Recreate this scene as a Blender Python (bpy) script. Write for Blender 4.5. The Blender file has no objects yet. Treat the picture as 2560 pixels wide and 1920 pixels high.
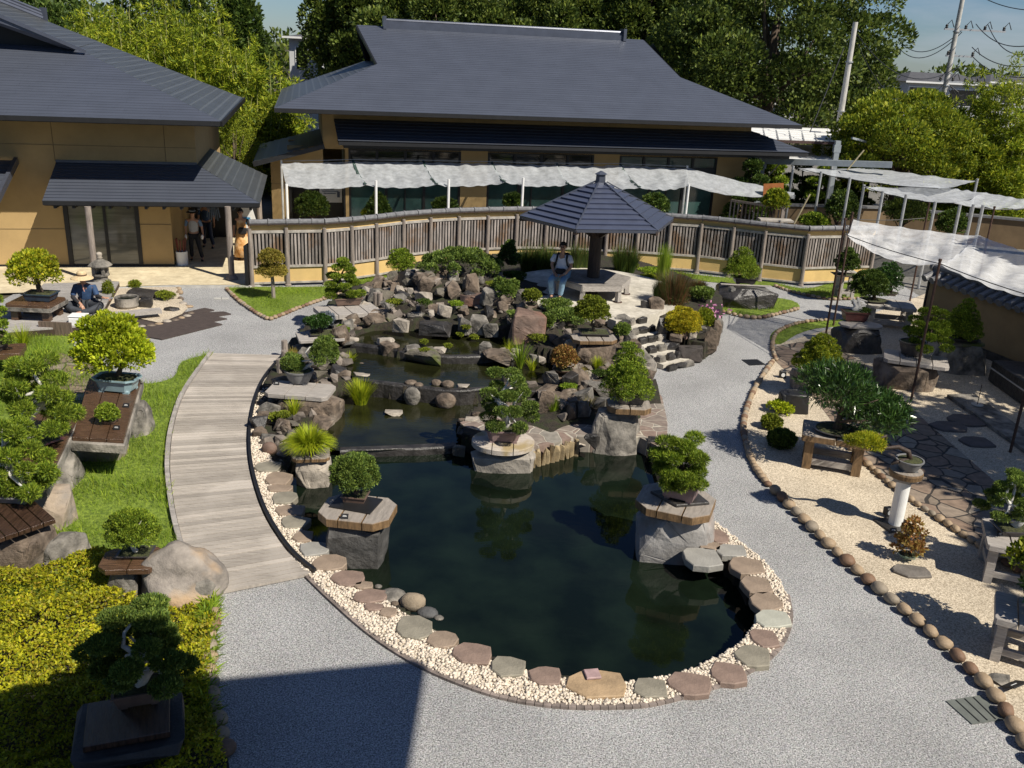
import bpy, bmesh, math, random
import numpy as np
from mathutils import Vector, Matrix, noise
from mathutils.geometry import tessellate_polygon
R_=math.radians
S=bpy.context.scene; COL=S.collection
# ---------------------------------------------------------------- camera
CH=6.7; FP=2300.0; PITCH=R_(20.0); ROLL=R_(2.77)
cd=bpy.data.cameras.new('camera'); cam=bpy.data.objects.new('camera',cd); COL.objects.link(cam)
cd.sensor_width=36; cd.lens=36*FP/2560; cd.clip_start=.1; cd.clip_end=2000
cam.location=(0,0,CH)
cam.rotation_euler=(Matrix.Rotation(R_(90)-PITCH,3,'X')@Matrix.Rotation(ROLL,3,'Z')).to_euler()
S.camera=cam; S.cycles.diffuse_bounces=2
S.view_settings.view_transform='Standard'; S.view_settings.look='None'; S.view_settings.gamma=1
S.view_settings.exposure=0.36
# ---------------------------------------------------------------- sun and sky
SUN_EL=47.0; SUNH=Vector((.80,-.60))          # horizontal direction towards the sun
sd=Vector((SUNH.x*math.cos(R_(SUN_EL)),SUNH.y*math.cos(R_(SUN_EL)),math.sin(R_(SUN_EL)))).normalized()
sl=bpy.data.lights.new('sun','SUN'); sl.energy=5.0; sl.angle=R_(.5); sl.color=(1,.93,.81)
so=bpy.data.objects.new('sun',sl); COL.objects.link(so); so.rotation_euler=sd.to_track_quat('Z','Y').to_euler(); so.location=(20,-20,40)
wd=bpy.data.worlds.new('World'); S.world=wd; wd.use_nodes=True
nt=wd.node_tree; nt.nodes.clear()
wo=nt.nodes.new('ShaderNodeOutputWorld'); bg=nt.nodes.new('ShaderNodeBackground'); sk=nt.nodes.new('ShaderNodeTexSky')
sk.sky_type='NISHITA'; sk.sun_disc=False; sk.sun_elevation=R_(SUN_EL); sk.sun_rotation=math.atan2(sd.x,sd.y)
sk.air_density=1.0; sk.dust_density=0.1; sk.ozone_density=2.0
bg.inputs[1].default_value=.05
tc=nt.nodes.new('ShaderNodeTexCoord'); mp=nt.nodes.new('ShaderNodeMapping'); mp.inputs['Scale'].default_value=(1,1,4.5)
nz=nt.nodes.new('ShaderNodeTexNoise'); nz.inputs['Scale'].default_value=2.6; nz.inputs['Detail'].default_value=9; nz.inputs['Roughness'].default_value=.6
cr=nt.nodes.new('ShaderNodeValToRGB'); cr.color_ramp.elements[0].position=.52; cr.color_ramp.elements[1].position=.76
cr.color_ramp.elements[1].color=(.85,.85,.85,1)
mx=nt.nodes.new('ShaderNodeMixRGB'); mx.inputs[2].default_value=(7.0,7.7,8.8,1)
L=nt.links.new
L(tc.outputs['Generated'],mp.inputs[0]); L(mp.outputs[0],nz.inputs[0]); L(nz.outputs[0],cr.inputs[0]); L(cr.outputs[0],mx.inputs[0])
tn=nt.nodes.new('ShaderNodeMixRGB'); tn.blend_type='MULTIPLY'; tn.inputs[0].default_value=1; tn.inputs[2].default_value=(.62,.80,1.10,1); L(sk.outputs[0],tn.inputs[1]); L(tn.outputs[0],mx.inputs[1]); L(mx.outputs[0],bg.inputs[0]); L(bg.outputs[0],wo.inputs[0])
# ---------------------------------------------------------------- pixels of the 2560x1920 photograph to places in the world
def ray(px,py):
    x=px-1280;y=py-960;c,s=math.cos(ROLL),math.sin(ROLL);u=x*c+y*s;v=-x*s+y*c
    cp,sp=math.cos(PITCH),math.sin(PITCH)
    return (u,FP*cp-v*sp,-FP*sp-v*cp)
def G(px,py,z=0.0):
    d=ray(px,py);t=(CH-z)/-d[2];return Vector((d[0]*t,d[1]*t,z))
def D(px,py,Y):
    d=ray(px,py);t=Y/d[1];return Vector((d[0]*t,Y,CH+d[2]*t))
FA=R_(13);EX=Vector((math.cos(FA),math.sin(FA),0));NX=Vector((-math.sin(FA),math.cos(FA),0))
def F3(u,c,z): return EX*u+NX*c+Vector((0,0,z))     # facade frame of the two museum buildings
def curve(pts,n=8,closed=False):
    P=[Vector(p) for p in pts];out=[];m=len(P)
    for i in range(m if closed else m-1):
        a=P[(i-1)%m] if closed or i>0 else P[i];b=P[i];c=P[(i+1)%m];d=P[(i+2)%m] if closed or i+2<m else c
        for k in range(n):
            t=k/n;out.append(.5*((2*b)+(c-a)*t+(2*a-5*b+4*c-d)*t*t+(3*b-a-3*c+d)*t**3))
    if not closed: out.append(P[-1])
    return out
def gcurve(px,z=0,n=6,closed=False): return curve([G(x,y,z) for x,y in px],n,closed)
def inside(x,y,poly):
    r=False;j=len(poly)-1
    for i in range(len(poly)):
        a=poly[i];b=poly[j]
        if (a[1]>y)!=(b[1]>y) and x<(b[0]-a[0])*(y-a[1])/(b[1]-a[1])+a[0]: r=not r
        j=i
    return r
# ---------------------------------------------------------------- tagging
def thing(name,label,cat,loc=(0,0,0),rz=0,group=None):
    o=bpy.data.objects.new(name,None);COL.objects.link(o);o.location=loc;o.rotation_euler=(0,0,rz);o.empty_display_size=.2
    o['label']=label;o['category']=cat
    if group:o['group']=group
    return o
def tag(o,label,cat,group=None,kind=None):
    if label:o['label']=label
    if cat:o['category']=cat
    if group:o['group']=group
    if kind:o['kind']=kind
    return o
def struct(o): o['kind']='structure';return o
def stuff(o,label=None,cat=None): 
    o['kind']='stuff'
    if label:o['label']=label
    if cat:o['category']=cat
    return o
def copytree(o,parent=None):
    c=o.copy();COL.objects.link(c)
    if parent is not None:c.parent=parent
    for ch in [q for q in bpy.data.objects if q.parent==o]:copytree(ch,c)
    return c
# ---------------------------------------------------------------- mesh building
class MB:
    def __init__(s):s.v=[];s.f=[]
    def add(s,vs,fs):
        k=len(s.v);s.v+=[tuple(x) for x in vs];s.f+=[tuple(i+k for i in f) for f in fs];return s
    def box(s,c,sz,rz=0,tilt=None,ch=0):
        x,y,z=sz[0]/2,sz[1]/2,sz[2]/2
        M=Matrix.Rotation(rz,3,'Z')
        if tilt:M=M@Matrix.Rotation(tilt[0],3,'X')@Matrix.Rotation(tilt[1],3,'Y')
        c=Vector(c);b=min(ch,x*.8,y*.8,z*.8)
        if b<=0:
            P=[(-x,-y,-z),(x,-y,-z),(x,y,-z),(-x,y,-z),(-x,-y,z),(x,-y,z),(x,y,z),(-x,y,z)]
            return s.add([c+M@Vector(p) for p in P],[(0,3,2,1),(4,5,6,7),(0,1,5,4),(1,2,6,5),(2,3,7,6),(3,0,4,7)])
        P=[];
        for zz,i in ((-z,b),(-z+b,0),(z-b,0),(z,b)):
            P+=[(-x+i,-y+i,zz),(x-i,-y+i,zz),(x-i,y-i,zz),(-x+i,y-i,zz)]
        Fc=[(0,3,2,1),(12,13,14,15)]
        for r in range(3):
            for k in range(4):Fc.append((r*4+k,r*4+(k+1)%4,r*4+4+(k+1)%4,r*4+4+k))
        return s.add([c+M@Vector(p) for p in P],Fc)
    def beam(s,a,b,w,h=None,up=(0,0,1)):
        a=Vector(a);b=Vector(b);h=h or w;d=(b-a).normalized();u=Vector(up)
        if abs(d.dot(u))>.98:u=Vector((0,1,0))
        r=d.cross(u).normalized()*w/2;q=r.cross(d).normalized()*h/2
        vs=[a-r-q,a+r-q,a+r+q,a-r+q,b-r-q,b+r-q,b+r+q,b-r+q]
        return s.add(vs,[(0,1,2,3),(7,6,5,4),(0,4,5,1),(1,5,6,2),(2,6,7,3),(3,7,4,0)])
    def tube(s,pts,rad,n=8,cap=True):
        P=[Vector(p) for p in pts]
        if not hasattr(rad,'__len__'):rad=[rad]*len(P)
        k=len(s.v);ref=None
        for i,p in enumerate(P):
            d=(P[min(i+1,len(P)-1)]-P[max(i-1,0)])
            if d.length<1e-9:d=Vector((0,0,1))
            d.normalize()
            if ref is None:
                ref=d.orthogonal().normalized()
            else:
                ref=(ref-d*ref.dot(d));ref=ref.normalized() if ref.length>1e-6 else d.orthogonal().normalized()
            b=d.cross(ref)
            for j in range(n):
                a=2*math.pi*j/n;s.v.append(tuple(p+(ref*math.cos(a)+b*math.sin(a))*rad[i]))
        for i in range(len(P)-1):
            for j in range(n):s.f.append((k+i*n+j,k+i*n+(j+1)%n,k+(i+1)*n+(j+1)%n,k+(i+1)*n+j))
        if cap:
            s.f.append(tuple(k+j for j in range(n))[::-1]);s.f.append(tuple(k+(len(P)-1)*n+j for j in range(n)))
        return s
    def lathe(s,prof,n=24,c=(0,0,0),sx=1,sy=1,rot=0):
        k=len(s.v);c=Vector(c)
        for r,z in prof:
            for j in range(n):
                a=2*math.pi*(j+.5)/n+rot;s.v.append((c.x+r*sx*math.cos(a),c.y+r*sy*math.sin(a),c.z+z))
        for i in range(len(prof)-1):
            for j in range(n):s.f.append((k+i*n+j,k+i*n+(j+1)%n,k+(i+1)*n+(j+1)%n,k+(i+1)*n+j))
        s.f.append(tuple(k+j for j in range(n))[::-1]);s.f.append(tuple(k+(len(prof)-1)*n+j for j in range(n)))
        return s
    def prism(s,poly,z0,z1,ch=0,holes=()):
        P=[Vector((p[0],p[1],0)) for p in poly]
        ar=sum(P[i].x*P[(i+1)%len(P)].y-P[(i+1)%len(P)].x*P[i].y for i in range(len(P)))
        if ar<0:P.reverse()
        n=len(P)
        if ch:
            c=sum(P,Vector())/n;rings=[(0,z0),(0,z1-ch),(ch,z1)]
        else:c=Vector();rings=[(0,z0),(0,z1)]
        k=len(s.v)
        for off,z in rings:
            for p in P:
                q=p-(p-c).normalized()*off if off else p
                s.v.append((q.x,q.y,z))
        for r in range(len(rings)-1):
            for j in range(n):s.f.append((k+r*n+j,k+r*n+(j+1)%n,k+(r+1)*n+(j+1)%n,k+(r+1)*n+j))
        for t in tessellate_polygon([P]):
            a,b,c_=t
            if (P[b]-P[a]).cross(P[c_]-P[a]).z<0:a,c_=c_,a
            s.f.append((k+(len(rings)-1)*n+a,k+(len(rings)-1)*n+b,k+(len(rings)-1)*n+c_));s.f.append((k+c_,k+b,k+a))
        return s
    def build(s,name,mat=None,parent=None,smooth=False,world=False,bevel=0):
        m=bpy.data.meshes.new(name);v=s.v
        if world and parent is not None:
            l=parent.location;v=[(a-l.x,b-l.y,c-l.z) for a,b,c in v]
        m.from_pydata(v,[],s.f);m.update()
        if smooth:m.polygons.foreach_set('use_smooth',[True]*len(m.polygons))
        o=bpy.data.objects.new(name,m);COL.objects.link(o)
        if mat:m.materials.append(mat)
        if parent is not None:o.parent=parent
        if bevel:
            b=o.modifiers.new('b','BEVEL');b.width=bevel;b.segments=2;b.limit_method='ANGLE';b.angle_limit=R_(40)
        return o
def sheet(name,poly,z,mat,holes=(),parent=None):
    loops=[[Vector((p[0],p[1],0)) for p in poly]]+[[Vector((p[0],p[1],0)) for p in h] for h in holes]
    allv=[v for l in loops for v in l];fs=[]
    for t in tessellate_polygon(loops):
        a,b,c=t
        if (allv[b]-allv[a]).cross(allv[c]-allv[a]).z<0:b,c=c,b
        fs.append((a,b,c))
    mb=MB();mb.add([(v.x,v.y,z) for v in allv],fs);return mb.build(name,mat,parent)
def centre_obj(o):
    m=o.data;n=len(m.vertices);a=np.empty(n*3,np.float32);m.vertices.foreach_get('co',a);a=a.reshape(-1,3)
    c=(a.min(0)+a.max(0))/2;c[2]=a[:,2].min();a-=c;m.vertices.foreach_set('co',a.ravel());m.update();o.location=[float(x) for x in c];return o
def npmesh(name,V,Fq,mat,parent=None,smooth=False):
    m=bpy.data.meshes.new(name);n=len(V);k=len(Fq);q=Fq.shape[1]
    m.vertices.add(n);m.vertices.foreach_set('co',V.astype(np.float32).ravel())
    m.loops.add(k*q);m.loops.foreach_set('vertex_index',Fq.astype(np.int32).ravel())
    m.polygons.add(k);m.polygons.foreach_set('loop_start',np.arange(0,k*q,q,dtype=np.int32));m.polygons.foreach_set('loop_total',np.full(k,q,np.int32))
    if smooth:m.polygons.foreach_set('use_smooth',np.ones(k,bool))
    m.update(calc_edges=True);m.materials.append(mat)
    o=bpy.data.objects.new(name,m);COL.objects.link(o)
    if parent is not None:o.parent=parent
    return o
def unit(a):return a/np.maximum(np.linalg.norm(a,axis=1,keepdims=True),1e-9)
def leaves(P,A,size,asp,rng,jit=.35,curl=.0):
    """diamond leaves: P base points, A axis directions"""
    n=len(P);A=unit(A);r=unit(rng.normal(size=(n,3)));B=unit(np.cross(A,r));Nn=np.cross(A,B)
    s=size*(1+jit*rng.uniform(-1,1,(n,1)));w=s*asp
    V=np.stack([P,P+A*s*.45+B*w*.5,P+A*s-Nn*s*curl,P+A*s*.45-B*w*.5],1).reshape(-1,3)
    return V
def leafobj(name,V,mat,parent=None):
    k=len(V)//4;return npmesh(name,V,np.arange(k*4).reshape(-1,4),mat,parent)
def ell_pts(E,N,rng,up=.35,shell=(.72,1.06)):
    """points on a set of ellipsoids E=[(cx,cy,cz,rx,ry,rz)]"""
    E=np.array(E,float);w=(E[:,3]*E[:,4]+E[:,3]*E[:,5]+E[:,4]*E[:,5]);w/=w.sum()
    i=rng.choice(len(E),N,p=w);d=unit(rng.normal(size=(N,3)))
    fl=(d[:,2]<0)&(rng.uniform(size=N)<up);d[fl,2]*=-1
    rr=rng.uniform(shell[0]**2,shell[1]**2,(N,1))**.5
    P=E[i,:3]+d*E[i,3:]*rr;n=unit(d/E[i,3:]);return P,n
# ---------------------------------------------------------------- materials
MATS={}
def NN(nt,t,**k):
    n=nt.nodes.new(t)
    for a,b in k.items():
        if a[0]=='_':n.inputs[a[1:].replace('_',' ')].default_value=b
        else:setattr(n,a,b)
    return n
def mat(name,col,rough=.7,var=.25,scale=6,bump=0,bscale=30,metal=0,spec=.5,col2=None,island=0,coat=0,stretch=None,stain=None,world=False,top=None):
    if name in MATS:return MATS[name]
    m=bpy.data.materials.new(name);MATS[name]=m;m.use_nodes=True;nt=m.node_tree;L=nt.links.new
    b=nt.nodes['Principled BSDF'];b.inputs['Roughness'].default_value=rough;b.inputs['Metallic'].default_value=metal;b.inputs['Specular IOR Level'].default_value=spec
    if coat:b.inputs['Coat Weight'].default_value=coat;b.inputs['Coat Roughness'].default_value=.1
    tc=NN(nt,'ShaderNodeTexCoord')
    if world: g=NN(nt,'ShaderNodeNewGeometry');src=g.outputs['Position']
    else: src=tc.outputs['Object']
    mp=NN(nt,'ShaderNodeMapping')
    if stretch:mp.inputs['Scale'].default_value=stretch
    L(src,mp.inputs[0])
    n=NN(nt,'ShaderNodeTexNoise',_Scale=scale,_Detail=8.0,_Roughness=.62);L(mp.outputs[0],n.inputs[0])
    c2=col2 or tuple(min(1,c*(1+var)) for c in col);c1=tuple(c*(1-var) for c in col)
    r=NN(nt,'ShaderNodeValToRGB');r.color_ramp.elements[0].position=.34;r.color_ramp.elements[1].position=.66
    r.color_ramp.elements[0].color=(*c1,1);r.color_ramp.elements[1].color=(*c2,1);L(n.outputs[0],r.inputs[0]);out=r.outputs[0]
    if stain:
        n2=NN(nt,'ShaderNodeTexNoise',_Scale=scale*.4,_Detail=5.0);L(src,n2.inputs[0])
        r2=NN(nt,'ShaderNodeValToRGB');r2.color_ramp.elements[0].position=.5;r2.color_ramp.elements[1].position=.62;L(n2.outputs[0],r2.inputs[0])
        x=NN(nt,'ShaderNodeMixRGB');L(r2.outputs[0],x.inputs[0]);L(out,x.inputs[1]);x.inputs[2].default_value=(*stain,1);out=x.outputs[0]
    if island:
        g=NN(nt,'ShaderNodeNewGeometry');h=NN(nt,'ShaderNodeMapRange');h.inputs[3].default_value=1-island;h.inputs[4].default_value=1+island;L(g.outputs['Random Per Island'],h.inputs[0])
        x=NN(nt,'ShaderNodeMixRGB',blend_type='MULTIPLY');x.inputs[0].default_value=1;L(out,x.inputs[1]);L(h.outputs[0],x.inputs[2]);out=x.outputs[0]
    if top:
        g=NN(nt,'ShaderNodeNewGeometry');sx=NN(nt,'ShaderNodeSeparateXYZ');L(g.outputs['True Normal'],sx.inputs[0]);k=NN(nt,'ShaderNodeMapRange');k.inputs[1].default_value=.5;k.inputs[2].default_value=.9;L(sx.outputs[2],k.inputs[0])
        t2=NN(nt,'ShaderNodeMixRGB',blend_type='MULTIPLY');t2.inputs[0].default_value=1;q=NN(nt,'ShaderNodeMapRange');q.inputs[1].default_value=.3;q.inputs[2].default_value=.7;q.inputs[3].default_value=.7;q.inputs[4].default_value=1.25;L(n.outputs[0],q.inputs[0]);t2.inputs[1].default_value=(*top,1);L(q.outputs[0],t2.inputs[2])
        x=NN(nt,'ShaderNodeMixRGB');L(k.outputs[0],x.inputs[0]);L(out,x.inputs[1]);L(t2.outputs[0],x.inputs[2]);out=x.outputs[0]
    L(out,b.inputs['Base Color'])
    if bump:
        nb=NN(nt,'ShaderNodeTexNoise',_Scale=bscale,_Detail=6.0,_Roughness=.65);L(mp.outputs[0],nb.inputs[0])
        bp=NN(nt,'ShaderNodeBump',_Strength=min(1,bump),_Distance=.02*max(1,bump));L(nb.outputs[0],bp.inputs['Height']);L(bp.outputs[0],b.inputs['Normal'])
    return m
def leafmat(name,cols,trans=.35,rough=.55,spec=.3):
    if name in MATS:return MATS[name]
    m=bpy.data.materials.new(name);MATS[name]=m;m.use_nodes=True;nt=m.node_tree;L=nt.links.new
    b=nt.nodes['Principled BSDF'];o=nt.nodes['Material Output'];b.inputs['Roughness'].default_value=rough;b.inputs['Specular IOR Level'].default_value=spec
    g=NN(nt,'ShaderNodeNewGeometry');r=NN(nt,'ShaderNodeValToRGB');e=r.color_ramp.elements
    e[0].color=(*cols[0],1);e[1].color=(*cols[-1],1)
    for i,c in enumerate(cols[1:-1]):
        x=e.new((i+1)/(len(cols)-1));x.color=(*c,1)
    L(g.outputs['Random Per Island'],r.inputs[0])
    pn=NN(nt,'ShaderNodeTexNoise',_Scale=1.7,_Detail=4.0,_Roughness=.7);L(g.outputs['Position'],pn.inputs[0]);pr=NN(nt,'ShaderNodeMapRange');pr.inputs[1].default_value=.35;pr.inputs[2].default_value=.65;pr.inputs[3].default_value=.70;pr.inputs[4].default_value=1.25;L(pn.outputs[0],pr.inputs[0])
    pm=NN(nt,'ShaderNodeMixRGB',blend_type='MULTIPLY');pm.inputs[0].default_value=1;L(r.outputs[0],pm.inputs[1]);L(pr.outputs[0],pm.inputs[2]);r=pm;L(r.outputs[0],b.inputs['Base Color'])
    t=NN(nt,'ShaderNodeBsdfTranslucent');L(r.outputs[0],t.inputs[0]);x=NN(nt,'ShaderNodeMixShader');x.inputs[0].default_value=trans
    L(b.outputs[0],x.inputs[1]);L(t.outputs[0],x.inputs[2]);L(x.outputs[0],o.inputs[0]);return m
# leaves
LF=dict(
 pine=leafmat('pine_needles',[(.06,.11,.012),(.18,.27,.022),(.38,.45,.045)],.25),
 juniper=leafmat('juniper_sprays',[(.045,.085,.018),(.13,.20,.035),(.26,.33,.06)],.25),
 dark=leafmat('dark_leaves',[(.03,.06,.012),(.07,.12,.02),(.14,.19,.03)],.25),
 glossy=leafmat('glossy_leaves',[(.02,.055,.014),(.045,.10,.02),(.08,.15,.03)],.2,.3,.6),
 lime=leafmat('lime_leaves',[(.20,.28,.012),(.38,.46,.02),(.55,.58,.03)],.35),
 maple=leafmat('yellow_green_maple_leaves',[(.14,.20,.012),(.32,.37,.02),(.58,.50,.03)],.35),
 golden=leafmat('golden_leaves',[(.16,.15,.02),(.30,.26,.04),(.42,.30,.07)],.3),
 orange=leafmat('orange_leaves',[(.22,.10,.035),(.36,.17,.06),(.30,.24,.06),(.42,.28,.09)],.3),
 rust=leafmat('rusty_stems',[(.07,.06,.02),(.20,.08,.04),(.10,.12,.03),(.05,.08,.02)],.3),
 yellow=leafmat('yellow_flower_leaves',[(.25,.26,.02),(.5,.42,.02),(.6,.46,.03),(.2,.26,.02)],.3),
 azalea=leafmat('azalea_leaves',[(.10,.13,.008),(.32,.34,.012),(.55,.50,.02),(.20,.25,.012),(.42,.30,.03)],.3),
 grass=leafmat('grass_blades',[(.10,.18,.015),(.21,.32,.022),(.37,.46,.045)],.35),
 bamboo=leafmat('bamboo_leaves',[(.10,.16,.012),(.25,.33,.02),(.48,.49,.035)],.4),
 tree=leafmat('broadleaf_tree_leaves',[(.035,.06,.013),(.09,.135,.022),(.20,.24,.04)],.3),
 sunny=leafmat('sunny_maple_tree_leaves',[(.08,.13,.012),(.20,.26,.02),(.42,.42,.03)],.4),
 moss=leafmat('moss_tufts',[(.07,.10,.01),(.16,.20,.016),(.28,.30,.025)],.15,.9),
 blue=leafmat('blue_grey_sprays',[(.08,.10,.12),(.14,.17,.20),(.2,.23,.26)],.1))
M_bark=mat('bark',(.09,.065,.045),.9,.4,12,1,40,stretch=(1,1,.3))
M_dead=mat('bleached_deadwood',(.62,.6,.56),.7,.15,14,.6,40)
M_wood=mat('weathered_grey_wood',(.36,.33,.30),.75,.28,5,.6,30,island=.18,stretch=(1,12,12))
M_woodw=mat('wet_brown_wood',(.09,.05,.028),.25,.5,5,.5,30,island=.2,stretch=(1,9,9),spec=.6)
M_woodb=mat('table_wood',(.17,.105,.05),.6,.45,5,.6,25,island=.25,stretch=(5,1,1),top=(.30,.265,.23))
M_woodd=mat('dark_brown_wood',(.045,.028,.02),.6,.4,6,.5,30,stretch=(6,6,.6))
M_post=mat('fence_post_wood',(.25,.21,.18),.8,.35,5,.7,24,stretch=(5,5,.5))
M_slat=mat('fence_slat_wood',(.24,.21,.19),.8,.4,4,.5,24,island=.35,stretch=(4,4,.5),stain=(.17,.11,.07))
M_rail=mat('fence_rail_wood',(.36,.33,.29),.8,.3,5,.5,24)
M_yel=mat('yellow_plaster',(.62,.43,.17),.9,.1,1.6,.15,60,stain=(.54,.38,.16))
M_tan=mat('tan_plaster',(.42,.29,.13),.9,.08,1.5,.15,70)
M_tile=mat('grey_roof_tile',(.16,.16,.165),.4,.25,9,.3,30)
M_slate=mat('slate_metal_roof',(.085,.095,.125),.33,.12,2.5,.1,50,metal=.35,spec=.6)
M_slated=mat('slate_shingle_roof',(.07,.075,.08),.6,.3,2.5,.3,40)
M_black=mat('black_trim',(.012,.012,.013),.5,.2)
M_glass=mat('green_blind_glass',(.035,.075,.07),.12,.25,1.2,spec=.9)
M_glassd=mat('dark_glass',(.015,.018,.018),.06,.3,1,spec=1)
M_glassg=mat('pale_blind_glass',(.13,.13,.11),.1,.35,1.6,spec=.9,stretch=(.4,.4,5))
M_white=mat('white_paint',(.75,.75,.73),.5,.06,6)
M_steel=mat('galvanised_steel',(.42,.43,.44),.45,.15,10,metal=.4)
M_grey=mat('grey_painted_steel',(.27,.30,.32),.5,.1,5)
M_conc=mat('concrete',(.42,.41,.38),.85,.2,5,.3,50)
M_soil=mat('soil',(.03,.024,.016),.95,.5,14,2,40,stain=(.03,.035,.012))
M_rockg=mat('grey_rock',(.15,.138,.12),.85,.6,4.5,1.8,10,stain=(.32,.29,.25))
M_rockb=mat('brown_rock',(.13,.098,.072),.85,.6,4.5,1.8,10,stain=(.24,.20,.16))
M_rockd=mat('dark_wet_rock',(.035,.032,.030),.4,.55,4,1.2,12,spec=.6)
M_rockl=mat('pale_rock',(.33,.29,.24),.85,.35,5,1.2,12)
M_rockr=mat('red_brown_rock',(.16,.105,.08),.7,.5,2.2,1.2,9,stain=(.24,.12,.08))
M_rockm=mat('mossy_rock',(.13,.115,.09),.9,.4,4,1.2,14,stain=(.09,.11,.02))
M_flag=mat('flagstone_brown',(.25,.19,.14),.75,.22,3,.5,26)
M_flagp=mat('flagstone_pale',(.27,.26,.235),.75,.15,3,.5,26)
M_flago=mat('flagstone_olive',(.22,.20,.155),.75,.25,3,.5,26)
M_cob=mat('tan_cobble',(.30,.22,.14),.7,.3,7,.4,30)
M_cobd=mat('brown_cobble',(.17,.10,.06),.7,.3,7,.4,30)
M_peb=mat('white_pebbles',(.60,.52,.42),.75,.12,9,island=.2)
# ================================================================ SETTING
def speckle(name,c0,c1,s1,s2,bump=.5,cell=None):
    m=bpy.data.materials.new(name);m.use_nodes=True;nt=m.node_tree;L=nt.links.new;b=nt.nodes['Principled BSDF'];b.inputs['Roughness'].default_value=.9;b.inputs['Specular IOR Level'].default_value=.25
    g=NN(nt,'ShaderNodeNewGeometry');n=NN(nt,'ShaderNodeTexNoise',_Scale=s1,_Detail=3.0,_Roughness=.8);L(g.outputs['Position'],n.inputs[0])
    v=NN(nt,'ShaderNodeTexVoronoi',_Scale=s1*.8);L(g.outputs['Position'],v.inputs[0])
    r=NN(nt,'ShaderNodeValToRGB');r.color_ramp.elements[0].position=.36;r.color_ramp.elements[1].position=.64;r.color_ramp.elements[0].color=(*c0,1);r.color_ramp.elements[1].color=(*c1,1);L(n.outputs[0],r.inputs[0])
    n2=NN(nt,'ShaderNodeTexNoise',_Scale=s2,_Detail=5.0);L(g.outputs['Position'],n2.inputs[0]);h=NN(nt,'ShaderNodeMapRange');h.inputs[1].default_value=.3;h.inputs[2].default_value=.7;h.inputs[3].default_value=.86;h.inputs[4].default_value=1.12;L(n2.outputs[0],h.inputs[0])
    x=NN(nt,'ShaderNodeMixRGB',blend_type='MULTIPLY');x.inputs[0].default_value=1;L(r.outputs[0],x.inputs[1]);L(h.outputs[0],x.inputs[2])
    y=NN(nt,'ShaderNodeMixRGB',blend_type='MULTIPLY');y.inputs[0].default_value=.45;L(x.outputs[0],y.inputs[1]);L(v.outputs['Color'],y.inputs[2]);
    z=NN(nt,'ShaderNodeHueSaturation');z.inputs['Saturation'].default_value=.1;z.inputs['Value'].default_value=1.28;L(y.outputs[0],z.inputs['Color'])
    L((z if cell is None else x).outputs[0],b.inputs['Base Color'])
    bp=NN(nt,'ShaderNodeBump',_Strength=bump,_Distance=.012);L(n.outputs[0],bp.inputs['Height']);L(bp.outputs[0],b.inputs['Normal']);return m
def flagmat(name,c0,c1,joint,scale,jw=.05,jb=1):
    m=bpy.data.materials.new(name);m.use_nodes=True;nt=m.node_tree;L=nt.links.new;b=nt.nodes['Principled BSDF'];b.inputs['Roughness'].default_value=.8
    g=NN(nt,'ShaderNodeNewGeometry');w=NN(nt,'ShaderNodeTexNoise',_Scale=1.5,_Detail=2.0);L(g.outputs['Position'],w.inputs[0])
    a=NN(nt,'ShaderNodeMixRGB',blend_type='ADD');a.inputs[0].default_value=.25;L(g.outputs['Position'],a.inputs[1]);L(w.outputs['Color'],a.inputs[2])
    mp=NN(nt,'ShaderNodeMapping');mp.inputs['Scale'].default_value=(1,1,0);L(a.outputs[0],mp.inputs[0])
    v=NN(nt,'ShaderNodeTexVoronoi',_Scale=scale);L(mp.outputs[0],v.inputs[0]);e=NN(nt,'ShaderNodeTexVoronoi',feature='DISTANCE_TO_EDGE',_Scale=scale);L(mp.outputs[0],e.inputs[0])
    s=NN(nt,'ShaderNodeSeparateColor');L(v.outputs['Color'],s.inputs[0])
    r=NN(nt,'ShaderNodeValToRGB');r.color_ramp.elements[0].color=(*c0,1);r.color_ramp.elements[1].color=(*c1,1);L(s.outputs[0],r.inputs[0])
    q=r.color_ramp.elements.new(.5);q.color=(c0[0]*1.1,c0[1]*.95,c0[2]*.9,1)
    n=NN(nt,'ShaderNodeTexNoise',_Scale=9.0,_Detail=8.0);L(g.outputs['Position'],n.inputs[0]);h=NN(nt,'ShaderNodeMapRange');h.inputs[1].default_value=.3;h.inputs[2].default_value=.7;h.inputs[3].default_value=.75;h.inputs[4].default_value=1.2;L(n.outputs[0],h.inputs[0])
    x=NN(nt,'ShaderNodeMixRGB',blend_type='MULTIPLY');x.inputs[0].default_value=1;L(r.outputs[0],x.inputs[1]);L(h.outputs[0],x.inputs[2])
    k=NN(nt,'ShaderNodeValToRGB');k.color_ramp.elements[0].position=jw;k.color_ramp.elements[1].position=jw+.02;L(e.outputs[0],k.inputs[0])
    y=NN(nt,'ShaderNodeMixRGB');L(k.outputs[0],y.inputs[0]);y.inputs[1].default_value=(*joint,1);L(x.outputs[0],y.inputs[2]);L(y.outputs[0],b.inputs['Base Color'])
    bp=NN(nt,'ShaderNodeBump',_Strength=.6,_Distance=.015*jb);L(k.outputs[0],bp.inputs['Height']);L(bp.outputs[0],b.inputs['Normal']);return m
M_path=speckle('grey_resin_gravel',(.06,.057,.05),(.51,.485,.435),58,.7,.8)
M_gravel=speckle('beige_gravel',(.25,.20,.14),(.76,.66,.51),50,1.0,1,cell=1)
M_pebs=speckle('white_pebble_bed',(.30,.25,.19),(.66,.58,.46),30,2,1,cell=1)
M_lawn=speckle('lawn_turf',(.07,.11,.018),(.21,.28,.04),14,1.2,1,cell=1)
M_earth=speckle('earth',(.05,.045,.03),(.13,.11,.075),5,.2,.6,cell=1)
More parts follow.
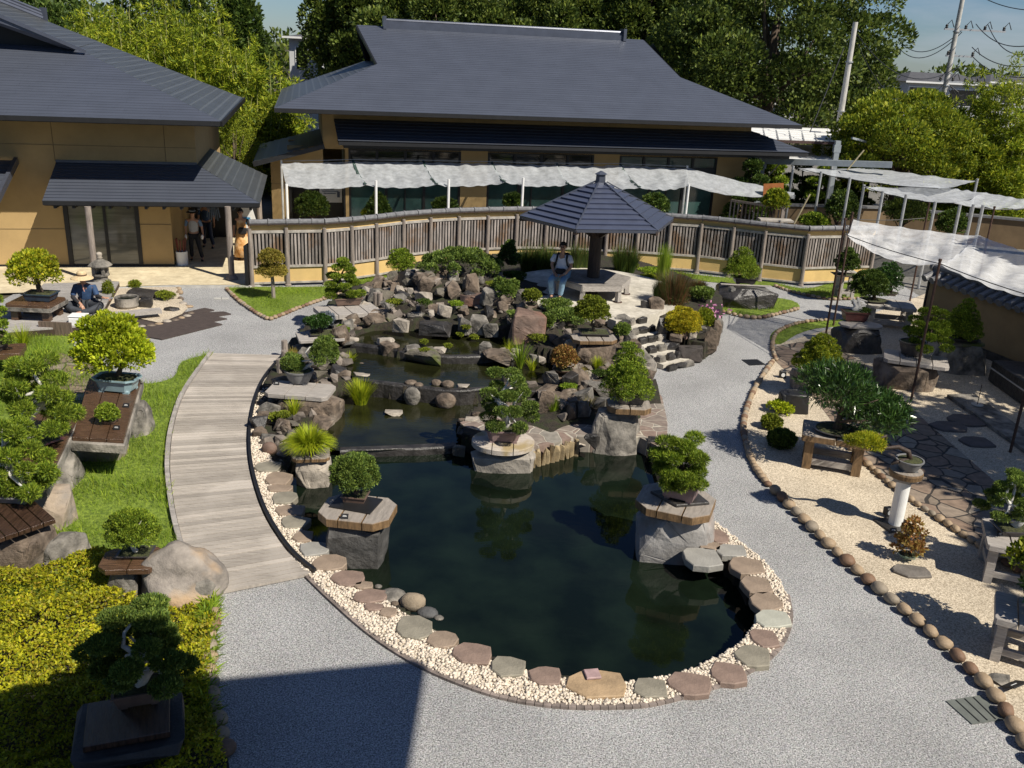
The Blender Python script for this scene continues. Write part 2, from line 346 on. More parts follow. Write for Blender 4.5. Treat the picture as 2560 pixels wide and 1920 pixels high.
M_terr=speckle('terrace_limestone',(.50,.42,.28),(.66,.57,.39),3.5,.8,.2,cell=1)
M_plaza=speckle('pale_plaza_concrete',(.40,.37,.31),(.60,.56,.48),3.2,1.2,.2,cell=1)
M_yard=speckle('yard_paving',(.12,.115,.105),(.22,.21,.19),9,.5,.3,cell=1)
M_flagg=flagmat('crazy_paving_pale_joints',(.20,.165,.14),(.25,.235,.20),(.42,.38,.31),3.1,.014)
M_flagd=flagmat('crazy_paving_dark_joints',(.20,.16,.12),(.28,.25,.20),(.035,.03,.025),2.7,.03)
# outline of everything inside the ring path (pond, pebble band, rock garden, plaza)
O_px=[(1500,1768),(1620,1762),(1740,1732),(1850,1690),(1935,1630),(1972,1560),(1965,1490),(1925,1425),(1862,1368),(1800,1320),(1745,1280),(1700,1220),(1668,1140),(1668,1060),(1655,1000),(1628,942),
 (1690,930),(1765,895),(1795,850),(1800,780),(1760,735),(1690,705),(1560,676),(1400,662),(1200,665),(1080,672),(1010,690),(935,735),(850,775),(775,830),(725,870),(700,905),(655,965),(630,1030),(622,1100),(630,1180),(652,1260),(690,1338),(735,1405),(785,1458),(850,1520),(930,1588),(1020,1648),(1120,1697),(1250,1742),(1380,1764)]
O=gcurve(O_px,0,3,True)
BIG=[(-600,-300),(900,-300),(900,1500),(-600,1500)]
struct(sheet('ground',BIG,-.035,M_earth,[O]))
struct(sheet('yard_paving',[(-40,31),(12.2,31),(12.2,20),(60,20),(60,70),(-40,70)],-.02,M_yard))
struct(sheet('path',[(-11,2),(13,2),(12.6,31.2),(-8,31.2),(-9.6,26.2),(-13.4,25.2),(-13,18),(-7,9)],0,M_path,[O]))
terr=[G(-260,745),G(-100,690),F3(-14,30,0),F3(-3.9,34.5,0),F3(1.5,36,0),F3(1.5,27.7,0),G(655,700),G(622,715),G(600,716),G(430,716),G(260,722),G(70,735)]
struct(sheet('terrace',terr,.045,M_terr));
mb=MB();tp=[G(655,714),G(622,719),G(430,719),G(200,728)]
for a,b in zip(tp,tp[1:]):mb.beam((a.x,a.y,.02),(b.x,b.y,.02),.12,.07)
struct(mb.build('terrace_kerb',M_conc))
# lawns
struct(sheet('planting_bed',[G(x,y) for x,y in [(-200,1380),(100,1380),(340,1470),(545,1490),(545,1560),(530,1700),(560,1850),(600,2050),(-300,2050)]],.006,M_soil))
LAWN={}
def lawn(name,px,h,n,blade,m=None,z=.012,lab=None):
    P=gcurve(px,0,3,True);LAWN[name]=P;struct(sheet(name,P,z,M_lawn))
    rng=np.random.default_rng(hash(name)%1000 if False else len(px)*7);X=np.array([(p.x,p.y) for p in P]);lo,hi=X.min(0),X.max(0);pts=[]
    while len(pts)<n:
        q=rng.uniform(lo,hi,(4000,2));pts+=[t for t in q if inside(t[0],t[1],P)]
    pts=np.array(pts[:n]);pp=np.c_[pts,np.full(n,z)]
    hh=np.array([.5+.9*max(0,noise.noise(Vector((a*1.3,b*1.3,3)))+.35) for a,b in pts])[:,None]
    A=np.c_[rng.normal(0,.45,(n,2)),np.ones(n)]
    V=leaves(pp,A,1,blade,rng,.4,.25);V=V.reshape(n,4,3);V=(V-pp[:,None])*(hh*h)[:,:,None]+pp[:,None];
    o=leafobj('grass',V.reshape(-1,3),LF['grass']);stuff(o,lab,'grass');return P
lawn('lawn',[(530,888),(455,905),(432,945),(345,958),(240,905),(172,850),(180,812),(100,800),(-60,815),(-260,900),(-420,1200),(-420,1500),(100,1500),(330,1480),(480,1500),(530,1500),(500,1450),(462,1390),(437,1310),(424,1230),(419,1160),(427,1080),(452,1000),(492,930)],.13,42000,.06,lab='bright green grass growing between the boardwalk and the bonsai stands')
lawn('lawn_strip',[(566,722),(640,718),(730,718),(830,716),(900,700),(965,684),(1010,682),(1000,700),(930,716),(850,735),(760,765),(690,793),(662,795),(600,755)],.07,14000,.07,lab='short green grass in the pointed bed below the slatted fence')
lawn('lawn_verge',[(1545,662),(1640,672),(1760,690),(1850,697),(1930,706),(2008,722),(2080,708),(2160,690),(2160,745),(2070,748),(1985,732),(1935,716),(1850,712),(1740,702),(1600,686)],.09,9000,.07,lab='green grass verge along the foot of the fence on the right')
lawn('lawn_island',[(1742,742),(1700,735),(1760,765),(1830,785),(1888,795),(1945,785),(1998,772),(1980,752),(1900,740),(1800,730)],.08,5000,.07,lab='small grass island round the dark flat topped boulder')
lawn('moss_verge',[(1925,850),(1940,825),(2000,808),(2070,802),(2120,800),(2110,815),(2040,822),(1990,838),(1950,862)],.05,2500,.07,lab='thin mossy grass at the tip of the gravel bed')
# gravel bed on the right with flagstone path
GR_px=[(1938,905),(1888,975),(1862,1040),(1862,1095),(1885,1165),(1925,1220),(1990,1285),(2080,1375),(2180,1465),(2300,1565),(2400,1655),(2480,1740),(2545,1840),(2640,2000)]
gl=gcurve(GR_px,0,5)
struct(sheet('gravel_bed',gl+[Vector((14,7,0)),Vector((16,20,0)),G(2700,780),G(2400,700),G(2300,740),G(2100,815),G(2000,845),G(1940,862)],.010,M_gravel))
struct(sheet('flagstone_path',[G(x,y) for x,y in [(1935,868),(2060,845),(2180,925),(2265,1008),(2320,1060),(2400,1130),(2480,1200),(2620,1320),(2640,1480),(2500,1400),(2380,1320),(2260,1235),(2160,1160),(2100,1080),(2030,990),(1940,905)]],.016,M_flagd))
struct(sheet('flagstone_patch',[G(x,y) for x,y in [(120,880),(235,900),(240,960),(240,1010),(160,1040),(60,960)]],.024,M_flagd))
# ---------------------------------------------------------------- rock-garden relief and pools
_pn=[(x,y) for x,y in [(715,1165),(722,1200),(735,1245),(750,1280),(768,1312),(790,1347),(825,1378),(870,1412),(905,1442),(950,1468),(1000,1500),(1060,1538),(1110,1578),(1190,1612),(1280,1645),(1370,1668),(1495,1690),(1626,1702),(1724,1690),(1815,1664),(1870,1628),(1900,1588),(1915,1545),(1902,1503),(1874,1463),(1846,1420),(1812,1388),(1775,1372),(1735,1350)]]
_pf=[(1690,1330),(1660,1260),(1640,1180),(1600,1130),(1500,1125),(1440,1118),(1380,1128),(1320,1160),(1240,1170),(1150,1120),(1135,1113),(840,1128),(790,1150),(730,1150)]
POND=curve([Vector((G(x,y,.05).x,G(x,y,.05).y,-.25)) for x,y in _pn]+[G(x,y,-.25) for x,y in _pf],3,True)
POOL2=gcurve([(840,1126),(1134,1111),(1140,1075),(1185,1040),(1225,1010),(1160,1012),(1070,1005),(990,1000),(900,985),(838,1000),(826,1060)],-.12,3,True)
POOL3=gcurve([(888,948),(980,958),(1070,968),(1170,972),(1250,962),(1300,955),(1370,962),(1385,915),(1330,900),(1270,897),(1180,905),(1090,905),(1000,896),(900,880),(868,905)],.2,3,True)
POOL4=gcurve([(880,858),(1000,872),(1090,886),(1180,888),(1270,880),(1330,868),(1310,850),(1230,845),(1150,838),(1040,828),(930,828)],.37,3,True)
POOLS=[(POND,-.25),(POOL2,-.12),(POOL3,.2),(POOL4,.37)]
CP=[(1100,700,1.15),(1200,690,1.15),(1020,735,.85),(1260,760,.95),(1330,800,.8),(1400,770,.75),(900,765,.42),(840,805,.3),(960,800,.5),(1060,790,.68),(1200,790,.75),(1060,815,.5),(1200,825,.5),(760,850,.2),(720,900,.1),(700,980,.05),(645,1060,0),(640,1150,.0),(780,900,.2),(820,960,.2),(720,1100,.03),(700,1180,.0),
(1330,880,.5),(1420,860,.5),(1530,860,.45),(1600,930,.2),(1500,950,.28),(1400,1000,.25),(1340,1020,.12),(1200,1045,.03),(1300,1080,.03),(1450,1080,.03),(1600,1080,.03),(1650,1030,.03),(1640,1120,0),(1660,1200,0),(1700,1260,0),(1780,1340,0),(1900,1430,0),(1930,1540,0),(1880,1650,0),(1700,1720,0),(1500,1740,0),(1300,1720,0),(1100,1660,0),(950,1560,0),(800,1430,0),(700,1300,0),(1700,700,.3),(1780,790,.45),(1700,800,.7),(1640,760,.72),(1740,850,.35),(1130,668,.3),(1010,700,.25),(1400,670,.6),(1560,690,.6),(1000,960,.2),(1000,1030,-.1),(1560,870,.45),(820,1080,-.05),(760,1010,.05),(1250,850,.5),(1150,1000,.15)]
CPW=np.array([tuple(G(x,y,z)) for x,y,z in CP])
xs=np.arange(-6.6,5.9,.07);ys=np.arange(8.2,29.8,.07);XX,YY=np.meshgrid(xs,ys);ZZ=np.zeros_like(XX)
d2=(XX[...,None]-CPW[:,0])**2+(YY[...,None]-CPW[:,1])**2+.02;w=1/d2**1.6;ZZ=(w*CPW[:,2]).sum(-1)/w.sum(-1)
def inmask(X,Y,poly):
    r=np.zeros(X.shape,bool);j=len(poly)-1
    for i in range(len(poly)):
        a=poly[i];b=poly[j];dy=(b[1]-a[1]) or 1e-9
        r^=((a[1]>Y)!=(b[1]>Y))&(X<(b[0]-a[0])*(Y-a[1])/dy+a[0]);j=i
    return r
def HZ(x,y):
    i=int(round((y-8.2)/.07));j=int(round((x+6.6)/.07))
    if 0<=i<ZZ.shape[0] and 0<=j<ZZ.shape[1]:return float(ZZ[i,j])
    return 0
inO=inmask(XX,YY,O);ZT=ZZ.copy()
for P,z in POOLS:
    k=inmask(XX,YY,P);ZT[k]=z-.4
ZT+=np.array([[.03*noise.noise(Vector((x*3,y*3,0))) for x in xs] for y in ys])*(ZZ>.08)
STEP=[G(1610,975,0),G(1800,940,0),G(1760,880,.2),G(1640,780,.75),G(1560,785,.75),G(1545,850,.4)]
ZT[inmask(XX,YY,STEP)]=-.3
ZT[~inO]=-.5;
ny,nx_=XX.shape;idx=np.arange(ny*nx_).reshape(ny,nx_)
Fq=np.stack([idx[:-1,:-1],idx[:-1,1:],idx[1:,1:],idx[1:,:-1]],-1).reshape(-1,4)
keep=(inO[:-1,:-1]|inO[:-1,1:]|inO[1:,1:]|inO[1:,:-1]).ravel()
struct(npmesh('rock_garden_soil',np.c_[XX.ravel(),YY.ravel(),ZT.ravel()],Fq[keep],M_soil,smooth=True))
# water
def watermat(name,c,bs,rs=.03):
    m=bpy.data.materials.new(name);m.use_nodes=True;nt=m.node_tree;L=nt.links.new;b=nt.nodes['Principled BSDF'];b.inputs['Roughness'].default_value=rs;b.inputs['IOR'].default_value=1.33;b.inputs['Specular IOR Level'].default_value=.5
    g=NN(nt,'ShaderNodeNewGeometry');n=NN(nt,'ShaderNodeTexNoise',_Scale=1.4,_Detail=4.0);L(g.outputs['Position'],n.inputs[0])
    r=NN(nt,'ShaderNodeValToRGB');r.color_ramp.elements[0].position=.35;r.color_ramp.elements[1].position=.7;r.color_ramp.elements[0].color=(*[x*.6 for x in c],1);r.color_ramp.elements[1].color=(*[x*1.5 for x in c],1);L(n.outputs[0],r.inputs[0]);L(r.outputs[0],b.inputs['Base Color'])
    mp=NN(nt,'ShaderNodeMapping');mp.inputs['Scale'].default_value=(1,2.4,1);L(g.outputs['Position'],mp.inputs[0])
    w=NN(nt,'ShaderNodeTexNoise',_Scale=7.0,_Detail=3.0);L(mp.outputs[0],w.inputs[0]);bp=NN(nt,'ShaderNodeBump',_Strength=bs,_Distance=.01);L(w.outputs[0],bp.inputs['Height']);L(bp.outputs[0],b.inputs['Normal']);return m
W1=watermat('dark_pond_water',(.005,.009,.005),.05);W2=watermat('shallow_pond_water',(.014,.015,.005),.35)
for i,(P,z) in enumerate(POOLS):
    o=sheet('pond_water' if i==0 else 'pool_water',P,z,W1 if i==0 else W2);struct(o)
# plaza and its rim
PL=gcurve([(1270,745),(1255,715),(1290,690),(1360,676),(1480,672),(1600,690),(1680,715),(1706,742),(1690,765),(1640,785),(1580,795),(1540,792),(1440,790),(1370,775)],.75,5,True)
mb=MB();mb.prism(PL,.1,.77);struct(mb.build('plaza_paving',M_plaza))
# pond bank walls in the shade of the edging, flagstone terrace between the stands
TER=[G(x,y) for x,y in [(1205,1040),(1290,1030),(1370,1028),(1470,1010),(1530,1000),(1590,985),(1632,960),(1655,1000),(1668,1060),(1668,1140),(1640,1120),(1600,1100),(1480,1100),(1440,1098),(1380,1115),(1330,1125),(1250,1115),(1180,1090),(1150,1062)]]
mb=MB();mb.prism(TER,-.5,.05);struct(mb.build('flagstone_terrace',M_flagg))
# curved boardwalk
BL=gcurve([(533,888),(498,935),(458,1000),(434,1080),(426,1160),(431,1230),(445,1310),(470,1390),(508,1448),(545,1490)],.0,10)
BR=gcurve([(705,893),(660,945),(634,1000),(619,1070),(618,1140),(630,1210),(655,1285),(690,1348),(730,1400),(780,1442)],.0,10)
def arclen(C):
    l=[0]
    for a,b in zip(C,C[1:]):l.append(l[-1]+(b-a).length)
    return l
def at_len(C,l,t):
    s=t*l[-1]
    for i in range(len(C)-1):
        if l[i+1]>=s:return C[i].lerp(C[i+1],(s-l[i])/max(1e-9,l[i+1]-l[i]))
    return C[-1]
la,lb=arclen(BL),arclen(BR);NP=88;mb=MB();rn=random.Random(4)
for i in range(NP):
    g=.05/NP;a0=at_len(BL,la,(i+.07)/NP);a1=at_len(BL,la,(i+.93)/NP);b0=at_len(BR,lb,(i+.07)/NP);b1=at_len(BR,lb,(i+.93)/NP)
    z=.055+rn.uniform(-.002,.002);q=[b0,b1,a1,a0]
    mb.add([(p.x,p.y,.012) for p in q]+[(p.x,p.y,z) for p in q],[(0,1,2,3),(7,6,5,4),(0,4,5,1),(1,5,6,2),(2,6,7,3),(3,7,4,0)])
M_board=mat('silvered_boardwalk_wood',(.37,.33,.285),.8,.2,3,.5,40,island=.24,stretch=(1,14,1),stain=(.44,.395,.345))
bw=struct(mb.build('boardwalk',M_board))
for C,w,h,mm,nm in ((BL,.07,.09,M_wood,'boardwalk_edge'),(BR,.05,.10,M_black,'boardwalk_edge')):
    mb=MB()
    sg=-1 if C is BL else 1
    for i in range(len(C)-1):
        a,b=C[i],C[i+1];nrm=Vector(((b-a).y,-(b-a).x,0)).normalized()*(-.045*sg)
        mb.beam((a.x+nrm.x,a.y+nrm.y,h/2+.006),(b.x+nrm.x,b.y+nrm.y,h/2+.006),w,h)
    mb.build(nm,mm,bw)
# pebbles: one heap of white stones between the edging stones and the path
rng=np.random.default_rng(5)
def pebbles(polyfn,n,lo,hi,r0,r1,z,name,m):
    ico=bmesh.new();bmesh.ops.create_icosphere(ico,subdivisions=1,radius=1);v0=np.array([v.co[:] for v in ico.verts]);f0=np.array([[v.index for v in f.verts] for f in ico.faces]);ico.free()
    pts=[]
    while len(pts)<n:
        q=rng.uniform(lo,hi,(6000,2));pts+=[t for t in q if polyfn(t[0],t[1])]
    pts=np.array(pts[:n]);Vs=[];Fs=[]
    s=rng.uniform(r0,r1,(n,1,1))*np.stack([rng.uniform(.8,1.3,n),rng.uniform(.7,1.1,n),rng.uniform(.5,.8,n)],-1)[:,None];a=rng.uniform(0,6.28,n)
    V=v0[None]*s;x=V[...,0]*np.cos(a)[:,None]-V[...,1]*np.sin(a)[:,None];y=V[...,0]*np.sin(a)[:,None]+V[...,1]*np.cos(a)[:,None]
    V=np.stack([x+pts[:,0,None],y+pts[:,1,None],V[...,2]+z+rng.uniform(0,.02,(n,1))],-1).reshape(-1,3)
    Fc=(f0[None]+(np.arange(n)*len(v0))[:,None,None]).reshape(-1,3);return npmesh(name,V,Fc,m,smooth=True)
POND_OUT=POND
BANDPX=gcurve([(700,905),(655,965),(630,1030),(622,1100),(630,1180),(652,1260),(690,1338),(735,1405),(785,1458),(850,1520),(930,1588),(1020,1648),(1120,1697),(1250,1742),(1380,1764),(1500,1768),(1620,1762),(1740,1732),(1850,1690),(1935,1630),(1972,1560),(1965,1490),(1925,1425),(1862,1368),(1780,1305),
 (1768,1318),(1800,1370),(1850,1420),(1890,1480),(1895,1545),(1850,1610),(1760,1665),(1650,1700),(1500,1712),(1350,1690),(1200,1650),(1080,1580),(980,1520),(890,1460),(810,1400),(755,1330),(725,1260),(700,1190),(668,1130),(655,1060),(668,1000),(700,940)],0,2,True)
struct(sheet('pebble_bed',BANDPX,.03,M_pebs))
X=np.array([(p.x,p.y) for p in BANDPX])
stuff(pebbles(lambda x,y:inside(x,y,BANDPX),13000,X.min(0),X.max(0),.011,.027,.03,'pebbles',M_peb),'white and cream pebbles filling the band around the pond','pebbles')
# brick-like rim of the pebble band
mb=MB();rim=gcurve([(690,1340),(735,1407),(785,1460),(850,1522),(930,1590),(1020,1650),(1120,1699),(1250,1744),(1380,1766),(1500,1770),(1620,1764),(1740,1734),(1850,1692),(1937,1632),(1974,1560),(1967,1490)],0,6)
for a,b in zip(rim,rim[1:]):
    c=a.lerp(b,.93);mb.beam((a.x,a.y,.012),(c.x,c.y,.012),.07,.045)
struct(mb.build('pebble_band_kerb',mat('red_brown_brick',(.20,.165,.145),.85,.3,9,island=.25)))
# ================================================================ BUILDINGS
def courses(mb,A,B,C,Dd,n,lip=.022,flip=False):
    """lapped roof courses between eave A-B and top Dd-C"""
    A,B,C,Dd=[Vector(p) for p in (A,B,C,Dd)]
    nr=(B-A).cross(Dd-A).normalized()
    if nr.z<0:nr=-nr
    for i in range(n):
        t0=i/n;t1=(i+1)/n
        a=A.lerp(Dd,t0)+nr*lip;b=B.lerp(C,t0)+nr*lip;c=B.lerp(C,t1)+nr*.002;d=A.lerp(Dd,t1)+nr*.002
        a0=A.lerp(Dd,t0)+nr*.001;b0=B.lerp(C,t0)+nr*.001
        mb.add([a,b,c,d],[(0,1,2,3)]);mb.add([a0,b0,b,a],[(0,1,2,3)])
def fb(mb,u0,u1,c0,c1,z0,z1):
    P=[F3(u,c,z) for z in (z0,z1) for u,c in ((u0,c0),(u1,c0),(u1,c1),(u0,c1))]
    mb.add(P,[(0,3,2,1),(4,5,6,7),(0,1,5,4),(1,2,6,5),(2,3,7,6),(3,0,4,7)])
def brickroof(name,c,fx=1):
    m=bpy.data.materials.new(name);m.use_nodes=True;nt=m.node_tree;L=nt.links.new;b=nt.nodes['Principled BSDF'];b.inputs['Roughness'].default_value=.45;b.inputs['Metallic'].default_value=.2
    g=NN(nt,'ShaderNodeNewGeometry');mp=NN(nt,'ShaderNodeMapping');mp.inputs['Rotation'].default_value=(0,0,-FA);L(g.outputs['Position'],mp.inputs[0])
    sp=NN(nt,'ShaderNodeSeparateXYZ');L(mp.outputs[0],sp.inputs[0]);cb=NN(nt,'ShaderNodeCombineXYZ');L(sp.outputs[0 if fx else 1],cb.inputs[0]);L(sp.outputs[2],cb.inputs[1])
    br=NN(nt,'ShaderNodeTexBrick',_Scale=1.0);br.inputs['Brick Width'].default_value=1.9;br.inputs['Row Height'].default_value=.105;br.inputs['Mortar Size'].default_value=.006 if fx else .012
    br.inputs['Color1'].default_value=(*c,1);br.inputs['Color2'].default_value=(*[x*1.04 for x in c],1);br.inputs['Mortar'].default_value=(*[x*(.85 if fx else 1.5) for x in c],1)
    L(cb.outputs[0],br.inputs[0]);n=NN(nt,'ShaderNodeTexNoise',_Scale=1.3,_Detail=6.0);L(g.outputs['Position'],n.inputs[0]);h=NN(nt,'ShaderNodeMapRange');h.inputs[1].default_value=.3;h.inputs[2].default_value=.7;h.inputs[3].default_value=.93;h.inputs[4].default_value=1.07;L(n.outputs[0],h.inputs[0])
    x=NN(nt,'ShaderNodeMixRGB',blend_type='MULTIPLY');x.inputs[0].default_value=1;L(br.outputs[0],x.inputs[1]);L(h.outputs[0],x.inputs[2]);L(x.outputs[0],b.inputs['Base Color']);return m
M_rf=brickroof('blue_grey_metal_roof',(.074,.084,.110));M_rs=brickroof('grey_green_side_roof',(.065,.07,.072),0)
# ---- main museum building
mbd=thing('museum_building','long tan walled building with the big blue grey hipped roof behind the curved fence','building',F3(8,34.6,0))
def P_(n,mb,m,par=mbd,**k):return mb.build(n,m,par,world=True,**k)
mb=MB();fb(mb,.6,17.14,34.6,44,3.02,4.5);fb(mb,1.5,17.14,34.75,44,0,3.02)
for u0,u1 in ((1.38,1.5),(5.63,6.64),(10.79,11.81),(15.87,17.14)):fb(mb,u0,u1,34.6,34.76,0,3.02)
fb(mb,-1.25,-.65,34.6,40,0,2.75);fb(mb,-.65,.6,34.6,34.8,2.25,3.1);fb(mb,-.65,1.38,37.5,37.6,0,3.02)
P_('wall',mb,M_tan)
mb=MB();e0,e1=-.98,18.2
z0,zf,zr=4.5,5.95,7.3;cf,cm,cb_=35.9,39.0,42.1
courses(mb,F3(e0,32.6,z0),F3(e1,32.6,z0),F3(14.45,cf,zf),F3(2.65,cf,zf),22,.009)
courses(mb,F3(2.65,cf,zf),F3(14.45,cf,zf),F3(13.9,cm,zr),F3(2.1,cm,zr),22,.009)
courses(mb,F3(e1,45.4,z0),F3(e0,45.4,z0),F3(2.65,cb_,zf),F3(14.45,cb_,zf),4);courses(mb,F3(14.45,cb_,zf),F3(2.65,cb_,zf),F3(2.1,cm,zr),F3(13.9,cm,zr),4)
rf=P_('roof',mb,M_rf)
mb=MB();courses(mb,F3(e0,45.4,z0),F3(e0,32.6,z0),F3(2.65,cf,zf),F3(2.65,cb_,zf),14,.008);P_('hip_slope',mb,M_rs);mb=MB();courses(mb,F3(e1,32.6,z0),F3(e1,45.4,z0),F3(14.45,cb_,zf),F3(14.45,cf,zf),14,.008);P_('hip_slope',mb,M_rs)
mb=MB();fb(mb,2.9,14.2,36.3,41.7,5.6,5.9);mb.add([F3(2.75,cf+.1,5.9),F3(2.75,cb_-.1,5.9),F3(2.75,cm,7.2)],[(0,1,2)]);mb.add([F3(14.35,cf+.1,5.9),F3(14.35,cb_-.1,5.9),F3(14.35,cm,7.2)],[(0,2,1)])
P_('gable',mb,M_black)
mb=MB();fb(mb,e0+.03,e1-.03,32.63,45.3,4.36,4.47);fb(mb,e0,e1,32.6,32.68,4.37,4.5)
for a,b in (((2.1,cm,zr),(2.65,cf,zf)),((2.1,cm,zr),(2.65,cb_,zf)),((13.9,cm,zr),(14.45,cf,zf))):mb.beam(F3(*a)-Vector((0,0,.07)),F3(*b)-Vector((0,0,.07)),.1,.12)
P_('eave_board',mb,M_black)
mb=MB();fb(mb,3.15,13.0,38.8,39.2,7.22,7.42);fb(mb,3.15,13.0,38.87,39.13,7.42,7.5);fb(mb,3.1,3.22,38.7,39.3,7.2,7.68);fb(mb,12.95,13.07,38.7,39.3,7.2,7.68);mb.tube([F3(3.2,39,7.53),F3(12.95,39,7.53)],.07,8)
P_('ridge',mb,M_slate)
cn=MB();courses(cn,F3(1.09,33.2,3.45),F3(19.0,33.2,3.45),F3(17.2,34.62,4.08),F3(1.0,34.62,4.08),7)
courses(cn,F3(19.0,33.2,3.45),F3(19.0,40,3.45),F3(17.2,38.6,4.08),F3(17.2,34.62,4.08),7)
cp=P_('canopy',cn,M_rf)
mb=MB();fb(mb,1.12,18.97,33.22,34.6,3.30,3.42);fb(mb,17.2,18.97,34.6,39.9,3.30,3.42);fb(mb,1.3,18.4,33.6,34.6,3.17,3.3)
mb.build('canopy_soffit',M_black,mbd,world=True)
mb=MB();courses(mb,F3(-1.75,39.5,2.62),F3(-1.75,33.7,2.62),F3(.62,33.7,3.28),F3(.62,39.5,3.28),9);wr=P_('wing_roof',mb,M_rs)
mb=MB();mb.beam(F3(-1.8,33.72,2.53),F3(.64,33.72,3.2),.1,.16);mb.beam(F3(-1.75,33.7,2.55),F3(-1.75,39.5,2.55),.1,.14)
P_('wing_fascia',mb,M_black)
for k,(u0,u1) in enumerate(((1.5,5.63),(6.64,10.79),(11.81,15.87))):
    fr=MB();fb(fr,u0,u1,34.6,34.7,2.36,2.62);fb(fr,u0,u1,34.6,34.7,2.98,3.1);fb(fr,u0,u0+.08,34.6,34.7,.1,2.98);fb(fr,u1-.08,u1,34.6,34.7,.1,2.98);fb(fr,u0,u1,34.6,34.7,0,.12)
    n=4;w=(u1-u0)/n
    for i in range(1,n):fb(fr,u0+i*w-.05,u0+i*w+.05,34.61,34.69,2.62,2.98)
    for i,t in enumerate((.33,.5,.67) if k!=1 else (.3,.42,.72)):fb(fr,u0+t*(u1-u0)-(.05 if i%2==0 else .02),u0+t*(u1-u0)+(.05 if i%2==0 else .02),34.61,34.69,.1,2.4)
    w_=P_('window',fr,M_black)
    gl_=MB();fb(gl_,u0+.05,u1-.05,34.66,34.72,.12,2.4);o=gl_.build('blind_pane',M_glass,None);
    me=o.data
    for v in me.vertices:v.co-=mbd.location
    o.parent=w_
    gl_=MB();fb(gl_,u0+.05,u1-.05,34.66,34.72,2.6,3.0);o=gl_.build('transom_pane',M_glassd if k<2 else M_glass,None)
    for v in o.data.vertices:v.co-=mbd.location
    o.parent=w_
mb=MB();fb(mb,-.65,-.55,34.62,35.2,0,2.25);P_('door_jamb',mb,M_black);mb=MB();fb(mb,1.32,1.38,34.62,35.0,0,2.25)
P_('door_jamb',mb,M_black)
mb=MB();fb(mb,-.55,1.32,35.6,35.7,0,2.3);P_('entrance_shade_panel',mb,M_black)  # black panel stands for the shade inside the entrance recess
# poster on the black shade panel
pt=thing('poster','white poster with a bonsai picture and small dark print in the dark entrance','poster',F3(.85,35.55,1.0))
mb=MB();fb(mb,.45,1.28,35.53,35.57,.95,1.95);P_('sheet',mb,M_white,pt)
mb=MB();fb(mb,.45,1.28,35.50,35.528,1.55,1.58);fb(mb,.6,1.0,35.50,35.528,1.44,1.47);fb(mb,.55,1.15,35.50,35.528,1.36,1.38);fb(mb,.6,1.05,35.50,35.528,1.28,1.3);fb(mb,1.1,1.2,35.50,35.528,1.15,1.35);mb.tube([F3(.87,35.525,1.6),F3(.87,35.5,1.6)],.02,6)
P_('print',mb,mat('blue_grey_print',(.12,.15,.22),.8),pt)
mb=MB();
for a,b,c in ((.87,1.80,.17),(.70,1.75,.1),(1.04,1.75,.1)):mb.tube([F3(a,35.527,b),F3(a,35.51,b)],c,14)
P_('picture',mb,mat('printed_dark_green',(.03,.05,.03),.8),pt)
jm=MB()
for u in (3.2,6.1,8.9,11.3,14.2):jm.beam(F3(u,34.595,3.1),F3(u,34.595,4.4),.012,.012)
for u0,u1 in ((5.63,6.64),(10.79,11.81),(15.87,17.1),(-1.25,-.65)):jm.beam(F3(u0,34.595,1.75),F3(u1,34.595,1.75),.012,.012)
M_jt=mat('plaster_joint',(.20,.145,.075),.9,.1);
for i in range(0,len(jm.f),6):
    k=i//6*8;q=MB();q.add(jm.v[k:k+8],[tuple(n-k for n in f) for f in jm.f[i:i+6]]);P_('plaster_joint',q,M_jt)
# ---- left building
lb=thing('reception_building','tan building on the left with wide blue grey roof, glass doors and an entrance canopy','building',F3(-6,28.95,0))
def Q_(n,mb,m,**k):return mb.build(n,m,lb,world=True,**k)
mb=MB();fb(mb,-16,-6.95,28.95,29.15,.1,4.5);fb(mb,-4.88,-4.0,28.95,29.15,.1,4.5);fb(mb,-6.95,-4.88,28.95,29.15,2.2,4.5);fb(mb,-4.0,-3.15,28.95,29.15,2.35,4.5);fb(mb,-4.2,-4.0,29.15,37,.1,4.5);fb(mb,-4.0,-3.15,29.15,37,2.6,4.5);fb(mb,-3.25,-3.15,29.15,37,2.35,2.6)
Q_('wall',mb,M_tan)
jm=MB();jm.beam(F3(-16,28.945,3.55),F3(-3.15,28.945,3.55),.012,.012);jm.beam(F3(-16,28.945,1.15),F3(-6.95,28.945,1.15),.012,.012);jm.beam(F3(-4.88,28.945,1.3),F3(-4.0,28.945,1.3),.012,.012)
for u in (-10.2,-7.0,-4.0):jm.beam(F3(u,28.945,3.1),F3(u,28.945,4.4),.012,.012)
for i in range(0,len(jm.f),6):
    k=i//6*8;q=MB();q.add(jm.v[k:k+8],[tuple(n-k for n in f) for f in jm.f[i:i+6]]);Q_('plaster_joint',q,M_jt)
mb=MB();fb(mb,-16,-6.95,28.93,29.1,0.02,.1);Q_('skirting',mb,M_black);mb=MB();fb(mb,-4.9,-3.98,28.93,29.1,0.02,.1);Q_('skirting',mb,M_black);mb=MB();fb(mb,-3.9,-3.2,33.2,33.4,0,2.6);fb(mb,-3.2,-1.6,33.4,33.5,0.05,2.1);Q_('shade_black_rear_wall',mb,M_black)  # rear wall coloured black to stand for the darkness of the passage
mb=MB();
courses(mb,F3(-16,27,4.48),F3(-2.2,27,4.48),F3(-6.55,31,6.15),F3(-16,31,6.15),28,.008);r1=Q_('roof',mb,M_rf)
mb=MB();courses(mb,F3(-2.2,27,4.48),F3(-2.3,38,4.48),F3(-6.6,34.6,6.3),F3(-6.55,31,6.15),20,.007)
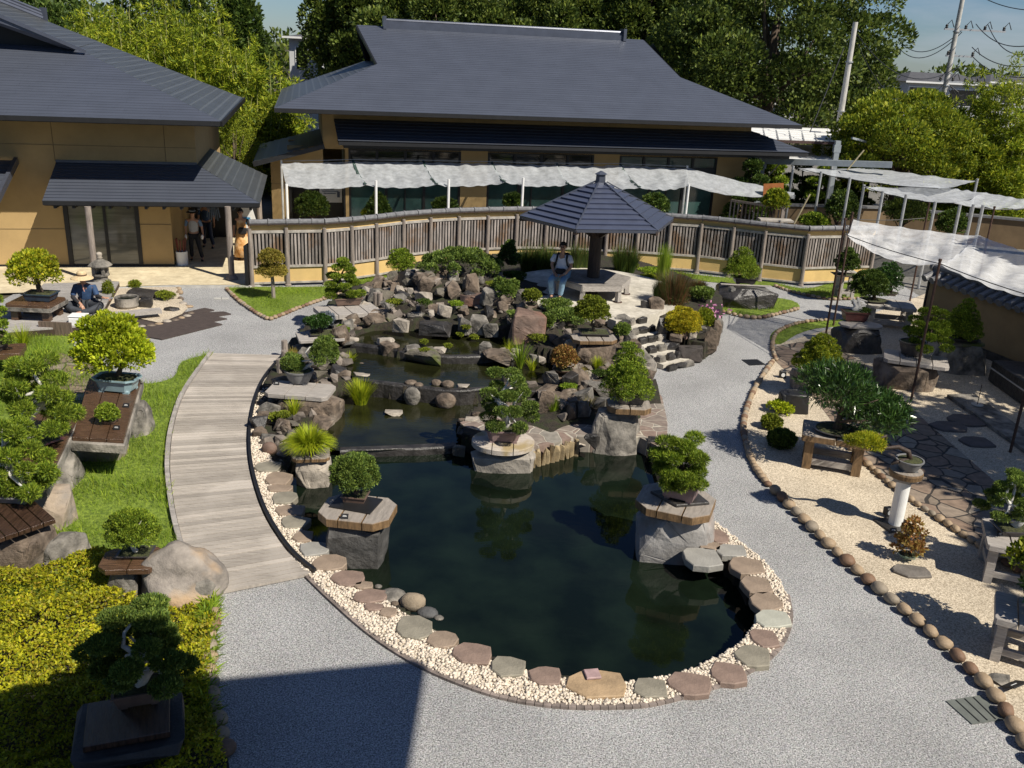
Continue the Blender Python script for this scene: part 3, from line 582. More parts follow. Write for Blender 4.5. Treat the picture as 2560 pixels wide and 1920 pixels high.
courses(mb,F3(-6.5,30.6,6.13),F3(-6.6,34.6,6.3),F3(-9.6,32.3,7.6),F3(-10.2,29.9,7.75),12,.007);Q_('side_slope',mb,M_rs)
mb=MB();A=F3(-6.2,30.55,6.05);B=F3(-10.4,29.85,7.8)
mb.add([A,A+Vector((0,0,.02)),B+Vector((0,0,.02)),B-Vector((0,0,.42)),F3(-6.9,30.6,6.15)],[(0,1,2,3,4)]);mb.beam(A,B,.12,.1);Q_('verge',mb,M_slate)
mb=MB();mb.add([F3(-16,31.5,6.1),F3(-6.6,31.5,6.1),F3(-10.4,31.5,7.6),F3(-16,31.5,7.6)],[(0,1,2,3)]);fb(mb,-16,-2.2,27.03,38,4.34,4.46);fb(mb,-16,-2.2,27.0,27.08,4.36,4.49);fb(mb,-2.26,-2.2,27,38,4.36,4.5);Q_('eave_board',mb,M_black)
mb=MB()
for i,z in enumerate((.0,.1,.2)):mb.tube([F3(-8.0-.0*i,33.6,6.93+z),F3(-9.6,32.5,7.6+z)],.09-.02*i,8)
mb.box(F3(-7.95,33.65,7.0),(.14,.2,.5));Q_('ridge',mb,M_slate)
mb=MB();courses(mb,F3(-7.05,27.3,2.23),F3(-1.32,27.3,2.23),F3(-3.15,28.95,3.08),F3(-6.97,28.95,3.08),13,.018);Q_('canopy',mb,M_rf)
mb=MB();courses(mb,F3(-1.32,27.3,2.23),F3(-1.32,33.1,2.23),F3(-3.15,33.3,3.08),F3(-3.15,28.95,3.08),9,.018);Q_('canopy_side_slope',mb,M_rs)
mb=MB();fb(mb,-7.02,-1.35,27.33,28.95,2.1,2.2);fb(mb,-3.2,-1.35,28.95,33.1,2.1,2.2);fb(mb,-7.05,-1.33,27.3,27.36,2.12,2.23)
for i in range(12):u=-6.8+i*.47;fb(mb,u,u+.07,27.36,28.9,2.02,2.1)
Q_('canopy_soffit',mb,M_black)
mb=MB();mb.beam(F3(-6.98,28.97,3.1),F3(-3.15,28.97,3.1),.1,.08);Q_('canopy_flashing',mb,M_slate)
dr=MB();fb(dr,-6.95,-6.83,28.93,29.05,.05,2.2);fb(dr,-5.0,-4.88,28.93,29.05,.05,2.2);fb(dr,-5.88,-5.8,28.95,29.03,.05,2.2);fb(dr,-6.83,-5.0,28.94,29.04,.03,.1);fb(dr,-6.83,-5.0,28.94,29.04,2.1,2.2)
d_=Q_('glass_door',dr,M_black)
for a,b in ((-6.83,-5.88),(-5.8,-5.0)):
    g_=MB();fb(g_,a,b,28.99,29.02,.1,2.1);o=g_.build('pane',M_glassg)
    for v in o.data.vertices:v.co-=lb.location
    o.parent=d_
for px,py in ((240,705),(580,698)):
    p=G(px,py,.045);mb=MB();mb.tube([p+Vector((0,0,.12)),p+Vector((0,0,2.1))],.085,14);mb.lathe([(.17,0),(.17,.05),(.11,.13)],16,p);Q_('post',mb,M_post,smooth=False)
p=F3(-1.6,32.4,0);mb=MB();mb.tube([p,p+Vector((0,0,2.15))],.085,12);Q_('post',mb,M_post)
# small lean-to roof at the far left edge
mb=MB();courses(mb,F3(-11,26.0,2.15),F3(-8.05,26.6,2.3),F3(-8.0,28.9,3.1),F3(-11,28.9,3.1),8,.018);Q_('lean_to_roof',mb,M_rf)
mb=MB();mb.beam(F3(-8.02,26.5,2.22),F3(-8.0,28.9,3.1),.1,.2);Q_('lean_to_fascia',mb,M_slate)
# viewing building we stand on: only its roof edge throws the shadow in the foreground
vb=thing('viewing_building','plain concrete building behind the viewpoint whose eave shades the path in the foreground','building',(0,-4,0))
zt=8.6;k=zt/math.tan(R_(SUN_EL));off=Vector((SUNH.x*k,SUNH.y*k,0));c1=Vector((-.82,8.76,0))+off;c2=Vector((-7.5,7.18,0))+off;c3=Vector((-.82,-8,0))+off
mb=MB();mb.prism([c1,c2,Vector((c2.x-6,-14,0)),Vector((c3.x,-14,0))],zt,zt+.25);mb.build('roof_slab',M_conc,vb,world=True)
mb=MB();mb.prism([(c1.x-1.5,-3),(c2.x,-3),(c2.x,-13),(c3.x-1.5,-13)],0,zt-.005);mb.build('wall',M_conc,vb,world=True)
# ================================================================ FENCE
fpx=[(623,552),(715,551),(811,550),(880,545),(942,539),(1010,531),(1078,526),(1149,522.5),(1222,520.5),(1294,519),(1369,520),(1446,523),(1522,527),(1600,531),(1680,536),(1757,541),(1838,549),(1917,558),(2024,568),(2118,567),(2195,566)]
FP_=[G(x,y,1.88) for x,y in fpx]
FP_=[Vector((p.x,p.y,0)) for p in FP_]
fn=thing('slatted_fence','long curved fence of grey wooden slats over yellow plaster with a grey tile coping','fence',FP_[9])
def N_(n,mb,m,**k):return mb.build(n,m,fn,world=True,**k)
rn=random.Random(3)
cap=MB();capu=MB()
for i in range(len(FP_)-1):
    a,b=FP_[i],FP_[i+1];d=(b-a);l=d.length;d.normalize();nb=Vector((-d.y,d.x,0))   # away from the camera
    up=lambda v,z:Vector((v.x,v.y,z))
    mb=MB();A=a+nb*.06;B=b+nb*.06;mb.beam(up(A,.33),up(B,.33),.09,.42);N_('plaster_panel',mb,M_yel)
    mb=MB();A2=a+nb*.11;B2=b+nb*.11;mb.beam(up(A2,1.67),up(B2,1.67),.09,.18);N_('plaster_band',mb,M_yel)
    mb=MB();A1=a+nb*.03;B1=b+nb*.03;mb.beam(up(A1,.57),up(B1,.57),.12,.06);N_('rail',mb,M_rail);mb=MB();mb.beam(up(A1,1.56),up(B1,1.56),.08,.07);N_('rail',mb,M_rail);mb=MB();mb.beam(up(A1,.1),up(B1,.1),.12,.05);N_('rail',mb,M_rail)
    mb=MB();ns=int(l/.095)
    for j in range(ns):
        q=A1.lerp(B1,(j+.5)/ns)-nb*.01;mb.box((q.x,q.y,1.06+rn.uniform(-.01,.01)),(.056,.02,.97),math.atan2(d.y,d.x),(rn.uniform(-.01,.01),rn.uniform(-.012,.012)))
    N_('slats',mb,M_slat)
    mb=MB();A3=a+nb*.14;B3=b+nb*.14;mb.beam(up(A3,1.05),up(B3,1.05),.02,1.0);N_('backboard',mb,M_black)
    nn=max(2,round(l/.42))
    for j in range(nn):
        q0=A1.lerp(B1,j/nn);q1=A1.lerp(B1,(j+.97)/nn);cap.tube([up(q0,1.83),up(q1,1.83)],[.085,.085],10);cap.tube([up(q0,1.83),up(q0+d*.045,1.83)],.099,10)
    capu.beam(up(A1,1.775),up(B1,1.775),.2,.03)
N_('coping',cap,M_tile,smooth=False);N_('coping_board',capu,M_woodd)
for p in FP_:
    mb=MB();dz=rn.uniform(-.02,.02);mb.tube([(p.x,p.y-.03,0),(p.x,p.y-.03,.9),(p.x,p.y-.03,1.66+dz)],[.066,.057,.052],10);mb.lathe([(.09,0),(.09,.04),(.075,.06)],10,(p.x,p.y-.03,0));N_('post',mb,M_post)
# dark edge board where the fence begins at the left
p=FP_[0];mb=MB();mb.box((p.x-.12,p.y+.1,.62),(.08,.5,1.15));N_('end_board',mb,M_black)
# garden wall on the far right
wa=G(2300,829);wb=G(2560,935);wdir=(wb-wa).normalized();WL=9.5
gw=thing('garden_wall','tan plaster garden wall with a dark wavy tile coping on the right','wall',wa,math.atan2(wdir.y,wdir.x))
mb=MB();mb.box((WL/2,.15,.86),(WL,.3,1.32));mb.build('plaster',mat('shade_toned_plaster',(.30,.205,.10),.9,.12,2,.15,60),gw)  # tan plaster with the wall's shade put into its colour
mb=MB();mb.box((WL/2,.15,.11),(WL+.06,.38,.22));mb.build('stone_base',M_rockd,gw)
mb=MB();mb.box((-.04,.15,.8),(.06,.34,1.5));mb.build('end_board',M_black,gw)
mb=MB()
for i in range(int(WL/.28)+1):
    x=i*.28;mb.tube([(x,-.2,1.50),(x,.18,1.68)],[.075,.075],8);mb.tube([(x,-.23,1.485),(x,-.18,1.505)],.098,10);mb.tube([(x,.5,1.50),(x,.15,1.68)],.075,8)
mb.box((WL/2,-.02,1.55),(WL+.1,.42,.03),0,(.43,0));mb.box((WL/2,.32,1.55),(WL+.1,.42,.03),0,(-.43,0));mb.tube([(-.12,.15,1.77),(WL,.15,1.77)],.09,10);mb.tube([(-.16,.15,1.77),(-.06,.15,1.77)],.13,12)
mb.build('tile_coping',M_tile,gw)
# rear yard wall
yw=thing('yard_wall','long tan wall with grey coping behind the grey net poles','wall',G(2060,510,0))
A=F3(17.6,34.0,0);B=F3(23,33.5,0);C=F3(34,27,0)
mb=MB();mb.beam(A+Vector((0,0,.75)),B+Vector((0,0,.75)),.2,1.1);mb.beam(B+Vector((0,0,.75)),C+Vector((0,0,.75)),.2,1.1);mb.build('plaster',mat('shade_darkened_plaster',(.17,.115,.06),.9,.15,2,.15,50),yw,world=True)  # plaster colour darkened to stand for tree shade on this wall
mb=MB();mb.beam(A+Vector((0,0,1.34)),B+Vector((0,0,1.34)),.34,.08);mb.beam(B+Vector((0,0,1.34)),C+Vector((0,0,1.34)),.34,.08);mb.build('coping',M_tile,yw,world=True)
mb=MB();mb.beam(A+Vector((0,0,.1)),B+Vector((0,0,.1)),.26,.25);mb.build('footing',M_conc,yw,world=True)
# slatted screen by the main building
sc=thing('slatted_screen','short dark vertical slat screen at the right corner of the long building','screen',G(1868,548,0))
A=F3(15.9,33.0,0);B=F3(17.2,31.3,0);mb=MB()
for i in range(14):
    q=A.lerp(B,i/13);mb.box((q.x,q.y,.85),(.05,.03,1.5))
mb.build('slats',M_slat,sc,world=True);mb=MB();mb.beam(A+Vector((0,0,1.62)),B+Vector((0,0,1.62)),.1,.08);mb.box((B.x,B.y,.85),(.12,.12,1.7));mb.build('frame',M_post,sc,world=True)
# ================================================================ SHADE NETS
def netmat(name,c,alpha,stripe=0):
    m=bpy.data.materials.new(name);m.use_nodes=True;nt=m.node_tree;L=nt.links.new;b=nt.nodes['Principled BSDF'];o=nt.nodes['Material Output'];b.inputs['Base Color'].default_value=(*c,1);b.inputs['Roughness'].default_value=.8
    t=NN(nt,'ShaderNodeBsdfTranslucent');t.inputs[0].default_value=(*c,1);x=NN(nt,'ShaderNodeMixShader');x.inputs[0].default_value=.25;L(b.outputs[0],x.inputs[1]);L(t.outputs[0],x.inputs[2])
    tr=NN(nt,'ShaderNodeBsdfTransparent');y=NN(nt,'ShaderNodeMixShader');L(x.outputs[0],y.inputs[1]);L(tr.outputs[0],y.inputs[2])
    tc=NN(nt,'ShaderNodeTexCoord');n=NN(nt,'ShaderNodeTexNoise',_Scale=5.0,_Detail=8.0,_Roughness=.7);L(tc.outputs['Object'],n.inputs[0]);h=NN(nt,'ShaderNodeMapRange');h.inputs[1].default_value=.35;h.inputs[2].default_value=.7;h.inputs[3].default_value=alpha-.1;h.inputs[4].default_value=alpha+.22;L(n.outputs[0],h.inputs[0])
    if stripe:
        w=NN(nt,'ShaderNodeTexWave',_Scale=stripe,_Distortion=2.0);w.bands_direction='DIAGONAL';L(tc.outputs['Object'],w.inputs[0]);a=NN(nt,'ShaderNodeMath',operation='MULTIPLY');a.inputs[1].default_value=.3;L(w.outputs['Fac'],a.inputs[0]);s=NN(nt,'ShaderNodeMath',operation='ADD');L(h.outputs[0],s.inputs[0]);L(a.outputs[0],s.inputs[1]);L(s.outputs[0],y.inputs[0])
    else:L(h.outputs[0],y.inputs[0])
    bp=NN(nt,'ShaderNodeBump',_Strength=.5,_Distance=.02);L(n.outputs[0],bp.inputs['Height']);L(bp.outputs[0],b.inputs['Normal']);L(y.outputs[0],o.inputs[0]);return m
M_net=netmat('white_shade_cloth',(.64,.67,.70),.34);M_net2=netmat('striped_shade_cloth',(.80,.81,.82),.20,14)
def netpanel(root,c,sag,mat_,nu=24,nv=12,scal=0,seed=0,name='shade_cloth'):
    a,b,cc,d=[Vector(p) for p in c]    # a-b front, d-c back
    V=[];
    for j in range(nv+1):
        for i in range(nu+1):
            u=i/nu;v=j/nv;p=(a.lerp(b,u)).lerp(d.lerp(cc,u),v)
            z=-sag*4*u*(1-u)*(.6+.4*math.cos(v*3))-sag*.9*4*v*(1-v)*.8
            z+=(.085*noise.noise(Vector((u*7+seed,v*2.2,seed)))+.045*noise.noise(Vector((u*4+v*13,v*3-u*9,seed+3)))+.02*noise.noise(Vector((u*30,v*9,seed))))*min(1,6*v*(1-v)+.4)
            z-=scal*abs(math.sin(u*math.pi*5))*(.25 if 0<j<nv else 1)
            p=p+Vector((0,0,z));V.append(p)
    Fc=[(j*(nu+1)+i,j*(nu+1)+i+1,(j+1)*(nu+1)+i+1,(j+1)*(nu+1)+i) for j in range(nv) for i in range(nu)]
    mb=MB();mb.add(V,Fc);return mb.build(name,mat_,root,world=True,smooth=True)
def ropes(root,pairs,r=.012,m=None,sag=.03):
    mb=MB()
    for a,b in pairs:
        a=Vector(a);b=Vector(b);mb.tube([a.lerp(b,t/6)-Vector((0,0,sag*4*(t/6)*(1-t/6))) for t in range(7)],r,5)
    mb.build('rope',m or M_black,root,world=True)
# long net above the fence
zt_=2.45;zb=2.75
sn=thing('shade_net','long row of white shade cloth on white posts in front of the window building','shade net',G(1130,545,0))
tx=[(712,412),(885,402),(1125,405),(1310,402),(1500,398),(1720,415)]
fr=[D(712,411,31.0)]+[D(x,y,yy) for x,y,yy in ((940,400,31.6),(1122,396,32.2),(1308,392,32.8),(1506,395,33.0),(1722,411,33.2))]
zf_=2.95
fpz=[(708,412),(938,398),(1122,393),(1310,391),(1506,392),(1716,411)]
fr=[G(x,y,2.5) for x,y in fpz]
bk=[G(x,y,2.95) for x,y in [(705,350+56),(882,404),(1058,405),(1229,407),(1392,407),(1551,407),(1718,418)]] if False else None
bp_=[(703,406),(882,402),(1058,404),(1229,407),(1392,411),(1550,412),(1718,419)]
bkp=[PV for PV in ()]
def Fc_(px,py,c):
    d=ray(px,py);t=c/(NX.x*d[0]+NX.y*d[1]);return Vector((d[0]*t,d[1]*t,CH+d[2]*t))
BKN=[Fc_(x,y,33.9) for x,y in bp_]      # rear rope, close to the building
FRN=[Fc_(x,y,31.6) for x,y in [(716,464),(914,462),(1092,461),(1262,455),(1420,460),(1600,469),(1722,464)]]
for i in range(6):
    netpanel(sn,[FRN[i],FRN[i+1],BKN[i+1],BKN[i]],.10,M_net,26,12,.03,i*3.1)
    mb=MB();
    for t in range(8):
        a=FRN[i].lerp(BKN[i],t/8);b=FRN[i].lerp(BKN[i],(t+1)/8);a.z-=.28*4*(t/8)*(1-t/8)*.5-.03;b.z-=.28*4*((t+1)/8)*(1-(t+1)/8)*.5-.03;mb.beam(a,b,.09,.02)
    if i:mb.build('dark_lacing',mat('dark_green_cord',(.03,.06,.05),.8),sn,world=True)
E_=Fc_(1990,487,31.6);netpanel(sn,[FRN[6],E_,E_+Vector((.0,.25,.05)),BKN[6]],.22,M_net,20,10,0,9)
ropes(sn,[(BKN[i]+Vector((0,0,.05)),BKN[i+1]+Vector((0,0,.05))) for i in range(6)],.012,M_steel,.01)
for i,(x,y) in enumerate([(716,464),(1018-78,455),(1122,452),(1308,448),(1513,456),(1722,464)]):
    t=Fc_(x,y,31.6);mb=MB();mb.tube([(t.x,t.y,0),(t.x,t.y,t.z+.05)],.045,10);mb.build('post',M_white,sn,world=True)
for i in (0,6):
    t=BKN[i];mb=MB();mb.tube([(t.x,t.y,0),(t.x,t.y,t.z+.08)],.04,8);mb.build('post',M_white,sn,world=True)
# rear right nets
def rnet(name,label,quads,poles,z,mm=None):
    r=thing(name,label,'shade net',(G(*poles[0],z).x,G(*poles[0],z).y,0))
    for k,q in enumerate(quads):
        netpanel(r,[G(x,y,z) for x,y in q],.10,mm or M_net,24,10,.03,k+5)
        p=[G(x,y,z) for x,y in q];ropes(r,[(p[0],p[1]),(p[3],p[2])],.012,M_black,.15)
        for e in (.35,.68):
            mb=MB()
            for t in range(6):
                a=p[0].lerp(p[1],e).lerp(p[3].lerp(p[2],e+.04),t/6);b=p[0].lerp(p[1],e).lerp(p[3].lerp(p[2],e+.04),(t+1)/6);dz=lambda s:Vector((0,0,.06-.17-.12*4*s*(1-s)))
                mb.beam(a+dz(t/6),b+dz((t+1)/6),.07,.02)
            mb.build('seam',mat('seam_black',(.03,.035,.04),.8),r,world=True)
    for x,y in poles:
        t=G(x,y,z);mb=MB();mb.tube([(t.x,t.y,0),(t.x,t.y,z+.05)],.05,8);mb.build('pole',M_steel,r,world=True)
rnet('shade_net','farthest white shade cloth on thin grey poles below the maple tree',[[(1989,419),(2346,471),(2440,452),(2180,418)]],[(1983,418),(2053,432),(2125,447),(2207,482),(2443,450),(2080,416)],2.9)
rnet('shade_net','long pale shade cloth on grey poles just above the nearest striped net',[[(2160,466),(2385,508),(2467,481),(2346,463)],[(2385,508),(2600,516),(2620,505),(2467,481)]],[(2160,465),(2265,490),(2338,508),(2400,515),(2433,515),(2457,517)],2.75)
# nearest net on rusty poles
nn_=thing('shade_net','nearest large striped white shade cloth on thin rusty brown poles','shade net',G(2065,833,0))
zN=3.0
FL=G(2118,588,zN-.1);FR=G(2352,660,zN-.05);BR_=G(2312,547,zN);BL_=G(2133,548,zN);SB=G(2450,588,zN);SR=G(2640,757,zN);SB2=G(2680,665,zN)
netpanel(nn_,[FL,FR,SB,BL_],.22,M_net2,34,22,.02,2);netpanel(nn_,[FR,SR,SB2,SB],.10,M_net2,30,22,.02,7)
M_rust=mat('rusty_steel_pole',(.06,.03,.02),.7,.35,12)
for bx,by,h,tx_,ty_ in ((2065,833,3.0,2105,577),(2083,815,3.05,2133,545),(2277,1004,3.05,2352,647),(2273,760,3.0,2292,655),(2430,770,3.0,2440,590),(2525,1132,3.1,2575,870)):
    b=G(bx,by);mb=MB();tp_=Vector((b.x,b.y,h));mb.tube([b,tp_],.028,8);mb.lathe([(.035,0),(.035,.05)],8,tp_);mb.build('pole',M_rust,nn_,world=True)
ropes(nn_,[(BL_,G(2312,545,zN)),(FL,BL_),(FR,FL),(FR,SR),(G(2065,833)+Vector((0,0,3)),FL)],.010,M_black,.04)
# ================================================================ STEEL FRAME, POLES, DISTANT HOUSES
gh=thing('nursery_shelter','white roofed plant shelter on grey steel posts behind the right corner of the long building','shelter',D(1900,470,45)*1)
gh.location.z=0
mb=MB();a=D(1862,316,46);b=D(2050,330,46);c=D(2160,352,43);d=D(1900,352,41)
courses(mb,D(1840,345,40),D(2130,357,40),D(2080,322,47),D(1830,312,47),6,.03);courses(mb,D(1840,398,39),D(2140,402,39),D(2200,362,46),D(1880,362,46),2,.01)
mb.build('roof_panel',M_white,gh,world=True)
mb=MB()
for i in range(8):
    x=1850+i*32;mb.beam(D(x,346+i*1.2,39.8),D(x-8,314+i*1.6,46.8),.05,.08)
mb.build('roof_rib',M_steel,gh,world=True)
mb=MB();mb.beam(D(1840,350,39.7),D(2150,360,39.7),.18,.1);mb.build('gutter',mat('brown_gutter',(.07,.04,.035),.6),gh,world=True)
mb=MB();mb.beam(D(1895,402,38),D(2230,412,36),.2,.22);mb.beam(D(2130,345,38),D(2260,380,40),.08,.08);mb.build('beam',M_grey,gh,world=True)
for x,y,w in ((1905,392,.28),(2095,352,.2)):
    t=D(x,y,38);mb=MB();mb.box((t.x,t.y,t.z/2),(w,w,t.z));mb.box((t.x,t.y,t.z-.3),(w*1.35,w*1.1,.3));mb.build('post',M_grey,gh,world=True)
for a_,b_ in ((D(1905,455,37.7),D(1968,390,37.7)),(D(2118,425,36),D(2160,375,36)),(D(1985,560,33),D(2025,485,33))):mb=MB();mb.tube([a_,b_],.03,6);mb.build('brace',mat('bamboo_brace',(.35,.30,.18),.7),gh,world=True)
def utility_pole(label,top,Y,h,arms,lean=0):
    t=D(*top,Y);r=thing('utility_pole',label,'utility pole',(t.x,t.y,0))
    mb=MB();mb.tube([(0,0,0),(lean*.5,0,t.z/2),(lean,0,t.z)],[.16,.14,.11],14);mb.build('pole',M_conc if arms else mat('pale_pole',(.50,.48,.44),.8,.25,8,stretch=(3,3,.4)),r)
    for z,w,k in arms:
        mb=MB();mb.box((w*.3,0,t.z-z),(w,.09,.09));o=mb.build('cross_arm',M_steel,r)
        for j in range(k):
            mb=MB();x=w*.3-w/2+.1+j*(w-.2)/max(1,k-1);mb.lathe([(.05,.04),(.09,.09),(.05,.13),(.08,.18),(.03,.24)],8,(x,0,t.z-z));mb.tube([(x,0,t.z-z+.2),(x+.2,.0,t.z-z+.45),(x+.38,0,t.z-z+.1)],.025,5);i_=mb.build('insulator',M_black,o)
    mb=MB();mb.lathe([(.2,0),(.2,.05)],12,(0,0,t.z*.55));mb.lathe([(.17,0),(.17,.06)],12,(0,0,t.z*.8));mb.build('band',M_steel,r);return r,t
u1,t1=utility_pole('plain pale utility pole standing alone in front of the big dark tree','utility'and(2139,55),44,9,[])
u2,t2=utility_pole('tall concrete utility pole with cross arms and insulators against the sky','utility'and(2412,-30),52,12,[(.15,1.4,0),(2.0,3.2,4),(3.3,1.5,2),(4.6,2.2,4)])
mb=MB()
for dx,dz in ((.5,-5.2),(.8,-5.5),(.3,-5.8),(.9,-6.0)):
    pts=[Vector((t2.x+dx+.35*math.sin(k*1.7+dx*9),t2.y-.2,t2.z+dz+.4*math.cos(k*1.3+dz))) for k in range(9)];mb.tube(pts,.03,5)
o=mb.build('cable_coil',M_black,u2,world=True)
def wire(a,b,sag,r=.02,n=16):
    mb=MB();mb.tube([a.lerp(b,i/n)-Vector((0,0,sag*4*(i/n)*(1-i/n))) for i in range(n+1)],r,5);o=mb.build('wire',M_black);tag(o,None,'overhead wire');return o
W_=[(D(2142,85,44),D(2400,165,52),1.2,'upper sagging wire from the plain pole to the tall pole'),(D(2145,110,44),D(2395,175,52),2.0,'lower sagging wire from the plain pole to the tall pole'),
(D(2440,60,52),D(2620,100,40),.6,'top wire running right from the tall pole insulators'),(D(2470,62,52),D(2620,115,40),.8,'second wire running right from the tall pole insulators'),(D(2430,118,52),D(2620,155,40),.5,'third wire running right from the tall pole lower arm'),(D(2430,140,52),D(2620,185,40),.5,'lowest wire running right from the tall pole lower arm'),
(D(2460,-5,52),D(2620,25,44),.2,'thin wire crossing the top right corner of the sky'),(D(2405,75,52),D(2250,105,60),.8,'wire running left from the tall pole into the dark tree'),(D(2405,80,52),D(2240,112,60),1.0,'lower wire running left from the tall pole into the dark tree'),(D(2110,120,44),D(2025,330,40),.0,'taut guy wire beside the plain pole')]
for a,b,s_,lab in W_:
    o=wire(a,b,s_,.022);o['label']=lab;o['category']='wire'
def house(name,label,x0,x1,ytop,yeave,yb,Y,wc,rc,wins,gable=.25):
    a=D(x0,yeave,Y);b=D(x1,yeave,Y);rz=math.atan2(b.y-a.y,b.x-a.x);r=thing(name,label,'house',((a.x+b.x)/2,Y,0))
    w=(b-a).length;ze=a.z;zt_=D((x0+x1)/2,ytop,Y+3).z
    mb=MB();mb.box((0,3,ze/2),(w,6,ze));mb.build('wall',wc,r)
    mb=MB();mb.add([(-w/2-.4,-.5,ze),(w/2+.4,-.5,ze),(w/2-1.2,3,zt_),(-w/2+1.2,3,zt_),(-w/2-.4,6.5,ze),(w/2+.4,6.5,ze)],[(0,1,2,3),(3,2,5,4),(1,5,2),(0,3,4),(0,4,5,1)]);mb.build('roof',rc,r)
    for wx,wz,ww,wh in wins:
        mb=MB();mb.box((wx*w,-.02,ze-wz),(ww,.08,wh));f=mb.build('window',M_white,r);mb=MB();mb.box((wx*w,-.06,ze-wz),(ww-.2,.06,wh-.2));mb.build('pane',M_glassd,f)
    mb=MB();mb.box((0,-.45,ze-.02),(w+.8,.1,.14));mb.build('gutter',M_white,r);return r
M_hw=mat('white_house_siding',(.55,.56,.57),.8,.06,3);M_hr=mat('dark_house_roof',(.08,.08,.085),.7,.2,4)
house('house','white two storey house with grey roof beyond the bamboo at the right',2272,2470,184,203,260,80,M_hw,M_hr,[(-.32,1.0,2.2,1.3),(.22,1.1,2.4,1.4)])
house('house','second pale house partly hidden at the right edge of the distance',2480,2620,190,205,260,84,M_hw,M_hr,[(-.1,1.1,2.0,1.3)])
house('house','small white balconied house seen in the gap between bamboo and dark trees',722,775,80,92,180,72,M_hw,M_hr,[(.1,1.4,1.0,1.6)])
house('house','pale house glimpsed below the big dark tree above the roof slope',1880,1990,248,256,300,95,M_hw,M_hr,[(0,1.2,1.5,1)])
# ================================================================ ROCKS
def hull(w,d,h,seed,box=.6,n=18,cuts=0,amp=.03,taper=0,bev=.03):
    r=random.Random(seed);bm=bmesh.new()
    for i in range(n):
        v=Vector((r.gauss(0,1),r.gauss(0,1),r.gauss(0,1))).normalized()
        v=Vector([math.copysign(abs(c)**box,c) for c in v]);v*=r.uniform(.86,1.04)
        z=(v.z+1)/2*1.0;t=1-taper*z
        bm.verts.new((v.x*w/2*t,v.y*d/2*t,max(-.05*h,min(1,v.z*.55+.5)*h)))
    bmesh.ops.convex_hull(bm,input=bm.verts)
    for v in [v for v in bm.verts if not v.link_faces]:bm.verts.remove(v)
    if bev:bmesh.ops.bevel(bm,geom=bm.edges[:]+bm.verts[:],offset=bev*min(w,d,h),segments=1,affect='EDGES',profile=.6,clamp_overlap=True)
    if cuts:
        bmesh.ops.triangulate(bm,faces=bm.faces[:]);bmesh.ops.subdivide_edges(bm,edges=bm.edges[:],cuts=cuts,use_grid_fill=True)
        S_=max(w,d,h);o=Vector((seed*1.3,seed*.7,0))
        for v in bm.verts:
            k=noise.fractal(v.co*(2.6/S_)+o,1,2,5);q=abs(noise.noise(v.co*(3.5/S_)*1.4+o*2))
            dd=Vector((v.co.x,v.co.y,v.co.z-h/2)).normalized();v.co+=dd*(k*amp*S_*.7-(.018*S_ if q<.05 else 0))
    for v in bm.verts:
        v.co.x=max(-w*.6,min(w*.6,v.co.x));v.co.y=max(-d*.6,min(d*.6,v.co.y));v.co.z=max(-.12*h,min(1.1*h,v.co.z))
    vs=[v.co[:] for v in bm.verts];fs=[[v.index for v in f.verts] for f in bm.faces];bm.free()
    mb=MB();mb.v=[tuple(v) for v in vs];mb.f=[tuple(f) for f in fs];return mb
def roundrock(w,d,h,seed,sub=2,amp=.12):
    bm=bmesh.new();bmesh.ops.create_icosphere(bm,subdivisions=sub,radius=1);o=Vector((seed,seed*.37,1))
    for v in bm.verts:
        k=1+amp*noise.noise(v.co*1.2+o)+amp*.4*noise.noise(v.co*3+o);v.co=Vector((v.co.x*w/2*k,v.co.y*d/2*k,(v.co.z*k*.5+.42)*h))
    mb=MB();mb.v=[v.co[:] for v in bm.verts];mb.f=[tuple(v.index for v in f.verts) for f in bm.faces];bm.free();return mb
def pxm(Y,z=0):return (Y*math.cos(PITCH)+(CH-z)*math.sin(PITCH))/FP
def locz(px,py):
    z=.2
    for _ in range(6):
        p=G(px,py,z);z=max(HZ(p.x,p.y),0) if inside(p.x,p.y,O) else 0
    return p
_seed=[100]
def rock(px,py,w,h,z=None,m=None,kind='ang',label='rock',cat='rock',group=None,name='rock',dr=.75,cuts=2,rz=None,amp=.02):
    """rock whose visible foot is at (px,py), w x h pixels of the photograph"""
    _seed[0]+=1;sd_=_seed[0];p=G(px,py,z) if z is not None else locz(px,py);s=pxm(p.y,p.z);W=w*s;dp=W*dr
    H=max(.35*min(W,dp),(h*s-dp*(CH-p.z)/math.hypot(p.y,CH-p.z))/.92) if kind!='flat' else .07
    if kind=='flat':dp=h*s/.36;H=.06
    mb=roundrock(W*1.02,dp,H,sd_,2 if W<.5 else 3) if kind=='round' else hull(W*1.06,dp*1.06,H,sd_,.55 if kind!='flat' else .8,16 if kind!='flat' else 22,cuts if W>.22 else 0,amp)
    o=mb.build(name,m or M_rockg,smooth=kind=='round');o.location=(p.x,p.y+dp*.38,p.z-.03);
    if rz is not None:o.rotation_euler=(0,0,rz)
    tag(o,label,cat,group);return o
def flagstone(px,py,w,h,m,label,z=.075,th=.07,n=9,group='flagstones edging the pond'):
    _seed[0]+=1;r=random.Random(_seed[0]);c=G(px,py,z);s=pxm(c.y,z);W=w*s/2;Dp=h*s/((CH-z)/math.hypot(c.y,CH-z))/2*.96
    P=[];
    for i in range(n):
        a=2*math.pi*(i+r.uniform(-.25,.25))/n;k=r.uniform(.88,1.08)*(1/(abs(math.cos(a))**4+abs(math.sin(a))**4)**.25);P.append((W*k*math.cos(a)*.98,Dp*k*math.sin(a)*.93))
    mb=MB();mb.prism(P,-th-.03,0,.012);o=mb.build('flagstone',m);o.location=c;tag(o,label,'stone',group);return o
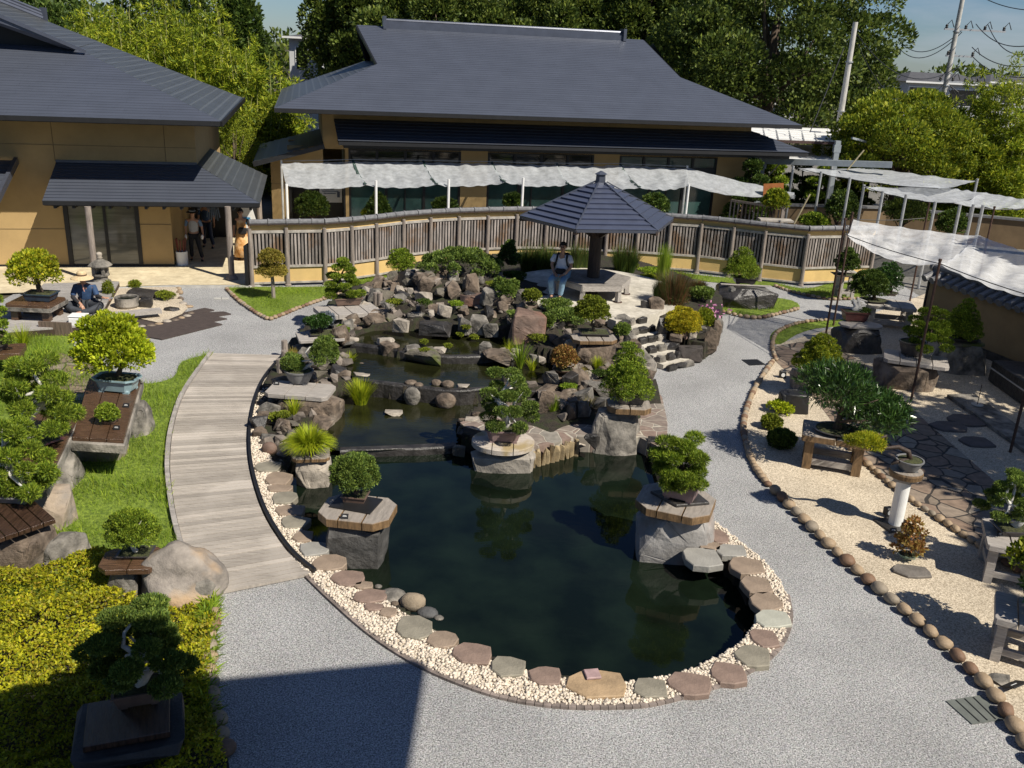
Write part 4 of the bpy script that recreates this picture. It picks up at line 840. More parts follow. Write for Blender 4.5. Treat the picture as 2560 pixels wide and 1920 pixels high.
RED,OLI,PAL,BRO=mat('flagstone_red_brown',(.215,.152,.12),.7,.22,4,.5,24),M_flago,M_flagp,M_flag
FSL=[(671,1165,66,28,OLI,'olive flat stone below the round brown rock, topmost of the left pond edging'),(696,1194,64,36,BRO,'rounded brown flat stone second from the top of the left edging'),(700,1219,66,20,BRO,'narrow brown flat stone squeezed between two larger ones on the left edging'),(712,1242,62,34,OLI,'square cut brown grey flat stone on the left pond edging'),
(725,1274,74,30,BRO,'tan flat stone half shaded on the left pond edging'),(738,1303,70,36,OLI,'grey brown flat stone beside the pond table boulder'),(758,1339,52,32,BRO,'small brown flat stone left of the pond table boulder'),(785,1370,76,40,PAL,'grey flat stone with a wet dark patch on the pond edging'),(826,1404,88,42,BRO,'brown flat stone with round wet spots on the pond edging'),
(870,1443,88,44,RED,'red brown flat stone with two dark wet spots'),(910,1461,50,20,BRO,'small tan flat stone touching the round boulders'),(926,1488,84,38,RED,'red brown flat stone just left of the grey round boulder'),(936,1515,54,20,RED,'small reddish flat stone below the round boulders'),(972,1527,46,26,BRO,'small brown flat stone at the foot of the tan round boulder'),
(1038,1566,94,62,OLI,'large grey tan flat stone right of the round boulder group'),(1108,1596,80,44,BRO,'medium brown flat stone on the near pond edge'),(1184,1631,102,58,RED,'dull red flat stone on the near pond edge'),(1273,1664,92,56,OLI,'olive grey flat stone on the near pond edge'),(1365,1687,86,50,RED,'dark red pointed flat stone on the near pond edge'),
(1494,1709,162,72,mat('flagstone_ochre',(.34,.24,.14),.7,.3,3,.5,24),'largest ochre flat stone carrying a small pink plate'),(1626,1717,84,54,OLI,'grey green flat stone right of the largest ochre one'),(1724,1708,114,60,RED,'wide red brown flat stone at the bottom right of the pond'),(1822,1681,100,64,RED,'plum red flat stone on the lower right pond edge'),
(1882,1638,92,60,OLI,'olive brown flat stone on the lower right pond edge'),(1913,1594,74,50,RED,'dark brown flat stone just below the pale one'),(1931,1544,94,48,mat('flagstone_pale_green',(.37,.37,.31),.7,.12,4,.3,24),'pale grey green flat stone, the lightest one of the pond edging'),(1918,1502,80,50,BRO,'brown flat stone just above the pale green one'),
(1892,1460,78,50,BRO,'warm brown flat stone on the right pond edge'),(1864,1413,90,46,BRO,'broad tan brown flat stone on the right pond edge'),(1829,1374,80,34,PAL,'grey flat stone with a dark wet patch near the right boulder'),(1798,1340,48,38,RED,'small reddish flat stone just right of the pine boulder'),(1758,1392,92,50,PAL,'thick grey flat stone over a dark rock at the water'),(1776,1364,56,24,BRO,'small dark brown flat stone behind the thick grey one')]
for f in FSL:flagstone(*f[:4],f[4],f[5])
mb=MB();P0=G(1481,1686,.09);mb.box((P0.x,P0.y,.095),(.17,.16,.03),.2,None,.006);tag(mb.build('small_plate',mat('pink_stone',(.38,.26,.25),.6)),'small pink rectangular plate lying on the largest ochre flagstone','plate')
bk_='boulders at the near pond edge'
rock(978,1512,76,66,-.05,M_rockg,'round','grey rounded boulder leftmost of the near pond boulders','boulder',bk_,'boulder',.8)
rock(1030,1530,66,76,-.05,mat('tan_rock',(.27,.215,.15),.85,.3,4,1,14,stain=(.2,.17,.13)),'round','tan standing rounded boulder in the middle of the near pond boulders','boulder',bk_,'boulder',.8)
rock(1067,1545,56,48,-.05,mat('charcoal_rock',(.08,.08,.08),.8,.3,5,1,14),'round','charcoal rounded boulder rightmost of the near pond boulders','boulder',bk_,'boulder',.8)
rock(1096,1548,26,22,-.03,M_rockg,'round','tiny grey stone right of the charcoal boulder',group=bk_);rock(986,1513,22,22,.0,M_rockb,'round','tiny tan stone in front of the near pond boulders',group=bk_);rock(945,1468,20,18,.03,M_rockg,'round','tiny grey stone left of the grey rounded boulder',group=bk_)
# ---- feature rocks of the rock garden
g_='large rocks of the waterfall'
FR_=[(1195,765,100,50,.82,M_rockr,'ang','wide flat red brown lintel rock above the waterfall'),(1180,755,40,78,.75,M_rockb,'ang','tall pointed brown rock standing right of the lintel rock'),(1075,745,52,60,.8,M_rockb,'ang','leaning brown rock left of the lintel rock'),(1045,745,28,34,.75,M_rockb,'ang','small upright brown rock left of the waterfall'),(1025,752,18,36,.7,M_rockl,'ang','thin pale standing stone left of the waterfall'),
(1018,742,62,74,.5,M_rockd,'ang','dark slanted slab with a straight top edge behind the left rocks'),(1228,770,62,62,.85,M_rockg,'ang','squarish grey rock with a mossy top by the plaza'),(1252,776,42,46,.8,M_rockb,'round','rounded brown rock below the mossy topped rock'),(965,815,96,56,.42,M_rockb,'ang','broad triangular flat brown rock left of the waterfall pool'),
(1000,835,44,48,.45,M_rockl,'ang','pale angular rock below the triangular one'),(1085,850,86,60,.37,M_rockd,'ang','dark wet rock face under the waterfall'),(1195,838,56,60,.42,M_rockg,'ang','upright grey rock in the waterfall wall'),(1225,845,44,46,.42,M_rockg,'ang','grey mossy footed rock at the right of the waterfall wall'),(1160,840,36,56,.42,M_rockg,'ang','grey brown rock in the middle of the waterfall wall'),(1105,740,56,32,.85,M_rockb,'ang','brown rock ledge in front of the juniper mound'),
(1040,795,46,24,.62,M_rockg,'ang','grey slab at the left rim of the waterfall'),(1078,788,18,18,.75,M_rockl,'ang','white pointed stone beside the waterfall'),(1222,795,44,26,.72,M_rockb,'ang','brown slab at the right rim of the waterfall'),
(1312,872,108,112,.35,M_rockr,'ang','big red brown boulder with a rusty orange stain below the plaza'),
(970,896,56,58,.15,M_rockb,'ang','mossy brown rock cluster on the left of the upper dam'),(962,866,44,30,.37,M_rockl,'ang','jagged grey rocks topping the left of the upper dam'),(1057,920,98,66,.15,M_rockm,'ang','mossy humped rock in the middle of the upper dam'),(1096,884,40,26,.38,M_rockl,'ang','pale thin slab on the mossy humped rock'),(1030,880,44,28,.38,M_rockg,'ang','grey slab on the left of the mossy humped rock'),
(1238,925,88,66,.15,M_rockb,'ang','large rough mossy rock at the right of the upper dam'),(1212,888,36,40,.37,M_rockg,'ang','small grey rock behind the rough mossy rock'),(1275,905,38,32,.3,M_rockl,'ang','pale grey rock right of the rough mossy rock'),
(1029,1014,42,62,-.12,M_rockg,'round','upright grey rock on the lower dam'),(1026,962,34,22,.2,M_rockb,'round','round brown stone topping the upright dam rock'),(1046,966,24,18,.2,M_rockb,'round','small brown stone beside the topping stone'),(1090,965,28,26,.2,M_rockb,'round','brown rounded stone left of the mossy pair on the lower dam'),(1118,970,34,30,.2,M_rockb,'round','brown rounded stone right of the mossy pair on the lower dam'),(1112,1022,54,56,-.12,M_rockb,'round','dark rock with a pale streak under the mossy pair'),(1160,972,40,18,.2,M_rockl,'ang','pale flat stone at the right of the lower dam'),
(870,830,38,44,.3,M_rockl,'ang','pale faceted rock left of the upper pool'),(896,838,26,30,.3,M_rockb,'round','brown egg shaped rock left of the upper pool'),(845,858,40,40,.25,M_rockg,'ang','grey rock behind the round potted juniper'),(882,866,30,30,.25,M_rockl,'ang','pale cracked rock at the left end of the upper dam'),(903,933,40,38,.0,M_rockb,'round','brown dome shaped rock at the left of the middle pool'),(855,970,46,56,-.05,M_rockb,'ang','dark brown rock behind the left table'),(905,945,50,18,.15,M_rockl,'ang','flat pale slab at the left end of the middle pool'),(862,985,42,44,-.12,M_rockg,'ang','grey rock at the waterline beside the left table'),(862,915,22,30,.1,M_rockb,'round','small round brown rock beside the green tuft'),
(983,1040,50,18,-.12,M_rockl,'ang','flat grey stone lying alone in the middle of the pool'),
(671,1136,40,46,.02,M_rockr,'round','round orange brown rock beside the boardwalk edge'),(665,1060,46,44,.02,M_rockb,'ang','brown rock in the pebbles beside the boardwalk'),(650,1018,28,28,.0,M_rockb,'round','small brown rock at the upper pebble band'),(690,1020,60,26,.05,M_rockd,'ang','dark twisted rock left of the table boulder'),(700,1080,54,50,.02,M_rockb,'ang','broad brown rock carrying the small green tray'),(672,1105,44,34,.02,M_rockg,'ang','crumpled grey rock between pebbles and broad brown rock'),
(1155,1064,38,28,-.05,M_rockb,'ang','dark brown rock at the water left of the central bonsai'),(1178,1062,44,30,-.02,M_rockl,'ang','pale slab at the terrace corner left of the central bonsai'),(1192,1040,34,28,.05,M_rockb,'ang','tan rock left of the central bonsai crown'),(1146,1143,34,40,-.25,M_rockm,'ang','small mossy pointed rock in the water below the terrace'),(1170,1088,60,26,-.05,M_rockd,'ang','dark wet flat slab between terrace and water'),
(1365,1042,44,78,.05,M_rockb,'ang','tall brown rock at the left end of the terrace wall'),(1425,1010,46,48,.08,M_rockb,'ang','wide brown rock in the terrace wall'),(1460,1020,34,52,.05,M_rockb,'ang','brown rock in the middle of the terrace wall'),(1500,995,60,56,.1,M_rockb,'ang','flat faced brown rock in the terrace wall'),(1405,1030,28,36,.05,M_rockg,'ang','small grey rock low in the terrace wall'),(1433,1035,36,46,.05,M_rockb,'ang','rough brown rock low in the terrace wall'),(1465,1020,30,30,.05,M_rockb,'round','rounded brown rock low in the terrace wall'),
(1390,955,34,22,.3,M_rockb,'ang','flat brown rock left of the orange maple pedestal'),(1412,955,48,34,.25,M_rockb,'ang','square brown rock under the orange maple'),(1352,910,30,26,.35,M_rockl,'ang','pale shard on the shore of the middle pool'),(1330,905,26,26,.35,M_rockg,'ang','grey shard on the shore of the middle pool'),(1290,885,30,22,.42,M_rockl,'ang','pale pointed shard below the red brown boulder'),(1258,882,20,20,.42,M_rockl,'ang','small pale pyramid stone below the red brown boulder'),
(1395,815,36,30,.6,M_rockb,'round','brown rock among the plaza junipers'),(1425,815,26,22,.65,M_rockb,'round','small brown rock among the plaza junipers'),(1500,815,28,26,.6,M_rockb,'ang','pointed brown rock under the round shrub'),(1478,1120,40,50,.0,M_rockd,'ang','dark rock left of the large terrace boulder'),(1445,1112,46,22,-.1,M_rockl,'ang','pale stone lapped by water at the terrace foot'),(1632,1125,36,42,-.1,M_rockd,'ang','dark rock right of the large terrace boulder'),(1755,1425,86,46,-.2,M_rockd,'ang','dark rock under the thick grey flagstone'),(1808,1420,22,24,-.15,M_rockb,'round','small brown stone at the water near the thick flagstone')]
for x,y,w,h,z,m,k,lab in FR_:rock(x,y,w,h,z,m,k,lab,'rock',g_ if y<900 else 'large rocks of the water garden')
# bare fill rocks, scattered between the larger ones
FILL=[]
def fill(poly,n,r0,r1,label,group,mats,seed,z=None):
    P=[G(x,y,.2) for x,y in poly];X=np.array([(p.x,p.y) for p in P]);lo,hi=X.min(0),X.max(0);r=random.Random(seed);pts=[];t=0
    while len(pts)<n and t<6000:
        t+=1;x,y=r.uniform(lo[0],hi[0]),r.uniform(lo[1],hi[1]);s=r.uniform(r0,r1)
        if not inside(x,y,P) or any(inside(x,y,Q) for Q,_ in POOLS) or inside(x,y,PL):continue
        if all((x-a)**2+(y-b)**2>((s+c)*.33)**2 for a,b,c in pts):pts.append((x,y,s))
    for x,y,s in pts:FILL.append((s,x,y,label,group,mats,seed))
MX=[M_rockg,M_rockb,M_rockb,M_rockb,M_rockg,M_rockl,M_rockd,M_rockm]
fill([(640,1030),(690,950),(700,900),(760,850),(850,810),(930,800),(960,830),(900,860),(860,890),(880,950),(840,1000),(820,1060),(845,1120),(770,1150),(700,1150),(665,1110)],90,.24,.58,'angular brown or grey rock packed on the left bank of the stepped pools','fill rocks on the left bank',MX,11)
fill([(840,800),(930,740),(1000,700),(1060,740),(1080,790),(1010,835),(900,830)],70,.26,.62,'angular rock scattered on the slope left of the waterfall','fill rocks on the slope left of the waterfall',MX,12)
fill([(1080,765),(1260,770),(1340,800),(1330,850),(1100,845),(1040,830)],48,.26,.56,'angular rock packed into the waterfall wall','fill rocks in the waterfall wall',MX,13)
fill([(1250,850),(1330,850),(1430,870),(1600,890),(1620,950),(1500,985),(1370,1010),(1230,1010),(1290,960),(1390,960),(1390,900)],64,.26,.56,'angular rock packed on the right bank of the stepped pools','fill rocks on the right bank',MX,14)
fill([(1380,985),(1580,975),(1580,1000),(1400,1045)],22,.3,.5,'brown rock in the low wall behind the terrace','fill rocks of the terrace wall',[M_rockb,M_rockb,M_rockg],15)
_g=[(700,900),(760,840),(850,790),(940,735),(1010,695),(1250,760),(1340,795),(1330,850),(1430,860),(1600,890),(1620,950),(1480,1000),(1370,1020),(1230,1020),(1290,960),(1390,960),(1390,900),(1290,850),(1000,840),(900,845),(870,890),(885,960),(830,1000),(820,1070),(840,1130),(700,1150),(650,1100),(640,1030)]
fill(_g,330,.09,.19,'','',MX,16)
FILL.sort(key=lambda t:-t[0]);rub=MB()
for k,(s,x,y,label,group,mats,sd_) in enumerate(FILL):
    _seed[0]+=1;r=random.Random(k*7+sd_);h=s*r.uniform(.4,.95);mb=hull(s*1.05,s*r.uniform(.6,1),h,_seed[0],.75,13,2 if s>.3 else 1,.022,0,.03);L0=Vector((x,y,HZ(x,y)-.06));E0=(r.uniform(-.3,.3),r.uniform(-.3,.3),r.uniform(0,6))
    if k<165 and s>.2:
        o=mb.build('rock',r.choice(mats));o.location=L0;o.rotation_euler=E0;tag(o,label,'rock',group)
    else:
        from mathutils import Euler
        M_=Euler(E0).to_matrix();rub.add([M_@Vector(v)+L0 for v in mb.v],mb.f)
stuff(rub.build('rubble',mat('rubble_stone',(.19,.16,.135),.85,.4,3,1.2,10,island=.4)),'small broken stones packed between the larger rocks of the water garden','rubble')
# left rim posts and stones beside the path
for i,(x,y,h) in enumerate([(712,880,30),(712,905,30),(700,930,34),(925,760,26),(940,765,34),(950,762,30),(912,758,22)]):
    p=locz(x,y);s=pxm(p.y);mb=MB();mb.tube([(0,0,-.1),(0,0,h*s)],[.075,.07],8);o=mb.build('log_stake',M_post);o.location=p;tag(o,'short upright log stake %s'%('at the left rim of the rock garden by the path' if y>800 else 'in the row behind the left bonsai table'),'stake','log stakes at the left rim' if y>800 else 'log stakes behind the left table')
# terrace edge blocks towards the water
for i in range(11):
    x=1322+i*12;y=1131-i*3.1;p=G(x,y,.05);mb=hull(.12,.14,.40,900+i,.4,14,0,0,0,.06);o=mb.build('edge_block',mat('ochre_block',(.30,.23,.13),.8,.35,6,.6,30));o.location=(p.x,p.y,-.33);tag(o,'upright ochre stone block lining the terrace edge above the water','stone','upright blocks lining the terrace edge')
# dams between the pools
def dam(px,z1,z0,label,w=.2):
    C=gcurve(px,z1,4);mb=MB()
    n=len(C);V=[]
    for i,p in enumerate(C):
        t=(C[min(i+1,n-1)]-C[max(i-1,0)]).normalized();q=Vector((t.y,-t.x,0));j=.05*noise.noise(Vector((p.x*3,p.y*3,z1)))
        V+=[p+q*(w*.55+j)+Vector((0,0,z0-z1)),p+q*(w*.5+j)+Vector((0,0,-.03)),p+q*(w*.38+j),p-q*w*.5,p-q*w*.5+Vector((0,0,z0-z1))]
    mb.add(V,[(i*5+k,i*5+k+1,i*5+k+6,i*5+k+5) for i in range(n-1) for k in range(4)]+[(0,1,2,3,4),tuple(range((n-1)*5+4,(n-1)*5-1,-1))])
    o=mb.build('dam',M_rockd);tag(o,label,'dam','dams between the pools')
dam([(850,1122),(1000,1117),(1140,1110)],-.105,-.6,'long straight dark beam dam between the lowest pool and the pond',.16)
dam([(900,948),(985,958),(1070,968),(1150,973),(1240,966)],.203,-.5,'curved dark wet dam below the middle pool',.13)
dam([(880,857),(985,871),(1090,887),(1195,888),(1285,878)],.373,-.2,'curved dark wet dam below the upper pool',.13)
# ---- steps and retaining stones
struct(sheet('path',STEP[:2]+[G(1790,890,0),G(1610,900,0)],.001,M_path))
st=thing('stone_steps','pale topped steps with dark stone risers climbing to the pavilion','steps',G(1700,925,0))
sb=G(1668,934,0);stt=G(1545,800,.75);dirv=Vector((stt.x-sb.x,stt.y-sb.y,0));Ls=dirv.length;dirv.normalize();side=Vector((-dirv.y,dirv.x,0))*-1
c0=G(1704,922,0);c1_=G(1562,792,.75);dv=Vector((c1_.x-c0.x,c1_.y-c0.y,0));Ld=dv.length;dv.normalize();sdv=Vector((dv.y,-dv.x,0))
nst=6
for i in range(nst):
    z1=.75*(i+1)/nst;c=Vector((c0.x,c0.y,0))+dv*(Ld*i/nst);wd_=.45
    a=c+sdv*wd_;b=c-sdv*wd_;e=dv*(Ld/nst+.12)
    q=[a+dv*.16,b+dv*.16,b+e,a+e];mb=MB();mb.prism(q,0,z1);mb.build('tread',M_plaza,st,world=True)
    for j in range(3):
        r=a.lerp(b,(j+.5)/3);mb=hull(wd_*2/3*1.04,.16,z1-max(0,z1-.24)+.01,500+i*7+j,.35,20,1,.01);
        mb.v=[tuple(Vector((r.x,r.y,max(0,z1-.22)))+sdv*v[0]+dv*(v[1]+.04)+Vector((0,0,v[2]))) for v in mb.v]
        mb.build('riser_stone',M_rockd if (i+j)%3 else M_rockg,st,world=True)
rg='stones retaining the plaza bed and steps'
for x,y,w,h,z,m,lab in [(1555,830,40,50,.45,M_rockg,'top kerb rock left of the steps'),(1725,908,76,64,0,mat('dark_block_rock',(.06,.05,.045),.8,.4,4,1,12),'big dark squarish rock at the right foot of the steps'),(1772,890,36,80,0,M_rockb,'brown standing rock at the corner of the retaining wall'),(1788,868,26,70,0,M_rockb,'narrow brown rock at the right side of the retaining wall'),
 (1795,845,22,60,0,M_rockg,'narrow grey rock at the right end of the retaining wall'),(1640,780,44,44,.7,M_rockb,'brown rock at the top right of the steps'),(1612,775,24,30,.72,M_rockd,'dark rock at the top of the steps'),(1655,838,30,50,.5,M_rockd,'dark leaning rock beside the middle steps'),(1690,858,36,32,.4,M_rockb,'brown rock under the yellow flowers'),(1706,848,30,28,.45,M_rockr,'reddish rock under the yellow flowers'),(1732,848,30,28,.45,M_rockl,'pale rock under the yellow flowers'),(1755,840,30,30,.4,M_rockg,'grey flat rock right of the pale one'),(1775,825,34,30,.35,M_rockg,'mossy grey rock at the right of the flower bed'),(1680,880,40,34,.2,M_rockd,'dark rock between steps and flower bed'),(1700,798,30,20,.6,M_rockb,'small brown rock hidden in the flower bed')]:
    rock(x,y,w,h,z,m,'ang',lab,'rock',rg)
for i,(pa,pb,wk,lab) in enumerate((((1640,942,-.05),(1584,862,.36),.30,'long slanted kerb rock along the lower left side of the steps'),((1588,868,.30),(1540,815,.66),.26,'upper slanted kerb rock along the left side of the steps'))):
    a=G(*pa);b=G(*pb);v=b-a;mb=hull(wk,v.length*1.12,.42,700+i,.45,22,2,.012);mb.v=[(x,y,z_-.25) for x,y,z_ in mb.v];o=mb.build('kerb_rock',M_rockg);o.rotation_mode='QUATERNION';o.rotation_quaternion=v.to_track_quat('Y','Z');o.location=(a+b)/2;tag(o,lab,'rock',rg)
# cobble kerbs
def cobbles(px,size,label,group,m,seed,jit=.1,sp=1.0,asp=.72):
    C=gcurve(px,.0,8);l=arclen(C);n=int(l[-1]/(size*sp));r=random.Random(seed);vars_=[]
    for k in range(5):
        mb=roundrock(size*1.0,size*asp,size*.62,seed+k*3.3,2,.14);o=mb.build('cobble',m[k%len(m)],smooth=True);vars_.append(o);tag(o,label,'stone',group)
    for i in range(n):
        p=at_len(C,l,(i+.5)/n);q=at_len(C,l,min(1,(i+.7)/n));a=math.atan2(q.y-p.y,q.x-p.x)
        o=vars_[i] if i<5 else vars_[r.randrange(5)].copy()
        if i>=5:COL.objects.link(o)
        k=r.uniform(.88,1.12);o.location=(p.x,p.y,.005);o.rotation_euler=(0,0,a+r.uniform(-.25,.25));o.scale=(k,k*r.uniform(.9,1.2),k)
CBM=[M_cob,M_cobd,M_cob,mat('grey_tan_cobble',(.24,.20,.15),.7,.3,6,.4,30),M_cob]
cobbles([(1932,905),(1888,972),(1862,1040),(1860,1095),(1883,1165),(1923,1220)],.17,'small flat tan cobble in the upper stretch of the kerb between path and gravel','cobbles of the upper path kerb',CBM,21,sp=.8)
cobbles([(1928,1226),(1990,1288),(2080,1378),(2180,1468),(2300,1568),(2400,1658),(2480,1743),(2545,1843),(2600,1930)],.24,'rounded tan brown cobble in the long kerb between path and gravel','cobbles of the lower path kerb',CBM,22)
cobbles([(2080,1085),(2130,1130),(2240,1228),(2370,1318),(2500,1405),(2600,1470)],.17,'small tan cobble in the kerb between gravel and flagstone path','cobbles of the flagstone path kerb',CBM,23)
cobbles([(541,1530),(527,1600),(526,1680),(532,1750),(548,1820),(570,1900)],.21,'rounded tan cobble along the azalea bed beside the path','cobbles of the azalea bed kerb',CBM,24,asp=.8)
cobbles([(566,724),(600,757),(662,797),(690,796),(760,768),(850,738),(930,719),(985,706)],.16,'small tan stone along the pointed lawn bed','stones edging the pointed lawn bed',CBM,25,sp=.95)
cobbles([(1700,737),(1760,768),(1830,788),(1888,798),(1945,788),(1998,774)],.18,'small tan stone around the grass island','stones edging the grass island',CBM,26)
cobbles([(1935,716),(1985,733),(2070,750),(2160,748)],.16,'small tan stone along the right grass verge','stones edging the right grass verge',CBM,27)
cobbles([(1940,905),(1930,868),(1945,832),(2000,810),(2070,803)],.16,'small stone edging the mossy tip of the gravel bed','stones edging the mossy gravel tip',CBM,28)
# drain covers
def cover(label,px,m,grate=0):
    P=[G(x,y,.012) for x,y in px];c=sum(P,Vector())/4;r=thing('drain_cover',label,'drain cover',c)
    mb=MB();mb.prism(P,.004,.014);mb.build('frame',m,r,world=True)
    mb=MB()
    for i in range(1,grate):
        a=P[0].lerp(P[1],i/grate);b=P[3].lerp(P[2],i/grate);mb.beam(a.lerp(b,.04)+Vector((0,0,.004)),a.lerp(b,.96)+Vector((0,0,.004)),.014,.006)
    mb.build('grooves',M_black,r,world=True)
M_plate=mat('green_grey_plate',(.13,.14,.125),.55,.15,5,.2,40)
cover('large grey green drain cover in the near right of the path',[(2365,1752),(2452,1738),(2512,1798),(2430,1810)],M_plate,4)
cover('dark slotted drain cover in the path behind the steps',[(1854,899),(1893,898),(1914,911),(1874,913)],M_black,5)
cover('small plain cover in the path beside the flower bed',[(1788,780),(1808,778),(1822,787),(1795,789)],M_plate,2)
cover('pair of tiny pale covers near the terrace',[(535,744),(572,744),(572,748),(535,748)],M_conc,2)
mb=MB();mb.prism([G(x,y) for x,y in [(340,800),(430,790),(512,772),(536,777),(508,784),(560,781),(578,787),(540,793),(568,799),(530,806),(556,813),(405,851),(372,845),(330,850)]],.004,.03);tag(mb.build('board_mat',mat('dark_plank_mat',(.06,.045,.04),.8,.4,6,.4,20,stretch=(1,8,1))),'dark brown plank mat lying on the path below the little rock garden','mat')
for x,y,w,h,lab in ((2310,1068,96,40,'upper right dark stepping stone in the gravel'),(2275,1092-28+5,0,0,''),(2440,1050,110,44,'')):
    pass
for x,y,w,h,a,lab in ((2416,1048,94,38,0,'dark stepping stone farthest right in the gravel'),(2371,1064,92,34,0,'dark stepping stone left of the farthest one'),(2442,1103,82,36,0,'dark stepping stone nearest in the gravel')):
    o=flagstone(x,y,w,h*.8,mat('stepping_stone',(.10,.085,.08),.8,.25,4,.5,22),lab,.05,.05,9,'stepping stones in the gravel')
# ================================================================ PAVILION AND BENCH
c=(G(1300,538,2.8)+G(1683,544,2.8))/2;rad=(G(1300,538,2.8)-G(1683,544,2.8)).length/2
cx,cy=c.x,c.y;a0=math.atan2(G(1683,544,2.8).y-G(1300,538,2.8).y,G(1683,544,2.8).x-G(1300,538,2.8).x)
pv=thing('pavilion','small hexagonal pavilion with stepped blue grey metal roof on one dark post','pavilion',(cx,cy,.76))
zE=2.0;zA=2.86;hexp=lambda r,z:[Vector((r*math.cos(a0+k*math.pi/3),r*math.sin(a0+k*math.pi/3),z)) for k in range(6)]
mb=MB();E6=hexp(rad,zE);A6=hexp(.16,zA)
for k in range(6):courses(mb,E6[k],E6[(k+1)%6],A6[(k+1)%6],A6[k],9,.045)
mb.build('roof',mat('pavilion_metal',(.10,.115,.17),.3,.1,3,.05,40,metal=.4,spec=.6),pv)
mb=MB()
for k in range(6):mb.beam(E6[k]+Vector((0,0,.03)),A6[k]+Vector((0,0,.05)),.035,.03)
mb.build('hip_strip',M_slate,pv)
mb=MB();mb.add(hexp(rad-.03,zE-.05)+[Vector((0,0,zE+.3))],[(1,0,6),(2,1,6),(3,2,6),(4,3,6),(5,4,6),(0,5,6)])
fs_=MB()
for k in range(6):fs_.beam(E6[k]*.995+Vector((0,0,-.01*0+.0)),E6[(k+1)%6]*.995,.04,.07)
fs_.build('fascia',M_slate,pv)
for k in range(6):mb.beam(Vector((.1*math.cos(a0+k*math.pi/3),.1*math.sin(a0+k*math.pi/3),zE-.45)),E6[k]*.38+Vector((0,0,zE*.62-.02)),.09,.12);mb.beam(Vector((0,0,zE-.02)),E6[k]-Vector((0,0,.05)),.08,.1)
mb.build('rafters',M_woodd,pv)
mb=MB();mb.lathe([(.26,2.78),(.13,2.90),(.12,3.08),(.17,3.10),(.02,3.18)],6,(0,0,0),rot=a0-math.pi/6);mb.build('finial',M_slate,pv)
mb=MB();mb.lathe([(.17,0),(.165,1.2),(.15,2.1)],12);mb.build('post',M_woodd,pv)
bn=thing('hexagonal_bench','weathered grey hexagonal bench around the pavilion post','bench',(cx,cy,.77))
M_bench=mat('bench_wood',(.23,.21,.19),.75,.28,5,.6,30,island=.15)
rb=1.02;zb_=.46
for k in range(6):
    o=MB()
    a=hexp(rb,zb_);i6=hexp(.18,zb_)
    for j in range(5):
        t0=j/5+.006;t1=(j+1)/5-.006
        q=[a[k].lerp(i6[k],t0),a[(k+1)%6].lerp(i6[(k+1)%6],t0),a[(k+1)%6].lerp(i6[(k+1)%6],t1),a[k].lerp(i6[k],t1)]
        cc=sum(q,Vector())/4;q=[cc+(p-cc)*.995 for p in q];o.prism(q,zb_-.05,zb_)
    o.build('seat_section',M_bench,bn)
    mb=MB();e=hexp(rb-.02,zb_-.1);mb.beam(e[k],e[(k+1)%6],.04,.13);mb.build('apron',M_wood,bn)
    p=hexp(rb-.09,0)[k];mb=MB();mb.box((p.x,p.y,.21),(.11,.11,.42),a0+k*math.pi/3);lg=mb.build('leg',M_wood,bn);mb=MB();mb.lathe([(.12,0),(.12,.012)],10,(p.x,p.y,0));mb.build('foot_plate',M_rust,lg)
